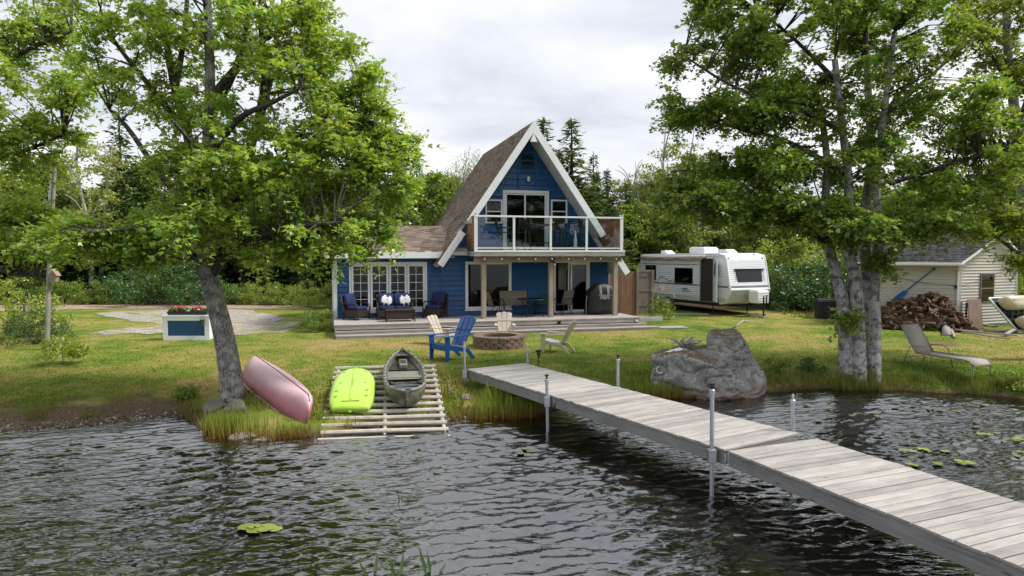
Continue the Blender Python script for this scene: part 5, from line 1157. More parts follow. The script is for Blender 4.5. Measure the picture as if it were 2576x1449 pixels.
rg_ = MB().tube([(.085 * math.cos(a), 0, .085 * math.sin(a)) for a in np.linspace(0, 2 * PI, 20)], .014, 6).build('mooring_ring', M['whitew'], None, True); rg_.location = at_y(1661, 930, BD - .06); rg_.rotation_euler = (R(-10), 0, R(-14)); tag(rg_, 'pale mooring ring on the left face of the boulder', 'ring')
branch('fallen_branch', [at_y(1838, 830, BD + 1.2), Gv(1870, 829) + Vector((0, 0, .35)), Gv(1905, 824) + Vector((0, 0, .2)), Gv(1922, 817) + Vector((0, 0, .1))], .035, .012, M['drift'], 'thin bare branch resting behind the boulder top')
# shore stones
def stone(x, y, w, d, h, label, seed, group='stones along the shore', sink=.3):
    r_ = random.Random(seed); pts = []
    for k in range(16):
        a, b = r_.uniform(0, 2 * PI), r_.uniform(-.6, 1.4); c = math.cos(b); pts.append((w / 2 * c * math.cos(a) * r_.uniform(.8, 1.1), d / 2 * c * math.sin(a) * r_.uniform(.8, 1.1), h * math.sin(b) * r_.uniform(.8, 1.05)))
    p = Gv(x, y); p.z -= h * sink * .3
    return rock('shore_stone', [pts], M['stone'], p, max(.025, w / 16), .03 * w, 3 / max(w, .3), label=label, cat='rock', group=group)
stone(540, 1030, .62, .5, .30, 'pale stone at the foot of the left maple, the left of two', 1); stone(592, 1033, .72, .5, .28, 'pale stone at the foot of the left maple, the right of two', 2)
stone(598, 1098, .85, .5, .10, 'flat wet stone among the reeds left of the ramp', 3); stone(1120, 957, .15, .14, .11, 'small pale stone beside the ramp, farthest from the water', 4)
stone(1127, 972, .12, .12, .08, 'small pale stone beside the ramp, middle of three', 5); stone(1132, 985, .14, .12, .1, 'small pale stone beside the ramp, nearest the water', 6)
stone(1172, 1003, .3, .25, .16, 'brown stone under the inner end of the dock', 7); stone(1497, 958, .3, .3, .08, 'low brown stone in the grass left of the boulder', 8)
stone(1090, 1040, .35, .3, .12, 'dark wet stone right of the ramp at the water line', 9); stone(660, 1108, .5, .35, .08, 'flat stone awash in front of the reeds', 10)
# ================================================================ SUN LOUNGER
M['sling'] = stained('grey beige sling', (.33, .30, .27), .8, .1, 10.0); M['tanmetal'] = stained('bronze tube', (.22, .19, .155), .45, .1, 6.0)
lp = Gv(2352, 926); ft = Gv(2440, 940); hd = Gv(2268, 902); lo = empty('sun_lounger', (lp.x, lp.y, (ground(ft.x, ft.y) + ground(hd.x, hd.y)) / 2), math.atan2((hd - ft).x, -(hd - ft).y), 'grey beige sling sun lounger with raised back on the right lawn', 'lounger')
LW = .33; HZl = .36        # local: head towards -y, feet +y
MB().loft([[(-LW, y, z), (LW, y, z), (LW, y, z - .014), (-LW, y, z - .014)] for y, z in ((-.30, HZl), (.3, HZl - .015), (.95, HZl), (1.10, HZl - .02), (1.18, HZl - .10))]).build('seat_sling', M['sling'], lo, True)
MB().loft([[(-LW, y, z), (LW, y, z), (LW, y - .012, z - .008), (-LW, y - .012, z - .008)] for y, z in ((-.30, HZl + .005), (-.46, HZl + .25), (-.62, HZl + .52), (-.74, HZl + .70))]).build('back_sling', M['sling'], lo, True)
for s_ in (-1, 1):
    x = s_ * (LW + .015)
    MB().tube([(x, -.30, HZl), (x, .95, HZl), (x, 1.12, HZl - .03), (x, 1.20, HZl - .13)], .017, 7).build('side_rail', M['tanmetal'], lo, True); MB().tube([(x, -.28, HZl), (x, -.46, HZl + .25), (x, -.75, HZl + .71)], .016, 7).build('back_rail', M['tanmetal'], lo, True)
    MB().tube([(x, 1.16, HZl - .07), (x, 1.20, 0)], .016, 7).build('front_leg', M['tanmetal'], lo)
    MB().tube([(x * 1.08, -.62, 0.0), (x * 1.1, -.55, .25), (x * 1.1, -.42, HZl + .17), (x * 1.1, -.05, HZl + .20), (x * 1.1, .10, HZl + .1), (x * 1.08, .22, 0)], .014, 7).build('arm_and_legs', M['tanmetal'], lo, True)
MB().tube([(-LW, 1.2, HZl - .12), (LW, 1.2, HZl - .12)], .015, 6).build('foot_bar', M['tanmetal'], lo); MB().tube([(-LW, -.56, .22), (LW, -.56, .22)], .012, 6).build('cross_bar', M['tanmetal'], lo)
# ================================================================ PLANTER BOX
p0, p1 = Gv(411, 856), Gv(528, 856); pc0 = (p0 + p1) / 2; pa = math.atan2((p1 - p0).y, (p1 - p0).x); PW = (p1 - p0).length
plb = empty('planter_box', pc0, pa, 'white and blue planter cabinet with flowers before the gravel', 'planter')
h = PW / 2
for x0, x1 in ((-h, -h + .16), (h - .16, h)): MB().box(x0, x1, -.02, .02, 0, .80).build('frame_board', M['white'], plb)
MB().box(-h + .16, h - .16, -.018, .018, 0, .15).build('frame_board', M['white'], plb); MB().box(-h + .16, h - .16, -.018, .018, .66, .80).build('frame_board', M['white'], plb)
MB().box(-h + .16, h - .16, -.004, .016, .151, .659).build('blue_panel', stained('blue panel', (.008, .065, .17), .45), plb)
MB().box(-h + .01, h - .01, .021, .42, .02, .79).build('box_body', M['white'], plb); MB().box(-h - .02, h + .02, -.05, .45, .801, .835).build('top_board', M['white'], plb)
M['leaf_herb'] = leafmat('herb leaves', [(.04, .10, .015), (.07, .15, .02), (.10, .17, .03)])
M['flred'] = leafmat('red petals', [(.55, .02, .02), (.7, .04, .03), (.6, .06, .05)], .3); M['flpink'] = leafmat('pink petals', [(.6, .03, .2), (.7, .08, .3)], .3); M['flor'] = leafmat('orange petals', [(.7, .16, .02), (.6, .08, .02)], .3)
for i, (x, lab) in enumerate(((-.38, 'left'), (.30, 'right'))):
    tr = empty('flower_trough', plb.matrix_world @ Vector((0, 0, 0)), pa, 'dark trough of bright flowers on the planter cabinet, %s one' % lab, 'flower trough', 'flower troughs'); tr.location = pc0 + Matrix.Rotation(pa, 3, 'Z') @ Vector((x + .04, .16, .836))
    MB().loft([[(-.30, -.09, 0), (.30, -.09, 0), (.30, .09, 0), (-.30, .09, 0)], [(-.33, -.11, .12), (.33, -.11, .12), (.33, .11, .12), (-.33, .11, .12)]]).build('trough', M['black'], tr)
    rs = random.Random(i); 
    for nm, mt, cnt, sz in (('leaves', 'leaf_herb', 120, .05), ('red_flowers' if i == 0 else 'pink_flowers', 'flred' if i == 0 else 'flpink', 40, .045), ('orange_flowers', 'flor', 14, .035)):
        m = MB()
        for k in range(cnt):
            cx = rs.gauss(.04 if i == 0 else -.02, .09) if 'red' in nm or 'pink' in nm else rs.uniform(-.31, .31)
            c = Vector((cx, rs.uniform(-.1, .1), .13 + rs.uniform(0, .10 if nm == 'leaves' else .17))); u = Vector((rs.gauss(0, 1), rs.gauss(0, 1), rs.gauss(0, .6))).normalized() * sz; v = u.orthogonal().normalized() * sz * .8
            m.add([c - u, c - v * .8, c + u, c + v * .8], [(0, 1, 2, 3)])
        tag(m.build(nm, M[mt], tr), kind='stuff')
lb = empty('hanging_pail', pc0 + Matrix.Rotation(pa, 3, 'Z') @ Vector((h - .2, -.10, .50)), pa, 'small dark green pail hanging on the planter cabinet', 'pail')
MB().lathe([(.055, 0), (.075, .2), (.08, .2)], 12).build('bucket', stained('dark green tin', (.03, .05, .04), .5, .2), lb, True, sharp=40); MB().tube([(-.07, 0, .2), (-.04, 0, .3), (0, 0, .33), (.04, 0, .3), (.07, 0, .2)], .006, 5).build('bail', M['blackmetal'], lb)
# ================================================================ UTILITY POLE AND BIRD HOUSE
M['pole'] = wood('weathered pole', (.17, .15, .13), (.28, .255, .235), (.38, .36, .335), 2, .05)
pb = Gv(118, 880); ptop = at_y(141, 372, pb.y); up_ = empty('utility_pole', pb, 0, 'leaning weathered wooden pole on the left lawn', 'pole')
tp = ptop - pb; mid = at_y(123, 690, pb.y) - pb
MB().tube([(0, 0, -.2), mid * .5, mid, (tp + mid) / 2, tp], [.072, .068, .063, .056, .05], 12).build('shaft', M['pole'], up_, True, sharp=40)
MB().tube([tp * .62 + Vector((-.085, -.07, 0)), tp * .98 + Vector((-.05, -.08, 0))], .035, 8).build('conduit', M['metal'], up_)
bh = empty('bird_house', pb + mid + Vector((.17, -.05, -.22)), 0, 'small brown wooden bird house on the leaning pole', 'bird house')
MB().prism([(-.08, -.08, 0), (.1, -.08, 0), (.14, -.08, .2), (.02, -.08, .36), (-.08, -.08, .22)], (0, .16, 0)).build('box', M['beamwood'], bh); MB().prism([(.17, -.11, .18), (.02, -.11, .385), (.02, -.11, .36), (.15, -.11, .165)], (0, .22, 0)).build('roof', M['beamwood'], bh); MB().lathe([(.022, 0), (.022, .004)], 10, (.03, -.083, .16)).build('entrance_hole', M['black'], bh)
# ================================================================ WHEELED BIN by the trees
bn0 = Gv(2078, 800); bin_ = empty('refuse_bin', bn0, R(-12), 'black plastic compost bin beneath the hedge on the right', 'bin')
MB().loft([[(-.42, -.36, 0), (.42, -.36, 0), (.42, .36, 0), (-.42, .36, 0)], [(-.40, -.34, .72), (.40, -.34, .72), (.40, .34, .72), (-.40, .34, .72)]]).build('tub', M['black'], bin_, bevel=.03); MB().loft([[(-.44, -.38, .722), (.44, -.38, .722), (.44, .38, .722), (-.44, .38, .722)], [(-.38, -.32, .84), (.38, -.32, .84), (.38, .32, .84), (-.38, .32, .84)]]).build('lid', M['black'], bin_, bevel=.02)
for x in (-.2, .2): MB().box(x - .02, x + .02, -.375, -.362, .1, .68).build('rib', M['black'], bin_)
# ================================================================ FIREWOOD HEAP
M['logbark'] = barkmat('log bark', (.035, .02, .012), (.11, .065, .042), 14.0)
def logwood():
    m, nt, out = newmat('split firewood'); g = N(nt, 'ShaderNodeNewGeometry'); t = N(nt, 'ShaderNodeTexCoord'); oi = N(nt, 'ShaderNodeObjectInfo')
    a = N(nt, 'ShaderNodeTexNoise', {'Vector': N(nt, 'ShaderNodeMapping', {0: t.outputs['Object'], 'Scale': (2, 14, 14)}).outputs[0], 'Scale': 3.0, 'Detail': 5.0})
    c = ramp(nt, a.outputs[0], [(.3, (.05, .026, .015)), (.55, (.12, .066, .038)), (.75, (.22, .135, .082))]); v = math_(nt, 'MULTIPLY_ADD', oi.outputs['Random'], 1.1, .45)
    principled(nt, out, N(nt, 'ShaderNodeHueSaturation', {'Color': c, 'Value': v}).outputs[0], .9, a.outputs[0], .01); return m
M['logwood'] = logwood(); LOGS = []
rl = random.Random(9)
for k in range(7):
    L_ = rl.uniform(.34, .48); r = rl.uniform(.065, .10); arc = rl.choice((PI / 2, PI * .66, PI, 2 * PI)); n = 7; ring = [] if arc > 6 else [(0, 0)]
    ring += [(r * math.cos(a) * rl.uniform(.9, 1.08), r * math.sin(a) * rl.uniform(.9, 1.08)) for a in np.linspace(0, arc, n, endpoint=arc < 6)]
    LOGS.append(MB().loft([[(x, y, z) for y, z in ring] for x in (-L_ / 2, L_ / 2)]).mesh('firewood_log', M['logwood']))
hc = Gv(2322, 826); HA = R(-16)
cnt = 0
for k in range(280):
    for _ in range(30):
        x = rl.uniform(-1.55, 1.5); y = rl.uniform(-1.0, .5)
        hmax = 1.2 * max(0, 1 - abs(x / 1.6) ** 2.6) * max(0, 1 - ((y - .2) / 1.2) ** 2) ** .8 * (1 + .10 * math.sin(x * 4))
        if hmax > .04: break
    lay = rl.choice((0, 0, 0, .16, .3)); z = max(.06, hmax - lay + rl.uniform(-.06, .04))
    o = link('firewood_log', LOGS[k % 7]); q = Matrix.Rotation(HA, 3, 'Z') @ Vector((x, y, 0)); o.location = (hc.x + q.x, hc.y + q.y, ground(hc.x + q.x, hc.y + q.y) + z)
    o.rotation_euler = (rl.uniform(0, 6.28), rl.gauss(0, .28), HA + PI / 2 + rl.gauss(0, .75)); tag(o, 'brown split log %s of the firewood heap, %s' % ('on the crest' if z > .85 else 'halfway up the face' if z > .4 else 'at the foot', 'left end' if x < -.55 else 'middle' if x < .5 else 'right end'), 'log', 'firewood logs in the heap')
# driftwood stumps and scrap wood right of the heap
def dpt(x, y, up=0.0): p = Gv(x, y); p.z += up; return p
br = branch
br('driftwood_log', [dpt(2383, 845), dpt(2374, 812, .28), dpt(2366, 790, .62)], .16, .05, M['drift'], 'pale upright driftwood stump before the log heap', 'driftwood')
br('driftwood_log', [dpt(2372, 822, .1), dpt(2396, 806, .45), dpt(2416, 790, .78), dpt(2424, 775, 1.0)], .09, .03, M['drift'], 'curved grey driftwood branch leaning on the log heap', 'driftwood')
br('driftwood_log', [dpt(2405, 826, .05), dpt(2412, 800, .5), dpt(2424, 770, 1.05)], .12, .10, M['drift'], 'weathered grey slab of driftwood leaning against the shed corner', 'driftwood')
for i, (xa, ya, ua, xb, yb, ub, w_, lab) in enumerate(((2400, 812, .18, 2500, 832, .1, .09, 'pale board sloping down from the driftwood toward the boat'), (2440, 826, .12, 2512, 830, .08, .12, 'yellowish split board in the scrap wood pile'), (2420, 838, .03, 2560, 850, .03, .08, 'long thin pole lying in front of the scrap wood pile'),
        (2390, 830, .08, 2402, 852, .0, .07, 'short pale stake poking out of the scrap wood pile'), (2480, 838, .06, 2600, 838, .05, .10, 'grey board lying under the upturned boat'), (2450, 845, .02, 2540, 858, .02, .05, 'thin pale stick at the front of the scrap wood'), (2400, 835, .04, 2470, 842, .04, .1, 'dark board at the bottom of the scrap wood pile'), (2530, 848, .05, 2555, 838, .12, .1, 'short light block in front of the upturned boat'))):
    a, b = dpt(xa, ya, ua + .05), dpt(xb, yb, ub + .05); o = MB().bar(Vector((0, 0, 0)), b - a, w_, .05).build('scrap_board', M['drift'] if i % 3 else M['postwood'], None); o.location = a; tag(o, lab, 'board')
pw0 = shw(.35, -.55, 0); pb_ = MB().prism([(0, 0, 0), (.62, .35, 0), (.62, .60, 1.12), (0, .25, 1.12)], (.01, -.02, 0)).build('plywood_sheet', wood('brown plywood', (.14, .095, .07), (.22, .16, .125), (.28, .21, .17), 2, .05), None); pb_.location = shw(.25, -.55, .02); pb_.rotation_euler = (0, 0, R(-10)); tag(pb_, 'brown plywood sheet leaning on the shed gable beside the boat', 'board')
for i, x in enumerate((-.05, .1)):
    o = MB().bar((0, 0, 0), (.05, .25, 1.0), .07, .04).build('leaning_board', M['black'] if i else M['dockbeam'], None); o.location = shw(.02 + x, -.5 - .1 * i, .02); o.rotation_euler = (0, 0, R(-24)); tag(o, ['grey board leaning upright on the shed corner', 'black board leaning upright beside the shed corner'][i], 'board')
for i in range(5):
    o = MB().bar((0, 0, 0), (.34 - .13 * i, .3, 1.35 - .1 * i), .035, .035).build('leaning_pole', M['dockbeam'] if i % 2 else M['pole'], None); o.location = shw(-AL - .25 - .12 * i, -.55, -.02); o.rotation_euler = (0, 0, R(-24)); tag(o, ['thin pole leaning on the left shed corner, nearest the wall', 'thin pole leaning on the left shed corner, second from the wall', 'thin pole leaning on the left shed corner, middle of five', 'thin pole leaning on the left shed corner, second from outside', 'thin pole leaning on the left shed corner, outermost'][i], 'pole', 'poles leaning on the shed')
# cream pedal boat tipped up on its side: dark deck plate and two rounded floats
M['cream'] = stained('cream fibreglass', (.50, .46, .34), .35, .10, 3.0); M['green'] = stained('dark green deck', (.02, .045, .035), .5, .25, 5.0)
sk = empty('pedal_boat', Gv(2562, 838), 0, 'cream twin hulled pedal boat tipped up on its side at the right edge', 'boat')
Ed = Vector((-.62, .12, .78)).normalized(); Dd = Vector((.93, .36, 0)).normalized(); Nn = Dd.cross(Ed).normalized(); Nn = -Nn if Nn.y > 0 else Nn
EH = 1.62
MB().prism([Vector((0, 0, .02)), Ed * EH, Ed * EH + Dd * 2.3, Dd * 2.3], -Nn * .05).build('deck_plate', M['green'], sk)
for e0, e1 in (((0, 0, .02), Ed * EH), (Ed * EH, Ed * EH + Dd * 2.3), (Dd * 2.3, Vector((0, 0, .02)))): MB().bar(Vector(e0) + Nn * .012, Vector(e1) + Nn * .012, .05, .06, Nn).build('gunwale', M['vinyl'], sk, bevel=.01)
for c_ in (.22, .78):
    rings = []
    for x, r in ((.10, .05), (.13, .17), (.20, .24), (.35, .275), (.7, .28), (1.9, .28), (2.1, .24), (2.22, .1)):
        ring = []
        for k in range(18):
            a = 2 * PI * k / 18; ca, sa_ = math.cos(a), math.sin(a); e = lambda v: math.copysign(abs(v) ** .6, v)
            ring.append(Ed * (EH * c_ + e(ca) * r * 1.05) + Dd * x + Nn * (.27 + e(sa_) * r * .95))
        rings.append(ring)
    f_ = MB().loft(rings).build('float', M['cream'], sk, True)
    for q in (.30, .42): MB().tube([Ed * (EH * c_ - .1 + q * .4) + Dd * x + Nn * (.27 + .255) for x in np.linspace(.3, 1.9, 6)], .012, 5).build('hull_groove', M['tancloth'], f_)
for k in range(3): MB().bar(Ed * (EH * .42) + Dd * (.25 + k * .3) + Nn * .04, Ed * (EH * .58) + Dd * (.35 + k * .3) + Nn * .16, .1, .06, Nn).build('pedal_bracket', M['black'], sk)
MB().tube([Ed * (EH * .5) + Dd * x + Nn * .14 for x in (.2, 1.8)], .03, 8).build('pedal_shaft', M['black'], sk)
# ================================================================ VEGETATION
LEAF = {'maple': (np.array([(0, 0, 0), (-.5, .30, -.06), (-.17, .52, .03), (0, 1, -.05), (.17, .52, .03), (.5, .30, -.06)]), np.array([(0, 1, 2, 3), (0, 3, 4, 5)])),
        'oval': (np.array([(0, 0, 0), (-.3, .5, .06), (0, 1, -.04), (.3, .5, .06)]), np.array([(0, 1, 2, 3)])),
        'needle': (np.array([(0, 0, 0), (-.16, .45, -.03), (0, 1, -.08), (.16, .45, -.03)]), np.array([(0, 1, 2, 3)])),
        'lance': (np.array([(0, 0, 0), (-.11, .4, .02), (0, 1, -.1), (.11, .4, .02)]), np.array([(0, 1, 2, 3)]))}
def unit(a): return a / np.maximum(np.linalg.norm(a, axis=-1, keepdims=True), 1e-9)
def leaves(pos, size, nrm, rng, shape='maple', dirs=None):
    """leaf faces at pos, facing nrm, pointing along dirs (or any way)"""
    T, F_ = LEAF[shape]; n = len(pos); nrm = unit(nrm)
    d = rng.normal(size=(n, 3)) if dirs is None else dirs
    d = unit(d - nrm * (d * nrm).sum(-1, keepdims=True)); s = np.cross(d, nrm)
    V_ = pos[:, None, :] + size[:, None, None] * (T[None, :, 0, None] * s[:, None, :] + T[None, :, 1, None] * d[:, None, :] + T[None, :, 2, None] * nrm[:, None, :])
    k = len(T); F2 = F_[None] + (np.arange(n) * k)[:, None, None]
    return V_.reshape(-1, 3), F2.reshape(-1, 4)
def clump_leaves(cent, per, rad, flat, size, rng, shape='maple', outw=None, up=.8, jitter=.9):
    n = len(cent); p = rng.normal(size=(n, per, 3)); p = unit(p) * (rng.random((n, per, 1)) ** .45)
    r = rad * rng.uniform(.65, 1.3, (n, 1, 1)); p = p * r; p[..., 2] *= flat
    if outw is not None: p[..., 2] -= .35 * np.abs((p * outw[:, None, :]).sum(-1)) * .6
    pos = (cent[:, None, :] + p).reshape(-1, 3); nr = rng.normal(size=pos.shape) * jitter; nr[:, 2] += up
    dirs = rng.normal(size=pos.shape); dirs[:, 2] -= .55
    return leaves(pos, size * rng.uniform(.65, 1.25, len(pos)), nr, rng, shape, dirs)
def sprays(C, O, rad, size, rng, ntw=6, nl=18, shape='maple'):
    """leafy sprays: thin twigs fanning outwards from each clump, leaves set along them"""
    n = len(C); d = O[:, None, :] * .8 + rng.normal(size=(n, ntw, 3)) * np.array([.75, .75, .38]); d = unit(d); L_ = rad * rng.uniform(.6, 1.5, (n, ntw, 1)); base = C[:, None, :] - d * L_ * .35 + rng.normal(size=(n, ntw, 3)) * .08
    t = (np.arange(nl)[None, None, :, None] + rng.random((n, ntw, nl, 1))) / nl; drop = np.zeros((n, ntw, nl, 3)); drop[..., 2] = -(t[..., 0] ** 2) * L_ * .22
    pos = base[:, :, None, :] + d[:, :, None, :] * t * L_[:, :, None, :] + drop
    side = np.cross(d, np.array([0, 0, 1.0])); side = unit(side)[:, :, None, :] * np.where(rng.random((n, ntw, nl, 1)) < .5, -1, 1)
    pos = pos + side * rng.uniform(.01, .09, (n, ntw, nl, 1)) + rng.normal(size=pos.shape) * .025
    dirs = side * .8 + d[:, :, None, :] * .6 + rng.normal(size=pos.shape) * .35; dirs[..., 2] -= .45
    nr = rng.normal(size=pos.shape) * .55; nr[..., 2] += 1.0
    k = n * ntw * nl; sz = size * rng.uniform(.5, 1.3, k) * np.where(rng.random(k) < .12, 1.25, 1)
    V_, F_ = leaves(pos.reshape(-1, 3), sz, nr.reshape(-1, 3), rng, shape, dirs.reshape(-1, 3))
    tip = base + d * L_; tip[..., 2] -= L_[..., 0] * .2
    return V_, F_, base.reshape(-1, 3), tip.reshape(-1, 3)
def catmull(pts, k=4):
    P = [np.array(p, float) for p in pts]; out = []
    for i in range(len(P) - 1):
        a, b, c, d = P[max(i - 1, 0)], P[i], P[i + 1], P[min(i + 2, len(P) - 1)]
        for j in range(k):
            t = j / k; out.append(.5 * ((2 * b) + (-a + c) * t + (2 * a - 5 * b + 4 * c - d) * t * t + (-a + 3 * b - 3 * c + d) * t ** 3))
    out.append(P[-1]); return out
def limb(mb, pts, r0, r1, n=8, k=4, flare=0.0):
    q = catmull(pts, k); m = len(q); rs = [r0 + (r1 - r0) * (i / (m - 1)) ** .85 for i in range(m)]
    if flare: rs = [r * (1 + flare * math.exp(-i * 1.2)) for i, r in enumerate(rs)]
    mb.tube([Vector(x) for x in q], rs, n, True); return np.array(q)
def ptd(x, y, Y): return np.array(at_y(x, y, Y))
M['bark1'] = barkmat('furrowed grey maple bark', (.045, .04, .036), (.36, .335, .31), 16.0, (.48, .465, .44), .2)
M['bark2'] = barkmat('pale lichened maple bark', (.045, .042, .04), (.24, .23, .215), 13.0, (.52, .51, .49), .4)
M['limb'] = barkmat('limb bark', (.03, .026, .022), (.15, .135, .118), 14.0); M['twig'] = stained('twig bark', (.10, .085, .07), .9, .3, 12.0)
M['leaf_l'] = leafmat('light yellow green maple leaves', [(0.181, 0.32, 0.038), (0.253, 0.402, 0.045), (0.349, 0.496, 0.057), (0.481, 0.55, 0.085), (0.363, 0.502, 0.169), (0.219, 0.365, 0.052)], .52, .05, 0)  # the left maples' own yellow green leaf tones
M['leaf_r'] = leafmat('deep green maple leaves', [(0.115, 0.214, 0.034), (0.164, 0.279, 0.038), (0.235, 0.351, 0.049), (0.358, 0.423, 0.062)], .52, .05, 0)
M['leaf_y'] = leafmat('yellow green leaves', [(0.165, 0.254, 0.024), (0.248, 0.323, 0.03), (0.358, 0.398, 0.048)], .44, .05, .06)
def big_tree(name, label, trunks, limbs, blobs, per, size, leafm, barkm, seed, rad=.62, flat=.40, shape='maple', radcl=.5):
    rng = np.random.default_rng(seed); base = Vector(trunks[0][0][0]); t = empty(name, base, 0, label, 'tree')
    mb = MB(); nodes = []
    for pts, r0, r1 in trunks: nodes.append(limb(mb, [np.array(p) - np.array(base) for p in pts], r0, r1, 12, 5, .35))
    mb.build('trunk', barkm, t, True)
    lb_ = MB()
    for pts, r0, r1 in limbs: nodes.append(limb(lb_, [np.array(p) - np.array(base) for p in pts], r0, r1, 7, 4))
    allp = np.concatenate(nodes)
    C = []; O = []
    for c, r, n in blobs:
        c = np.array(c) - np.array(base); r = np.array(r); q = unit(rng.normal(size=(n, 3))) * (rng.random((n, 1)) ** .42) * r; C.append(c + q); O.append(unit(q / r))
    C = np.concatenate(C); O = np.concatenate(O)
    for c in C:
        d = np.linalg.norm(allp - c, axis=1) + .6 * np.maximum(0, allp[:, 2] - c[2]); a = allp[int(np.argmin(d))]
        if np.linalg.norm(a - c) > 3.2: a = a + (c - a) * .5
        m_ = (a + c) / 2 + np.array([0, 0, .12 * np.linalg.norm(a - c)]) + rng.normal(size=3) * .06
        lb_.tube([Vector(a), Vector(m_), Vector(c)], [.022, .014, .005], 4, False)
    O[:, 2] *= .5; O = unit(O); V_, F_, tb, tt = sprays(C, O, rad, size, rng, 6, per)
    for a, b in zip(tb[::2], tt[::2]): lb_.tube([Vector(a), Vector(b)], [.007, .003], 3, False)
    lb_.build('branches', M['limb'], t, True)
    fastmesh('crown', V_, F_, leafm, t); return t
def E(x, y, Y, rx, ry, rd, n):
    """crown lobe from photo: centre, half sizes in photo px, half depth in m, clump count"""
    rx, ry = max(rx - 36, 12), max(ry - 26, 12)         # the leafy sprays reach beyond the clump centres
    return (ptd(x, y, Y), (rx * Y / FPX, rd, ry * Y / FPX), max(3, int(n * .82)))
# ---- leaning maple at the left shore
b1 = Gv(588, 1005); Y1 = b1.y
P_ = lambda x, y, d=0.0: ptd(x, y, Y1 + d)
tr1 = [([np.array(b1) - np.array((0, 0, .25)), P_(578, 930), P_(560, 830), P_(535, 735), P_(512, 650), P_(503, 570), P_(512, 470, .1), P_(525, 330, .1), P_(528, 180, .2), P_(522, 20, .2), P_(520, -160, .3)], .255, .07)]
li1 = [([P_(535, 690), P_(575, 640, -.3), P_(640, 600, -.8), P_(740, 570, -1.2), P_(840, 560, -1.3)], .10, .03), ([P_(508, 570), P_(560, 505, .3), P_(600, 455, .4), P_(640, 340, .6), P_(680, 200, .7), P_(700, 60, .8)], .17, .05),
       ([P_(600, 455, .4), P_(700, 400, .2), P_(820, 350, 0), P_(920, 300, 0)], .09, .025), ([P_(503, 590), P_(450, 500, -.3), P_(390, 420, -.5), P_(320, 320, -.6), P_(275, 275, -.7)], .10, .03),
       ([P_(510, 480), P_(470, 330, .5), P_(435, 200, .6), P_(410, 40, .8), P_(400, -100, .9)], .13, .04), ([P_(510, 540), P_(440, 560, -1), P_(330, 575, -1.6), P_(240, 585, -1.8)], .055, .015),
       ([P_(520, 400), P_(600, 300, -.8), P_(680, 260, -1.2), P_(760, 220, -1.3)], .09, .025), ([P_(512, 500), P_(500, 430, -1), P_(480, 360, -1.8), P_(430, 300, -2.2)], .08, .025), ([P_(560, 505, .3), P_(680, 490, 1.2), P_(800, 470, 1.6), P_(950, 440, 1.5)], .09, .025),
       ([P_(526, 250), P_(640, 120, .3), P_(740, 60, .4)], .09, .03), ([P_(527, 300), P_(590, 180, .5), P_(625, 40, .6), P_(640, -90, .7)], .09, .04), ([P_(440, 230, .6), P_(462, 100, .7), P_(475, -60, .9)], .08, .04), ([P_(640, 340, .6), P_(665, 200, .9), P_(655, 40, 1.0), P_(660, -90, 1.1)], .09, .04), ([P_(470, 330, .5), P_(380, 220, .2), P_(300, 120, .1), P_(250, 40, 0)], .08, .025)]
bl1 = [E(600, 20, Y1, 220, 120, 2.4, 44), E(390, 70, Y1, 170, 130, 2.3, 34), E(735, 170, Y1, 150, 150, 2.2, 52), E(1025, 352, Y1, 28, 20, .4, 4), E(1030, 455, Y1, 34, 24, .5, 5), E(985, 500, Y1, 40, 30, .6, 6), E(960, 335, Y1, 40, 30, .5, 6), E(900, 630, Y1 - .5, 46, 22, .6, 5), E(970, 590, Y1 - .3, 36, 16, .5, 4), E(915, 215, Y1, 36, 40, .5, 6), E(850, 310, Y1, 100, 115, 1.6, 40), E(930, 400, Y1, 95, 80, 1.3, 30), E(1005, 385, Y1, 45, 32, .7, 9), E(790, 460, Y1, 190, 120, 2.3, 72),
       E(600, 370, Y1, 200, 140, 2.4, 62), E(430, 250, Y1 + .3, 130, 90, 2.0, 20), E(330, 585, Y1 - .6, 170, 62, 1.6, 40), E(600, 570, Y1 - .4, 190, 90, 2.0, 54), E(830, 590, Y1 - .5, 140, 65, 1.6, 38), E(230, 600, Y1 - .8, 140, 50, 1.2, 26), E(480, 450, Y1 - 1.2, 120, 80, .8, 18),
       E(875, 118, Y1, 28, 26, .5, 5), E(935, 175, Y1, 26, 40, .5, 6), E(800, 30, Y1, 45, 60, 1.0, 10), E(940, 560, Y1, 60, 30, .8, 8), E(280, 180, Y1, 60, 90, 1.4, 12), E(950, 270, Y1, 40, 50, .7, 9), E(600, -170, Y1, 330, 110, 2.4, 40), E(700, 640, Y1 - .6, 90, 34, 1.0, 12), E(390, 640, Y1 - .8, 60, 28, .9, 8)]
big_tree('maple_tree', 'big maple leaning over the shore beside the pink canoe', tr1, li1, bl1, 23, .110, M['leaf_l'], M['bark1'], 21)
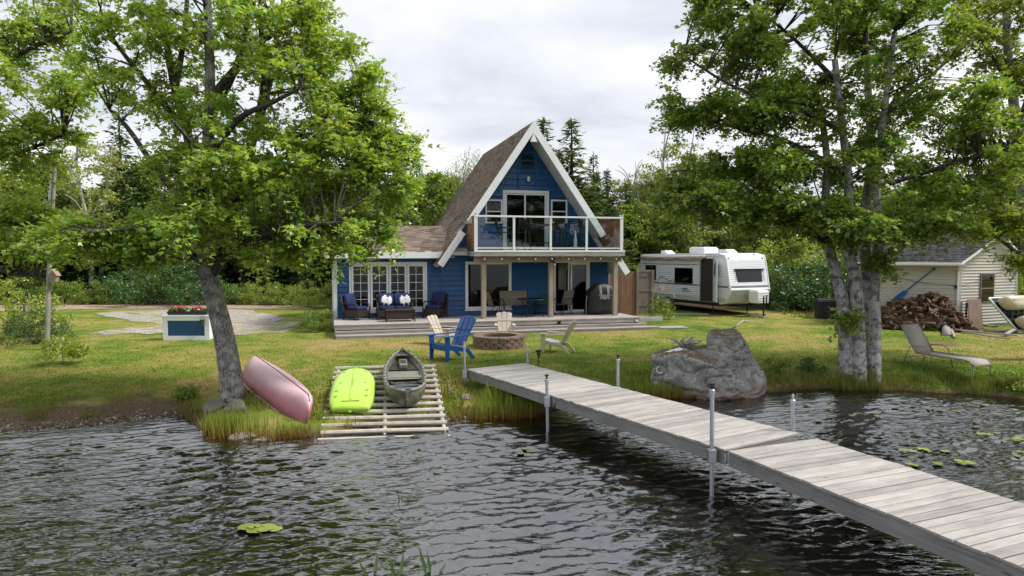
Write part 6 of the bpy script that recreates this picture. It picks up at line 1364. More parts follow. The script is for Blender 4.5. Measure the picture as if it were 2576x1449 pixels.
# ---- maple at the left edge
b2 = Gv(-210, 985); Y2 = b2.y + 1.0; P_ = lambda x, y, d=0.0: ptd(x, y, Y2 + d)
tr2 = [([np.array((P_(-210, 985)[0], Y2, ground(P_(-210, 985)[0], Y2) - .2)), P_(-205, 800), P_(-190, 600), P_(-170, 400), P_(-150, 150), P_(-140, -100)], .26, .08)]
li2 = [([P_(-195, 650), P_(-80, 640, -.4), P_(30, 690, -.8), P_(95, 690, -.9)], .09, .02), ([P_(-180, 500), P_(-60, 420), P_(60, 380), P_(160, 340)], .10, .025), ([P_(-165, 350), P_(-40, 200), P_(80, 120), P_(180, 80)], .10, .025), ([P_(-180, 560), P_(-60, 560, -.5), P_(80, 570, -.8)], .07, .02)]
bl2_ = [E(70, 110, Y2, 130, 150, 1.8, 44), E(60, 330, Y2, 130, 130, 1.8, 44), E(50, 545, Y2 - .4, 120, 70, 1.4, 30), E(190, 230, Y2, 60, 90, 1.2, 12), E(70, 630, Y2 - .8, 110, 38, 1.0, 18), E(-80, 300, Y2, 130, 330, 1.8, 50), E(40, -80, Y2, 190, 80, 1.8, 22), E(160, 330, Y2, 50, 30, .6, 5)]
big_tree('maple_tree', 'maple reaching in over the left lawn from beyond the left edge', tr2, li2, bl2_, 24, .108, M['leaf_l'], M['bark1'], 22)
# ---- clump of maples at the right shore
b3 = Gv(2160, 952); Y3 = b3.y; P_ = lambda x, y, d=0.0: ptd(x, y, Y3 + d); z3 = np.array((0, 0, .2))
def foot(x, y, d): p = P_(x, y, d); p[2] = ground(p[0], p[1]) - .15; return p
tr3 = [([foot(2132, 950, 0), P_(2127, 850), P_(2120, 760, .05), P_(2104, 690, .1), P_(2085, 620, .1), P_(2075, 540, .2), P_(2080, 400, .3), P_(2060, 250, .4)], .205, .07), ([foot(2160, 950, -.1), P_(2158, 820, -.1), P_(2150, 700, -.1), P_(2128, 600, -.2), P_(2135, 470, -.2), P_(2120, 330, -.3), P_(2100, 150, -.4)], .20, .07),
       ([foot(2178, 950, .15), P_(2182, 800, .2), P_(2180, 680, .2), P_(2172, 560, .3), P_(2190, 420, .3), P_(2185, 250, .4), P_(2175, 50, .4)], .20, .07), ([foot(2196, 950, -.05), P_(2200, 830), P_(2198, 720), P_(2212, 590, -.1), P_(2205, 450, -.1), P_(2225, 280, -.2), P_(2250, 80, -.2)], .19, .06)]
li3 = [([P_(2083, 610), P_(1980, 565, -.5), P_(1850, 545, -.9), P_(1720, 520, -1.2)], .08, .02), ([P_(2078, 540, .2), P_(1960, 470, .2), P_(1820, 430, .1), P_(1700, 430, 0)], .08, .02), ([P_(2120, 330, -.3), P_(2000, 270, -.4), P_(1850, 220, -.5), P_(1720, 140, -.5)], .08, .02), ([P_(2130, 440, -.2), P_(1990, 360, .2), P_(1850, 320, .3), P_(1690, 290, .3)], .08, .02),
       ([P_(2205, 470), P_(2310, 440, -.3), P_(2430, 400, -.4), P_(2540, 380, -.5)], .08, .02), ([P_(2225, 290), P_(2330, 200, .2), P_(2430, 110, .3)], .08, .02), ([P_(2205, 560), P_(2300, 570, -.6), P_(2400, 560, -.9)], .07, .02), ([P_(2150, 640), P_(2130, 580, -1), P_(2080, 560, -1.8)], .06, .02), ([P_(2185, 350, .3), P_(2250, 250, 1.2), P_(2330, 180, 1.8)], .07, .02),
       ([P_(2100, 200), P_(2000, 100), P_(1900, 20)], .07, .02), ([P_(2175, 150), P_(2180, 0), P_(2190, -150)], .08, .03)]
bl3 = [(c_, r_, int(n_ * 1.25)) for c_, r_, n_ in [E(2050, 30, Y3, 290, 110, 2.6, 66), E(1850, 110, Y3, 140, 100, 2.0, 40), E(2300, 80, Y3, 190, 130, 2.6, 52), E(1850, 280, Y3, 180, 66, 2.0, 40), E(1735, 290, Y3, 90, 34, 1.0, 14), E(2040, 240, Y3, 200, 110, 2.5, 50), E(2350, 280, Y3, 180, 120, 2.4, 44), E(1890, 420, Y3, 190, 76, 2.0, 64), E(2130, 400, Y3, 170, 100, 2.4, 40),
       E(2400, 450, Y3, 170, 100, 2.2, 42), E(1770, 495, Y3 - .3, 140, 56, 1.4, 50), E(1950, 530, Y3 - .4, 190, 54, 1.8, 70), E(2120, 565, Y3 - .9, 130, 50, 1.4, 40), E(2290, 565, Y3 - .4, 140, 54, 1.7, 46), E(2500, 330, Y3, 110, 140, 1.8, 30), E(1690, 255, Y3, 34, 18, .5, 4), E(1690, 150, Y3, 36, 30, .6, 5), E(1775, 20, Y3, 60, 50, 1.2, 12), E(2050, -150, Y3, 330, 90, 2.4, 30),
       E(2135, 800, Y3 - .35, 34, 34, .35, 5), E(2205, 660, Y3 - .4, 30, 40, .35, 6), E(1690, 470, Y3, 50, 30, .8, 7)]]
big_tree('maple_tree', 'clump of pale barked maple stems on the right shore', tr3, li3, bl3, 25, .112, M['leaf_r'], M['bark2'], 23)
# ---- tree at the right edge
b4 = Gv(2618, 905); Y4 = b4.y; P_ = lambda x, y, d=0.0: ptd(x, y, Y4 + d)
tr4 = [([np.array(b4) - z3, P_(2605, 800), P_(2590, 650), P_(2575, 480), P_(2555, 300), P_(2535, 120), P_(2530, -80)], .24, .08)]
li4 = [([P_(2558, 420), P_(2500, 330, .3), P_(2440, 260, .5)], .07, .02), ([P_(2552, 350), P_(2600, 200), P_(2650, 60)], .09, .03), ([P_(2565, 640), P_(2510, 600, -.5), P_(2450, 560, -.8)], .06, .02), ([P_(2545, 220), P_(2470, 100), P_(2420, 20)], .06, .02)]
bl4 = [E(2460, 70, Y4, 110, 100, 1.6, 30), E(2560, 170, Y4, 100, 120, 1.8, 36), E(2500, 555, Y4 - .6, 100, 60, 1.2, 22), E(2580, 380, Y4, 80, 110, 1.5, 22), E(2590, 560, Y4, 90, 110, 1.4, 18), E(2565, 655, Y4 - .8, 40, 40, .7, 8), E(2540, -60, Y4, 160, 80, 1.8, 20)]
big_tree('maple_tree', 'dark trunked tree with yellow green crown at the right edge', tr4, li4, bl4, 24, .108, M['leaf_y'], M['bark1'], 24)
# ================================================================ THE WOODS BEHIND
M['needles'] = leafmat('dark spruce needles', [(0.027, 0.073, 0.022), (0.045, 0.103, 0.03), (0.069, 0.138, 0.037), (0.1, 0.169, 0.05)], .2, .03, .15); M['pine'] = leafmat('olive pine needles', [(0.069, 0.112, 0.027), (0.1, 0.15, 0.035), (0.15, 0.2, 0.05)], .25, .03, .15)
M['decid'] = leafmat('forest leaves', [(0.097, 0.178, 0.026), (0.151, 0.236, 0.03), (0.211, 0.293, 0.036), (0.278, 0.345, 0.05)], .48, .04, .16); M['pale'] = leafmat('pale birch leaves', [(.20, .25, .06), (.27, .31, .08), (.34, .37, .11)], .42, .04, .12); M['dsh'] = leafmat('dark shrub leaves', [(0.036, 0.096, 0.019), (0.06, 0.138, 0.024), (0.102, 0.186, 0.034)], .3, .05, .2)
M['willow'] = leafmat('willow leaves', [(.10, .16, .03), (.15, .21, .05), (.20, .25, .07)], .42, .04, 0)
M['wbark'] = barkmat('forest bark', (.035, .028, .022), (.12, .10, .085), 12.0); M['birch'] = barkmat('birch bark', (.16, .145, .13), (.38, .36, .34), 8.0, (.5, .48, .46), .6)
def spruce_mesh(seed, H, Rr, den=1.0, mat='needles', bare=.08, droop=.25):
    rng = np.random.default_rng(seed); mb = MB(); mb.tube([(0, 0, -.3), (.03, 0, H * .5), (0, .02, H)], [.018 * H, .011 * H, .02], 8)
    pos, dr, nr, sz = [], [], [], []; z = bare * H
    while z < H * .985:
        f = 1 - z / H; L_ = Rr * (f ** .8) * rng.uniform(.75, 1.15); nbr = max(5, int(10 * den * (f ** .35)))
        for k in range(nbr):
            a = 2 * PI * (k + rng.random()) / nbr; l = L_ * rng.uniform(.65, 1.15); d = np.array([math.cos(a), math.sin(a), 0]); m_ = max(3, int(l / .11))
            if l > .5: mb.tube([Vector((0, 0, z)), Vector((d[0] * l * .5, d[1] * l * .5, z - droop * l * .25)), Vector((d[0] * l, d[1] * l, z - droop * l * .55 + .1 * l))], [.02, .013, .004], 3, False)
            for j in range(m_):
                t = (j + rng.random()) / m_; p = d * l * t + np.array([0, 0, z - droop * l * t + .14 * l * t * t])
                for s in (-1, 1):
                    sd = np.array([-d[1], d[0], 0]) * s; dd = d * .75 + sd * rng.uniform(.3, 1.0) + np.array([0, 0, rng.uniform(-.45, .1)])
                    pos.append(p + rng.normal(size=3) * .03); dr.append(dd); nr.append(np.array([0, 0, 1]) + rng.normal(size=3) * .35); sz.append(rng.uniform(.42, .68) * (.6 + .5 * f))
        z += rng.uniform(.20, .32) * (1.25 - .4 * (1 - f))
    for j in range(10): pos.append(np.array([0, 0, H - .06 * j])); dr.append(np.array([rng.normal(), rng.normal(), .8])); nr.append(rng.normal(size=3)); sz.append(.2)
    V_, F_ = leaves(np.array(pos), np.array(sz), np.array(nr), rng, 'needle', np.array(dr))
    return mb.mesh('trunk', M['wbark'], True, False), fastmesh('crown', V_, F_, M[mat], False)
def decid_mesh(seed, H, Rr, ncl=190, per=64, leaf=.23, mat='decid', bark='wbark', low=.28, rad=.75, shape='maple', stems=1):
    rng = np.random.default_rng(seed); mb = MB(); nodes = []
    for s in range(stems):
        a = 2 * PI * s / stems + rng.random(); off = np.array([math.cos(a), math.sin(a), 0]) * (.35 if stems > 1 else 0)
        nodes.append(limb(mb, [off + (0, 0, -.3), off * 1.6 + rng.normal(size=3) * .15 + (0, 0, H * .35), off * 3 + rng.normal(size=3) * .3 + (0, 0, H * .7), off * 4 + rng.normal(size=3) * .3 + (0, 0, H * .95)], .016 * H + .02, .02, 7, 4))
    tp = np.concatenate(nodes)
    for k in range(9):
        z = H * rng.uniform(low, .8); a = rng.random() * 2 * PI; i = int(np.argmin(abs(tp[:, 2] - z))); r = Rr * rng.uniform(.5, .9)
        nodes.append(limb(mb, [tp[i], tp[i] + (r * .5 * math.cos(a), r * .5 * math.sin(a), .12 * H), tp[i] + (r * math.cos(a), r * math.sin(a), .16 * H)], .006 * H, .015, 5, 3))
    C = []; nb_ = 18
    for k in range(nb_):
        zf = low + (.93 - low) * rng.random() ** .85; w = Rr * math.sin(PI * min(1, (zf - low + .12) / (1.05 - low))) ** .7; a = rng.random() * 2 * PI; c = np.array([w * .6 * math.cos(a), w * .6 * math.sin(a), zf * H]); n = ncl // nb_ + 1
        C.append(c + unit(rng.normal(size=(n, 3))) * (rng.random((n, 1)) ** .4) * np.array([Rr * .5, Rr * .5, H * .11]))
    C = np.concatenate(C); V_, F_ = clump_leaves(C, per, rad, .5, leaf, rng, shape)
    return mb.mesh('trunk', M[bark], True, False), fastmesh('crown', V_, F_, M[mat], False)
def willow_mesh(seed, H, Rr):
    rng = np.random.default_rng(seed); mb = MB(); limb(mb, [(0, 0, -.3), (.1, 0, H * .4), (0, .1, H * .75)], .25, .1, 7); pos, dr = [], []
    for k in range(620):
        a = rng.random() * 2 * PI; r = Rr * rng.random() ** .5; z = H * (1 - .35 * (r / Rr) ** 2) * rng.uniform(.8, 1); x, y = r * math.cos(a), r * math.sin(a)
        for j in range(26):
            pos.append((x + .02 * j * math.cos(a) + rng.normal() * .07, y + .02 * j * math.sin(a) + rng.normal() * .07, z - .085 * j)); dr.append((rng.normal() * .5, rng.normal() * .5, -1))
    for k in range(6): limb(mb, [(0, 0, H * .45), (Rr * .35 * math.cos(k), Rr * .35 * math.sin(k), H * .7), (Rr * .6 * math.cos(k), Rr * .6 * math.sin(k), H * .62)], .07, .02, 5)
    V_, F_ = leaves(np.array(pos), np.full(len(pos), .17), rng.normal(size=(len(pos), 3)), rng, 'lance', np.array(dr)); return mb.mesh('trunk', M['wbark'], True, False), fastmesh('crown', V_, F_, M['willow'], False)
def shrub_mesh(seed, H, Rr, mat='dsh', ncl=60, per=60, leaf=.11, shape='oval', rad=.35):
    rng = np.random.default_rng(seed); q = unit(rng.normal(size=(ncl, 3))); q[:, 2] = abs(q[:, 2]); C = q * (rng.random((ncl, 1)) ** .35) * np.array([Rr, Rr, H * .88]) + np.array([0, 0, H * .06]); mb = MB()
    for c in C[::3]: mb.tube([(0, 0, -.1), (c[0] * .4, c[1] * .4, c[2] * .5), tuple(c)], [.02, .012, .005], 4, False)
    V_, F_ = clump_leaves(C, per, rad, .7, leaf, rng, shape); V_[:, 2] = np.maximum(V_[:, 2], .01)
    return mb.mesh('stems', M['twig'], True, False), fastmesh('foliage', V_, F_, M[mat], False)
KIND = {'spruceA': (spruce_mesh(1, 10, 2.3), 10), 'spruceB': (spruce_mesh(2, 10, 1.9, .9), 10), 'spruceC': (spruce_mesh(3, 10, 2.8, 1.0, bare=.02), 10), 'pine': (spruce_mesh(4, 10, 2.9, .62, 'pine', .25, -.05), 10), 'spruceT': (spruce_mesh(6, 10, 2.5, .85, 'pine', .05, .12), 10),
        'dA': (decid_mesh(11, 10, 3.0), 10), 'dB': (decid_mesh(12, 10, 3.4, 220), 10), 'dC': (decid_mesh(13, 10, 2.8, 200, mat='decid', low=.12), 10), 'dY': (decid_mesh(14, 10, 2.9, 190, mat='leaf_y', low=.18), 10), 'dP': (decid_mesh(15, 10, 2.3, 100, 44, .17, 'pale', 'birch', .25, .6, stems=2), 10), 'dQ': (decid_mesh(16, 10, 1.8, 70, 32, .15, 'pale', 'birch', .3, .5), 10),
        'willow': (willow_mesh(5, 9.5, 2.6), 10), 'sA': (shrub_mesh(31, 2.2, 1.7), 2.2), 'sB': (shrub_mesh(32, 2.0, 1.5, 'decid', 55, 55, .12), 2), 'sC': (shrub_mesh(33, 2.6, 1.8, 'leaf_y', 60, 55, .12), 2.6), 'sD': (shrub_mesh(34, 1.8, 1.9, 'dsh', 60, 60, .10), 1.8)}
SHRUBS = {'sA', 'sB', 'sC', 'sD'}
def plant(kind, x, top, Y, label, group=None, name=None, wf=1.0, rz=None, scale=None):
    (ma, mb_), H0 = KIND[kind]; X = (x - 1288) / FPX * Y * 1.0; g = ground(X, Y); s = scale or (at_y(x, top, Y).z - g) / H0
    t = empty(name or ('shrub' if kind in SHRUBS else {'s': 'spruce_tree', 'p': 'pine_tree', 'd': 'broadleaf_tree', 'w': 'willow_tree'}[kind[0]]), (X, Y, g), random.uniform(0, 6.28) if rz is None else rz, label, 'shrub' if kind in SHRUBS else 'tree', group)
    t.scale = (s * wf, s * wf, s); link(ma.name.split('.')[0], ma, t); link(mb_.name.split('.')[0], mb_, t); return t
rf = random.Random(77)
SPOTS = [(60, 'at the far left'), (150, 'behind the rose bush'), (240, 'just right of the leaning pole'), (340, 'between leaning pole and planter'), (430, 'left of the planter'), (530, 'behind the planter'), (640, 'right of the left maple trunk'), (760, 'left of the cottage corner'), (900, 'behind the left end of the wing'), (1060, 'behind the wing roof'), (1250, 'behind the cottage ridge'), (1400, 'behind the cottage peak'), (1560, 'behind the balcony'),
         (1640, 'behind the gate'), (1720, 'behind the trailer rear'), (1800, 'behind the trailer middle'), (1880, 'behind the trailer front'), (1970, 'just right of the trailer'), (2060, 'left of the compost bin'), (2130, 'behind the compost bin'), (2230, 'behind the maple stems'), (2330, 'behind the log heap'), (2430, 'behind the shed'), (2520, 'behind the shed gable'), (9999, 'at the far right')]
def spot(x): return next(s for m_, s in SPOTS if x < m_)
# trees that stand out one by one
for a in (('pine', 1000, 318, 34, 'dark pine rising between the left maple and the cottage roof'), ('willow', 1190, 342, 42, 'pale drooping willow behind the cottage ridge'), ('spruceT', 1366, 296, 41, 'narrow spruce behind the cottage peak, the left of two'), ('spruceT', 1437, 300, 40, 'tall spruce right of the cottage peak, the right of two'),
          ('pine', 1575, 455, 44, 'olive pine behind the satellite dish'), ('dP', 1690, 318, 45, 'thin pale birch with sparse crown above the trailer'), ('dQ', 1610, 375, 47, 'slim sparse birch left of the trailer birches'), ('dP', 1770, 370, 46, 'pale leaved birch rising behind the trailer roof'), ('spruceA', 310, 268, 44, 'spruce tip showing through the left maple branches'), ('dP', 235, 318, 41, 'pale feathery tree behind the wooden pole'),
          ('dP', 1640, 395, 44, 'pale tall birch above the trailer rear'), ('dP', 1735, 400, 43, 'pale tall birch above the trailer awning'), ('dP', 1560, 420, 48, 'pale sparse tree between balcony and trailer'), ('dP', 1840, 430, 45, 'pale birch above the trailer front'), ('dB', 1085, 440, 38, 'rounded green tree left of the cottage roof'), ('spruceC', 1500, 430, 46, 'broad spruce behind the right roof slope'), ('spruceT', 1545, 520, 37, 'small spruce behind the balcony right end'), ('dY', 2010, 600, 37, 'yellow green bushy tree right of the trailer'), ('dC', 2260, 470, 38, 'green tree behind the shed roof'), ('dY', 60, 440, 39, 'yellow green tree at the far left behind the road')):
    k, x, top, Y, lab = a; plant(k, x, top, Y, lab, wf={'willow': 1.0, 'pine': .95, 'spruceT': 1.3}.get(k, 1.0))
# nearer rows of the wood on the left, then behind trailer and shed
i = 0
for x, top, Y, k in ((-60, 330, 42, 'dY'), (20, 380, 46, 'spruceA'), (120, 400, 43, 'dA'), (170, 430, 45, 'spruceC'), (225, 470, 41, 'spruceB'), (275, 440, 47, 'spruceA'), (330, 420, 42, 'spruceC'), (380, 380, 46, 'dC'), (420, 430, 41, 'spruceA'), (470, 400, 47, 'spruceC'), (520, 430, 42, 'spruceB'), (560, 420, 46, 'spruceA'), (610, 440, 42, 'dA'), (660, 400, 47, 'spruceC'), (700, 450, 42, 'spruceA'), (750, 420, 46, 'dB'), (800, 470, 41, 'spruceC'), (850, 430, 46, 'dC'), (900, 470, 42, 'dB'), (950, 450, 46, 'spruceA'), (1010, 470, 42, 'dA'), (1060, 500, 46, 'spruceB'), (-140, 300, 44, 'dB')):
    SP = {'spruceA': 'dark', 'spruceB': 'narrow dark', 'spruceC': 'broad dark', 'pine': 'open', 'dA': 'round', 'dB': 'wide', 'dC': 'low branched', 'dY': 'yellow green', 'dP': 'pale'}[k]; lab, gr = (SP + ' spruce in the wood ', 'spruces behind the road') if k[0] == 's' else (SP + ' leafy tree in the wood ', 'leafy trees behind the road'); lab += spot(x) + (', near the road' if Y < 44 else ', deeper in')
    plant(k, x + rf.uniform(-12, 12), top + rf.uniform(-15, 15), Y, lab, gr)
for x, top, Y, k in ((1040, 400, 48, 'spruceC'), (1110, 430, 46, 'dB'), (1140, 470, 44, 'spruceC'), (1150, 500, 48, 'dA'), (1240, 450, 50, 'spruceC'), (1400, 380, 46, 'spruceC'), (1480, 400, 44, 'spruceA'), (1525, 440, 47, 'spruceC'), (1585, 470, 43, 'spruceC'), (1660, 450, 49, 'dB'), (1780, 450, 49, 'dA'), (1860, 460, 48, 'dC'), (1310, 450, 52, 'dC'), (1390, 480, 47, 'spruceA'), (1470, 470, 50, 'dA'), (1545, 520, 50, 'spruceB'), (1600, 520, 43, 'dA'), (1640, 500, 48, 'pine'), (1690, 530, 42, 'dC'), (1740, 500, 47, 'dP'), (1790, 530, 43, 'spruceA'), (1830, 500, 48, 'dB'), (1880, 540, 42, 'dA'), (1930, 500, 47, 'dY'), (1980, 540, 42, 'spruceC'), (2040, 480, 46, 'dB'), (2100, 540, 41, 'dA'), (2160, 500, 46, 'dC'), (2210, 520, 41, 'spruceA'), (2300, 460, 44, 'dB'), (2370, 440, 40, 'dA'), (2440, 400, 44, 'spruceC'), (2500, 430, 40, 'dB'), (2570, 380, 44, 'dY'), (2640, 360, 40, 'dA'), (2720, 330, 44, 'dB')):
    SP = {'spruceA': 'dark', 'spruceB': 'narrow dark', 'spruceC': 'broad dark', 'pine': 'open', 'dA': 'round', 'dB': 'wide', 'dC': 'low branched', 'dY': 'yellow green', 'dP': 'pale'}[k]; lab, gr = (SP + ' conifer in the wood ', 'conifers behind the trailer') if k[0] in 'sp' else (SP + ' leafy tree in the wood ', 'leafy trees behind the trailer'); lab += spot(x) + (', near the lawn' if Y < 44 else ', deeper in')
    plant(k, x + rf.uniform(-12, 12), top + rf.uniform(-15, 15), Y, lab, gr)
# the wood beyond reads as one mass
fw_V, fw_F, off = [], [], 0
for r_ in range(46):
    x = -350 + r_ * 70 + rf.uniform(-20, 20); Y = rf.uniform(58, 72); k = rf.choice(('spruceA', 'spruceC', 'dA', 'dB', 'dC')); top = 480 + rf.uniform(-30, 40); (ma, mb_), H0 = KIND[k]; X = (x - 1288) / FPX * Y; s = (at_y(x, top, Y).z - .6) / H0
    n = len(mb_.vertices); co = np.empty(n * 3, np.float32); mb_.vertices.foreach_get('co', co); co = co.reshape(-1, 4, 3) if k[0] == 's' else co.reshape(-1, 6, 3); co = co[::4]
    a = rf.uniform(0, 6.28); c_, s_ = math.cos(a), math.sin(a); m_ = co.mean(1, keepdims=True); co = m_ + (co - m_) * 1.7; q = co.reshape(-1, 3) * np.array([s * 1.25, s * 1.25, s]); q = np.stack([q[:, 0] * c_ - q[:, 1] * s_ + X, q[:, 0] * s_ + q[:, 1] * c_ + Y, q[:, 2] + .6], -1)
    kk = co.shape[1]; b = np.arange(len(co)) * kk + off; f = [b[:, None] + np.array([0, 1, 2, 3])] + ([b[:, None] + np.array([0, 3, 4, 5])] if kk == 6 else []); fw_F += f; fw_V.append(q); off += len(q)
tag(fastmesh('distant_wood', np.concatenate(fw_V), np.concatenate(fw_F), M['decid']), 'far wood that closes the horizon behind the trees', 'wood', kind='stuff')
# shrubs along the wood edge
for x, top, Y, k in ((265, 690, 37.5, 'sB'), (330, 665, 38, 'sA'), (395, 650, 37, 'sD'), (455, 640, 37.5, 'sA'), (500, 680, 36.5, 'sD'), (160, 690, 38, 'sB'), (95, 680, 39, 'sA'), (20, 660, 38, 'sC'), (600, 700, 37.5, 'sB'), (660, 690, 37, 'sC'), (720, 700, 36.5, 'sB'), (560, 710, 37, 'sA'), (770, 700, 35, 'sC'), (225, 720, 36.9, 'sB'), (860, 690, 35, 'sB'), (950, 690, 36, 'sA')):
    plant(k, x, top, Y, {'sA': 'dark leafy', 'sB': 'mid green', 'sC': 'yellow green', 'sD': 'low dark'}[k] + ' roadside shrub ' + spot(x), 'shrubs along the road')
for x, top, Y, k in ((1975, 640, 34.5, 'sA'), (2030, 660, 34, 'sD'), (2090, 640, 33.5, 'sA'), (2150, 650, 33, 'sD'), (1960, 590, 37, 'sC'), (2040, 560, 37.5, 'sC'), (2120, 590, 37, 'sB'), (2200, 640, 32.5, 'sA'), (2240, 600, 36, 'sC'), (1640, 640, 40, 'sB'), (1720, 620, 41, 'sA'), (1800, 630, 41, 'sB'), (1880, 620, 41, 'sA'), (1590, 660, 39, 'sC'), (2600, 650, 30, 'sB')):
    plant(k, x, top, Y, {'sA': 'dark leafy', 'sB': 'mid green', 'sC': 'yellow green', 'sD': 'low dark'}[k] + ' hedge shrub ' + spot(x), 'shrubs round the trailer')
# single small plants
plant('sC', 45, 690, 23.5, 'yellow green bush growing by the left edge of the lawn', name='shrub'); plant('sA', 85, 765, 21.8, 'dark rose bush round a short post left of the pole', wf=1.0); plant('sB', 797, 768, 25.2, 'tuft of tall green leaves at the left corner of the cottage')
rp = Gv(66, 845); o = MB().box(-.05, .05, -.05, .05, -.1, 1.15).build('short_post', M['pole'], None); o.location = rp; tag(o, 'short grey post beside the rose bush', 'post')
o = MB().tube([(0, 0, -.1), (.03, 0, 1.5)], .02, 6).build('thin_stake', M['metal'], None); o.location = Gv(75, 842); tag(o, 'thin pale stake standing beside the short grey post', 'stake')
sp_ = shrub_mesh(41, .75, .55, 'leaf_y', 26, 34, .10, 'oval', .22); sa = empty('sapling', Gv(158, 918), 0, 'small leafy sapling in front of the leaning pole', 'sapling'); link('foliage', sp_[1], sa).location = (0, 0, .12); MB().tube([(0, 0, -.05), (.01, 0, .5)], .012, 6).build('stem', M['twig'], sa)
pf = shrub_mesh(42, 1.35, .55, 'decid', 30, 40, .13, 'lance', .3); fp = empty('flowering_plant', (at_y(1665, 788, 29.6).x, 29.6, ground(7, 29.6)), 0, 'leafy plant with faded orange plumes beside the gate', 'plant'); link('foliage', pf[1], fp)
rngp = np.random.default_rng(5); pp_ = rngp.normal(size=(110, 3)) * (.2, .22, .09) + (.0, 0, 1.36); V_, F_ = leaves(pp_, np.full(110, .075), rngp.normal(size=(110, 3)), rngp, 'oval'); fastmesh('plumes', V_, F_, leafmat('faded plumes', [(.42, .24, .16), (.5, .34, .24), (.34, .2, .14)], .3), fp)
for x, y, s, lab in ((1965, 940, .55, 'low bush on the bank just right of the boulder'), (2040, 935, .45, 'low bush on the bank between boulder and maples'), (1690, 868, .4, 'low green plant behind the boulder ledge'), (2568, 975, .5, 'green bush at the right end of the bank'), (1660, 955, .4, 'low bush at the left foot of the boulder'), (470, 1000, .25, 'low green plant on the bank left of the maple')):
    q = shrub_mesh(int(x), s, s * .9, 'decid' if x != 2040 else 'dsh', 18, 34, .075, 'oval', .16); t = empty('low_bush', Gv(x, y), 0, lab, 'bush'); link('foliage', q[1], t); link('stems', q[0], t)
    if x == 1690: t.location = at_y(1690, 890, BD + 1.3); t.location.z = .45
# ================================================================ GRASS
M['reed'] = None
def grass_mat(name, stem, cols, z0, z1):
    m, nt, out = newmat(name); g = N(nt, 'ShaderNodeNewGeometry'); s_ = N(nt, 'ShaderNodeSeparateXYZ', {0: g.outputs['Position']}); n = len(cols)
    c = ramp(nt, g.outputs['Random Per Island'], [(i / (n - 1), x) for i, x in enumerate(cols)])
    f = N(nt, 'ShaderNodeMapRange', {0: s_.outputs[2], 1: z0, 2: z1}); c = mixc(nt, f.outputs[0], stem, c)
    d = N(nt, 'ShaderNodeBsdfDiffuse', {0: c}); t = N(nt, 'ShaderNodeBsdfTranslucent', {0: c}); mx = N(nt, 'ShaderNodeMixShader', {0: .35, 1: d.outputs[0], 2: t.outputs[0]}); nt.links.new(mx.outputs[0], out.inputs[0]); return m
M['reed'] = grass_mat('shore reeds', (.24, .11, .03), [(.14, .23, .03), (.22, .30, .045), (.30, .34, .06), (.38, .35, .10)], .0, .22)
M['bank'] = grass_mat('rough bank grass', (.13, .11, .04), [(.11, .165, .025), (.18, .215, .035), (.25, .245, .06), (.30, .25, .10)], .0, .15)
def blades(name, P, h, w, mat, label, lean=.35, cat='grass', seg=2):
    rng = np.random.default_rng(len(P)); n = len(P); a = rng.random(n) * 2 * PI; d = np.stack([np.cos(a), np.sin(a), np.zeros(n)], -1); s = np.stack([-d[:, 1], d[:, 0], np.zeros(n)], -1) ; ln = (rng.random(n) * lean * h)[:, None]; w = np.broadcast_to(w, (n,))[:, None]; H = h[:, None] * np.array([0, 0, 1.0])
    V_ = np.stack([P - s * w, P + s * w, P + H * .55 + d * ln * .35 + s * w * .7, P + H * .55 + d * ln * .35 - s * w * .7, P + H * .97 + d * ln + s * w * .12, P + H * .97 + d * ln - s * w * .12], 1)
    b = (np.arange(n) * 6)[:, None]; F_ = np.concatenate([b + np.array([0, 1, 2, 3]), b + np.array([3, 2, 4, 5])]); return tag(fastmesh(name, V_.reshape(-1, 3), F_, mat), label, cat, kind='stuff')
def zone(rng, x0, x1, y0, y1, n, h0, h1, tuft=.22, per=12):
    c = np.stack([rng.uniform(x0, x1, n // per + 1), rng.uniform(y0, y1, n // per + 1)], -1); p = G(c[:, 0], c[:, 1]); p = np.repeat(p, per, 0)[:n]; p[:, :2] += rng.normal(size=(len(p), 2)) * tuft * .4; p[:, 2] = height(p[:, 0], p[:, 1]) - .02
    hs = np.repeat(rng.uniform(.6, 1.1, n // per + 1), per)[:n]; return p, rng.uniform(h0, h1, len(p)) * hs
rg2 = np.random.default_rng(8)
def zones(L_):
    q = [zone(rg2, *a) for a in L_]; return np.concatenate([a for a, _ in q]), np.concatenate([b for _, b in q])
P, h = zones([(510, 690, 1070, 1116, 480, .2, .6), (690, 800, 1086, 1110, 260, .14, .34), (850, 960, 1065, 1092, 100, .15, .3), (520, 600, 1050, 1085, 160, .22, .4)]); blades('shore_reeds', P, h, .0075, M['reed'], 'upright green reeds at the water below the left maple', .3)
P, h = zones([(1195, 1335, 1018, 1068, 800, .3, .62), (1130, 1220, 1035, 1062, 240, .15, .3)]); blades('shore_reeds', P, h, .0075, M['reed'], 'upright reeds growing under the inner end of the dock', .4)
P, h = zones([(1645, 1870, 985, 1004, 1500, .22, .42), (1740, 1830, 985, 1000, 800, .35, .55), (1560, 1650, 965, 1000, 900, .2, .35)]); blades('shore_reeds', P, h, .007, M['reed'], 'grass growing along the foot of the boulder', .4)
P, h = zones([(1935, 2110, 950, 985, 700, .10, .28), (2105, 2215, 955, 985, 1000, .25, .48), (2210, 2600, 945, 992, 1700, .08, .26), (2440, 2600, 960, 1000, 400, .15, .34)]); blades('bank_grass', P, h, .0075, M['bank'], 'long grass along the right bank', .5)
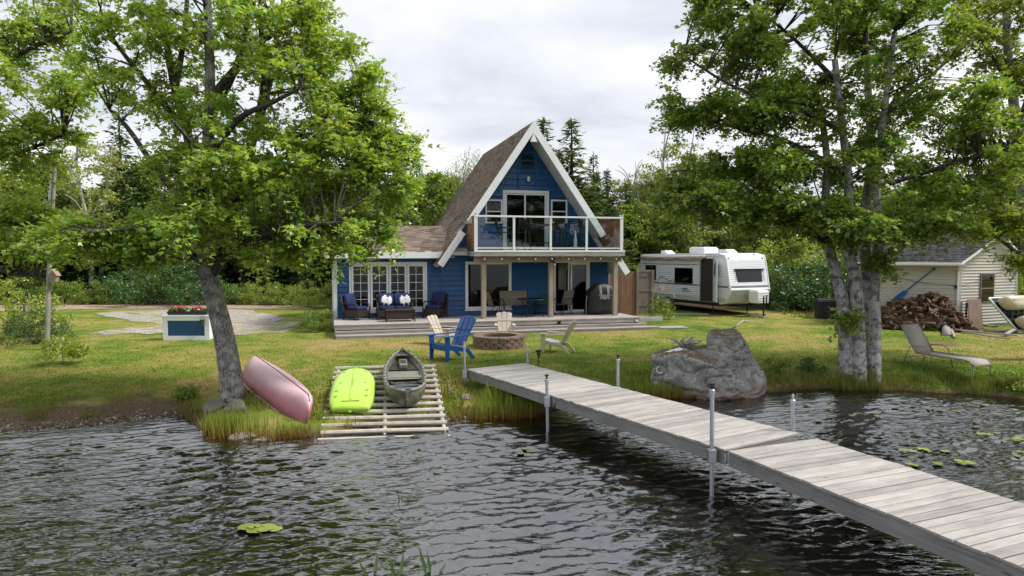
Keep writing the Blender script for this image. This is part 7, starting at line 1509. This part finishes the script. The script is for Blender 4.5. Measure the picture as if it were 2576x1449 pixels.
P, h = zones([(600, 700, 985, 1030, 500, .08, .18), (770, 850, 985, 1060, 500, .08, .18), (450, 520, 1005, 1060, 500, .08, .2), (1095, 1200, 940, 1045, 1300, .08, .2), (1330, 1650, 935, 1000, 1500, .10, .22), (40, 450, 990, 1040, 900, .05, .13), (0, 60, 1000, 1060, 120, .06, .13), (70, 110, 1035, 1055, 260, .08, .16), (200, 240, 1035, 1055, 160, .06, .12)]); blades('bank_grass', P, h, .008, M['bank'], 'rough grass tufts on the near bank between tree, ramp and boulder', .6)
P, h = zones([(100, 800, 752, 768, 3000, .25, .6), (1560, 1700, 772, 786, 500, .15, .35), (1950, 2230, 778, 800, 700, .1, .3)]); blades('roadside_grass', P, h, .02, M['bank'], 'tall weeds along the far side of the dirt road', .5)
# mown lawn
def lawn_mat():
    m, nt, out = newmat('mown lawn blades'); c, d = lawn_color(nt); g = N(nt, 'ShaderNodeNewGeometry'); v = math_(nt, 'MULTIPLY_ADD', g.outputs['Random Per Island'], .5, .8)
    c = N(nt, 'ShaderNodeHueSaturation', {'Color': c, 'Value': v}).outputs[0]; dd = N(nt, 'ShaderNodeBsdfDiffuse', {0: c}); t = N(nt, 'ShaderNodeBsdfTranslucent', {0: c}); mx = N(nt, 'ShaderNodeMixShader', {0: .3, 1: dd.outputs[0], 2: t.outputs[0]}); nt.links.new(mx.outputs[0], out.inputs[0]); return m
n = 100000; px = rg2.uniform(-60, 2640, n); py = 795 + (rg2.random(n) ** 1.0) * 270; P = G(px, py)
du = (P[:, :2] - np.array(HO.xy)); uu = du @ np.array(HU.xy); vv_ = du @ np.array(HV.xy)
keep = (P[:, 2] > .16) & ~((uu > -.1) & (uu < 12.0) & (vv_ > -.5) & (vv_ < 9)) & (np.hypot(P[:, 0] - pc_.x, P[:, 1] - pc_.y) > .85) & ~((P[:, 0] < -4.5) & (P[:, 2] < .24 + .08 * vnoise(P[:, 0], P[:, 1], .5, 9)))
gq = np.array(gp((230, 845), (720, 838), (700, 785), (250, 790))); keep &= ~((P[:, 0] > -17) & (P[:, 0] < -8) & (P[:, 1] > 24.2) & (vnoise(P[:, 0], P[:, 1], .6, 7) < .35)) & (P[:, 1] < 34) & ~((np.hypot((P[:, 0] - 13.6) / 1.6, (P[:, 1] - 21.8) / 1.1) < 1) & (rg2.random(n) < .75))
P = P[keep]; P[:, 2] -= .005; blades('lawn_grass', P, rg2.uniform(.02, .045, len(P)), .010, lawn_mat(), 'short mown green and yellowed lawn', .9)
# ================================================================ WATER PLANTS
M['pad'] = stained('lily pad', (.20, .25, .035), .3, .25, 8.0, objvar=.3); M['padd'] = stained('dull lily pad', (.12, .145, .045), .4, .25, 8.0, objvar=.25)
def pad_mesh(r, seed, mat):
    q = random.Random(seed); pts = [(0, 0, .006)] + [(r * math.cos(a) * q.uniform(.93, 1.05), r * math.sin(a) * q.uniform(.93, 1.05), q.uniform(0, .012)) for a in np.linspace(.2, 2 * PI - .2, 18)]
    m = MB().add(pts, [(0, k, k + 1) for k in range(1, 18)]); return m.mesh('lily_pad', mat, True)
PM = [pad_mesh(1, k, M['pad']) for k in range(3)]; PMd = [pad_mesh(1, 5 + k, M['padd']) for k in range(3)]
for i, (x, y, r, lab) in enumerate(((620, 1326, .105, 'left round green lily pad of the small group in the foreground'), (645, 1332, .12, 'biggest green lily pad in the middle of the foreground group'), (668, 1328, .12, 'green lily pad right of the biggest one in the foreground'), (693, 1331, .085, 'right round green lily pad of the small group in the foreground'), (640, 1324, .08, 'upper green lily pad of the small group in the foreground'))):
    o = link('lily_pad', PM[i % 3]); o.location = at_z(x, y, .035 + .004 * i); o.scale = (r, r, 1); o.rotation_euler = (0, 0, i * 1.3); tag(o, lab, 'lily pad', 'lily pads in the foreground')
qq = random.Random(12)
for ci, (cx, cy, n, sx, sy) in enumerate(((2500, 1092, 7, 40, 6), (2540, 1105, 8, 35, 5), (2290, 1130, 8, 35, 9), (2350, 1135, 4, 25, 4), (2290, 1168, 6, 28, 3), (2350, 1168, 3, 18, 2), (2430, 1165, 5, 60, 14), (2560, 1140, 5, 20, 6), (2150, 1050, 8, 60, 12), (2350, 1030, 12, 120, 14), (1330, 1128, 6, 30, 10), (2080, 1020, 6, 50, 8), (2480, 1050, 9, 80, 18))):
    for k in range(max(2, int(n * .6))):
        x, y = qq.gauss(cx, sx * .6), qq.gauss(cy, sy * .6); p = at_z(x, y, .03)
        if p.y > np.interp(p.x, SX, SY) - .3 or x > 2650: continue
        far = cy < 1060 or cx < 1400; o = link('lily_pad', (PMd if far else PM)[k % 3]); o.location = p + Vector((0, 0, qq.uniform(0, .012))); r = qq.uniform(.05, .095); o.scale = (r, r, 1); o.rotation_euler = (0, 0, qq.uniform(0, 6)); tag(o, ['yellow lily pad in the patch at the upper right edge', 'yellow lily pad in the long patch at the right edge', 'yellow lily pad in the densest patch right of the dock', 'yellow lily pad just right of the densest patch', 'yellow lily pad in the patch nearest the dock boards', 'yellow lily pad of the few beside the patch nearest the dock', 'yellow lily pad scattered between dock and right edge', 'yellow lily pad at the right edge below the long patch', 'dull lily pad in the patch behind the last pipe leg', 'dull lily pad in the patch below the sun lounger', 'dull lily pad afloat by the reeds left of the dock', 'dull lily pad between boulder and maple stems', 'dull lily pad below the right end of the bank'][ci], 'lily pad', 'lily pads right of the dock' if cx > 1400 else 'lily pads left of the dock')
M['pick'] = leafmat('water plant leaves', [(.04, .10, .015), (.07, .15, .02), (.10, .19, .03)], .3, .1, 0)
for i, (x, y, lab, L_) in enumerate(((935, 1449, 'lance leaved water plant at the bottom edge, leftmost', ((-30, -35, .0), (10, -45, .05), (-15, -25, -.05), (38, -30, .1))), (1000, 1452, 'lance leaved water plant at the bottom edge, in the middle', ((-18, -40, 0), (12, -52, .04), (-45, -30, -.1))), (1085, 1450, 'lance leaved water plant at the bottom edge, rightmost', ((-30, -72, 0), (-12, -50, .05), (34, -22, .06))), (1005, 1262, 'thin sprig of water weed above the foreground', ((-3, -24, 0), (5, -14, .03))))):
    p = at_z(x, y, 0); t = empty('water_plant', p, 0, lab, 'water plant'); m = MB()
    for dx, dy, dz in L_:
        k = p.y / FPX; tip = Vector((dx * k * 1.1, dz * 2, -dy * k * 1.15)); root = Vector((dx * k * .25, dz * .5, -.12)); md = (tip + root) * .5 + Vector((0, .02, .02)); s = tip.cross(Vector((0, 1, 0))).normalized() * (.022 if i < 3 else .01)
        mm_ = MB().add([root - s * .25, root + s * .25, md + s, tip, md - s, md + Vector((0, .012, 0))], [(0, 1, 2, 5), (0, 5, 4), (5, 2, 3), (5, 3, 4)]); mm_.build('leaf', M['pick'], t, True)

# ================================================================ SHORE DEBRIS
rgs = np.random.default_rng(44); n = 900; a = rgs.random(n)
px = np.where(a < .7, rgs.uniform(-30, 470, n), rgs.uniform(1080, 1340, n)); base_y = np.interp(px, [x for x, _ in SHORE], [y for _, y in SHORE]); py = base_y - np.abs(rgs.normal(0, 14, n)) + 6
Pp = G(px, py); V_, F_ = [], []; ico = np.array([(1, 0, 0), (-1, 0, 0), (0, 1, 0), (0, -1, 0), (0, 0, 1), (0, 0, -1)], float); tri = np.array([(0, 2, 4), (2, 1, 4), (1, 3, 4), (3, 0, 4), (2, 0, 5), (1, 2, 5), (3, 1, 5), (0, 3, 5)])
sc3 = rgs.uniform(.012, .05, (n, 1, 1)) * rgs.uniform(.6, 1.2, (n, 1, 3)) * np.array([1, 1, .55]); VV = Pp[:, None, :] + ico[None] * sc3 + rgs.normal(size=(n, 6, 3)) * .006
def pebble_mat():
    m, nt, out = newmat('pebbles and wood scraps'); g = N(nt, 'ShaderNodeNewGeometry'); principled(nt, out, ramp(nt, g.outputs['Random Per Island'], [(0, (.05, .035, .025)), (.5, (.16, .12, .09)), (.85, (.30, .27, .23)), (1, (.45, .42, .38))]), .85); return m
tag(fastmesh('shore_pebbles', VV.reshape(-1, 3), (tri[None] + (np.arange(n) * 6)[:, None, None]).reshape(-1, 3), pebble_mat()), 'small pebbles and scraps scattered along the muddy water line', 'pebbles', kind='stuff')
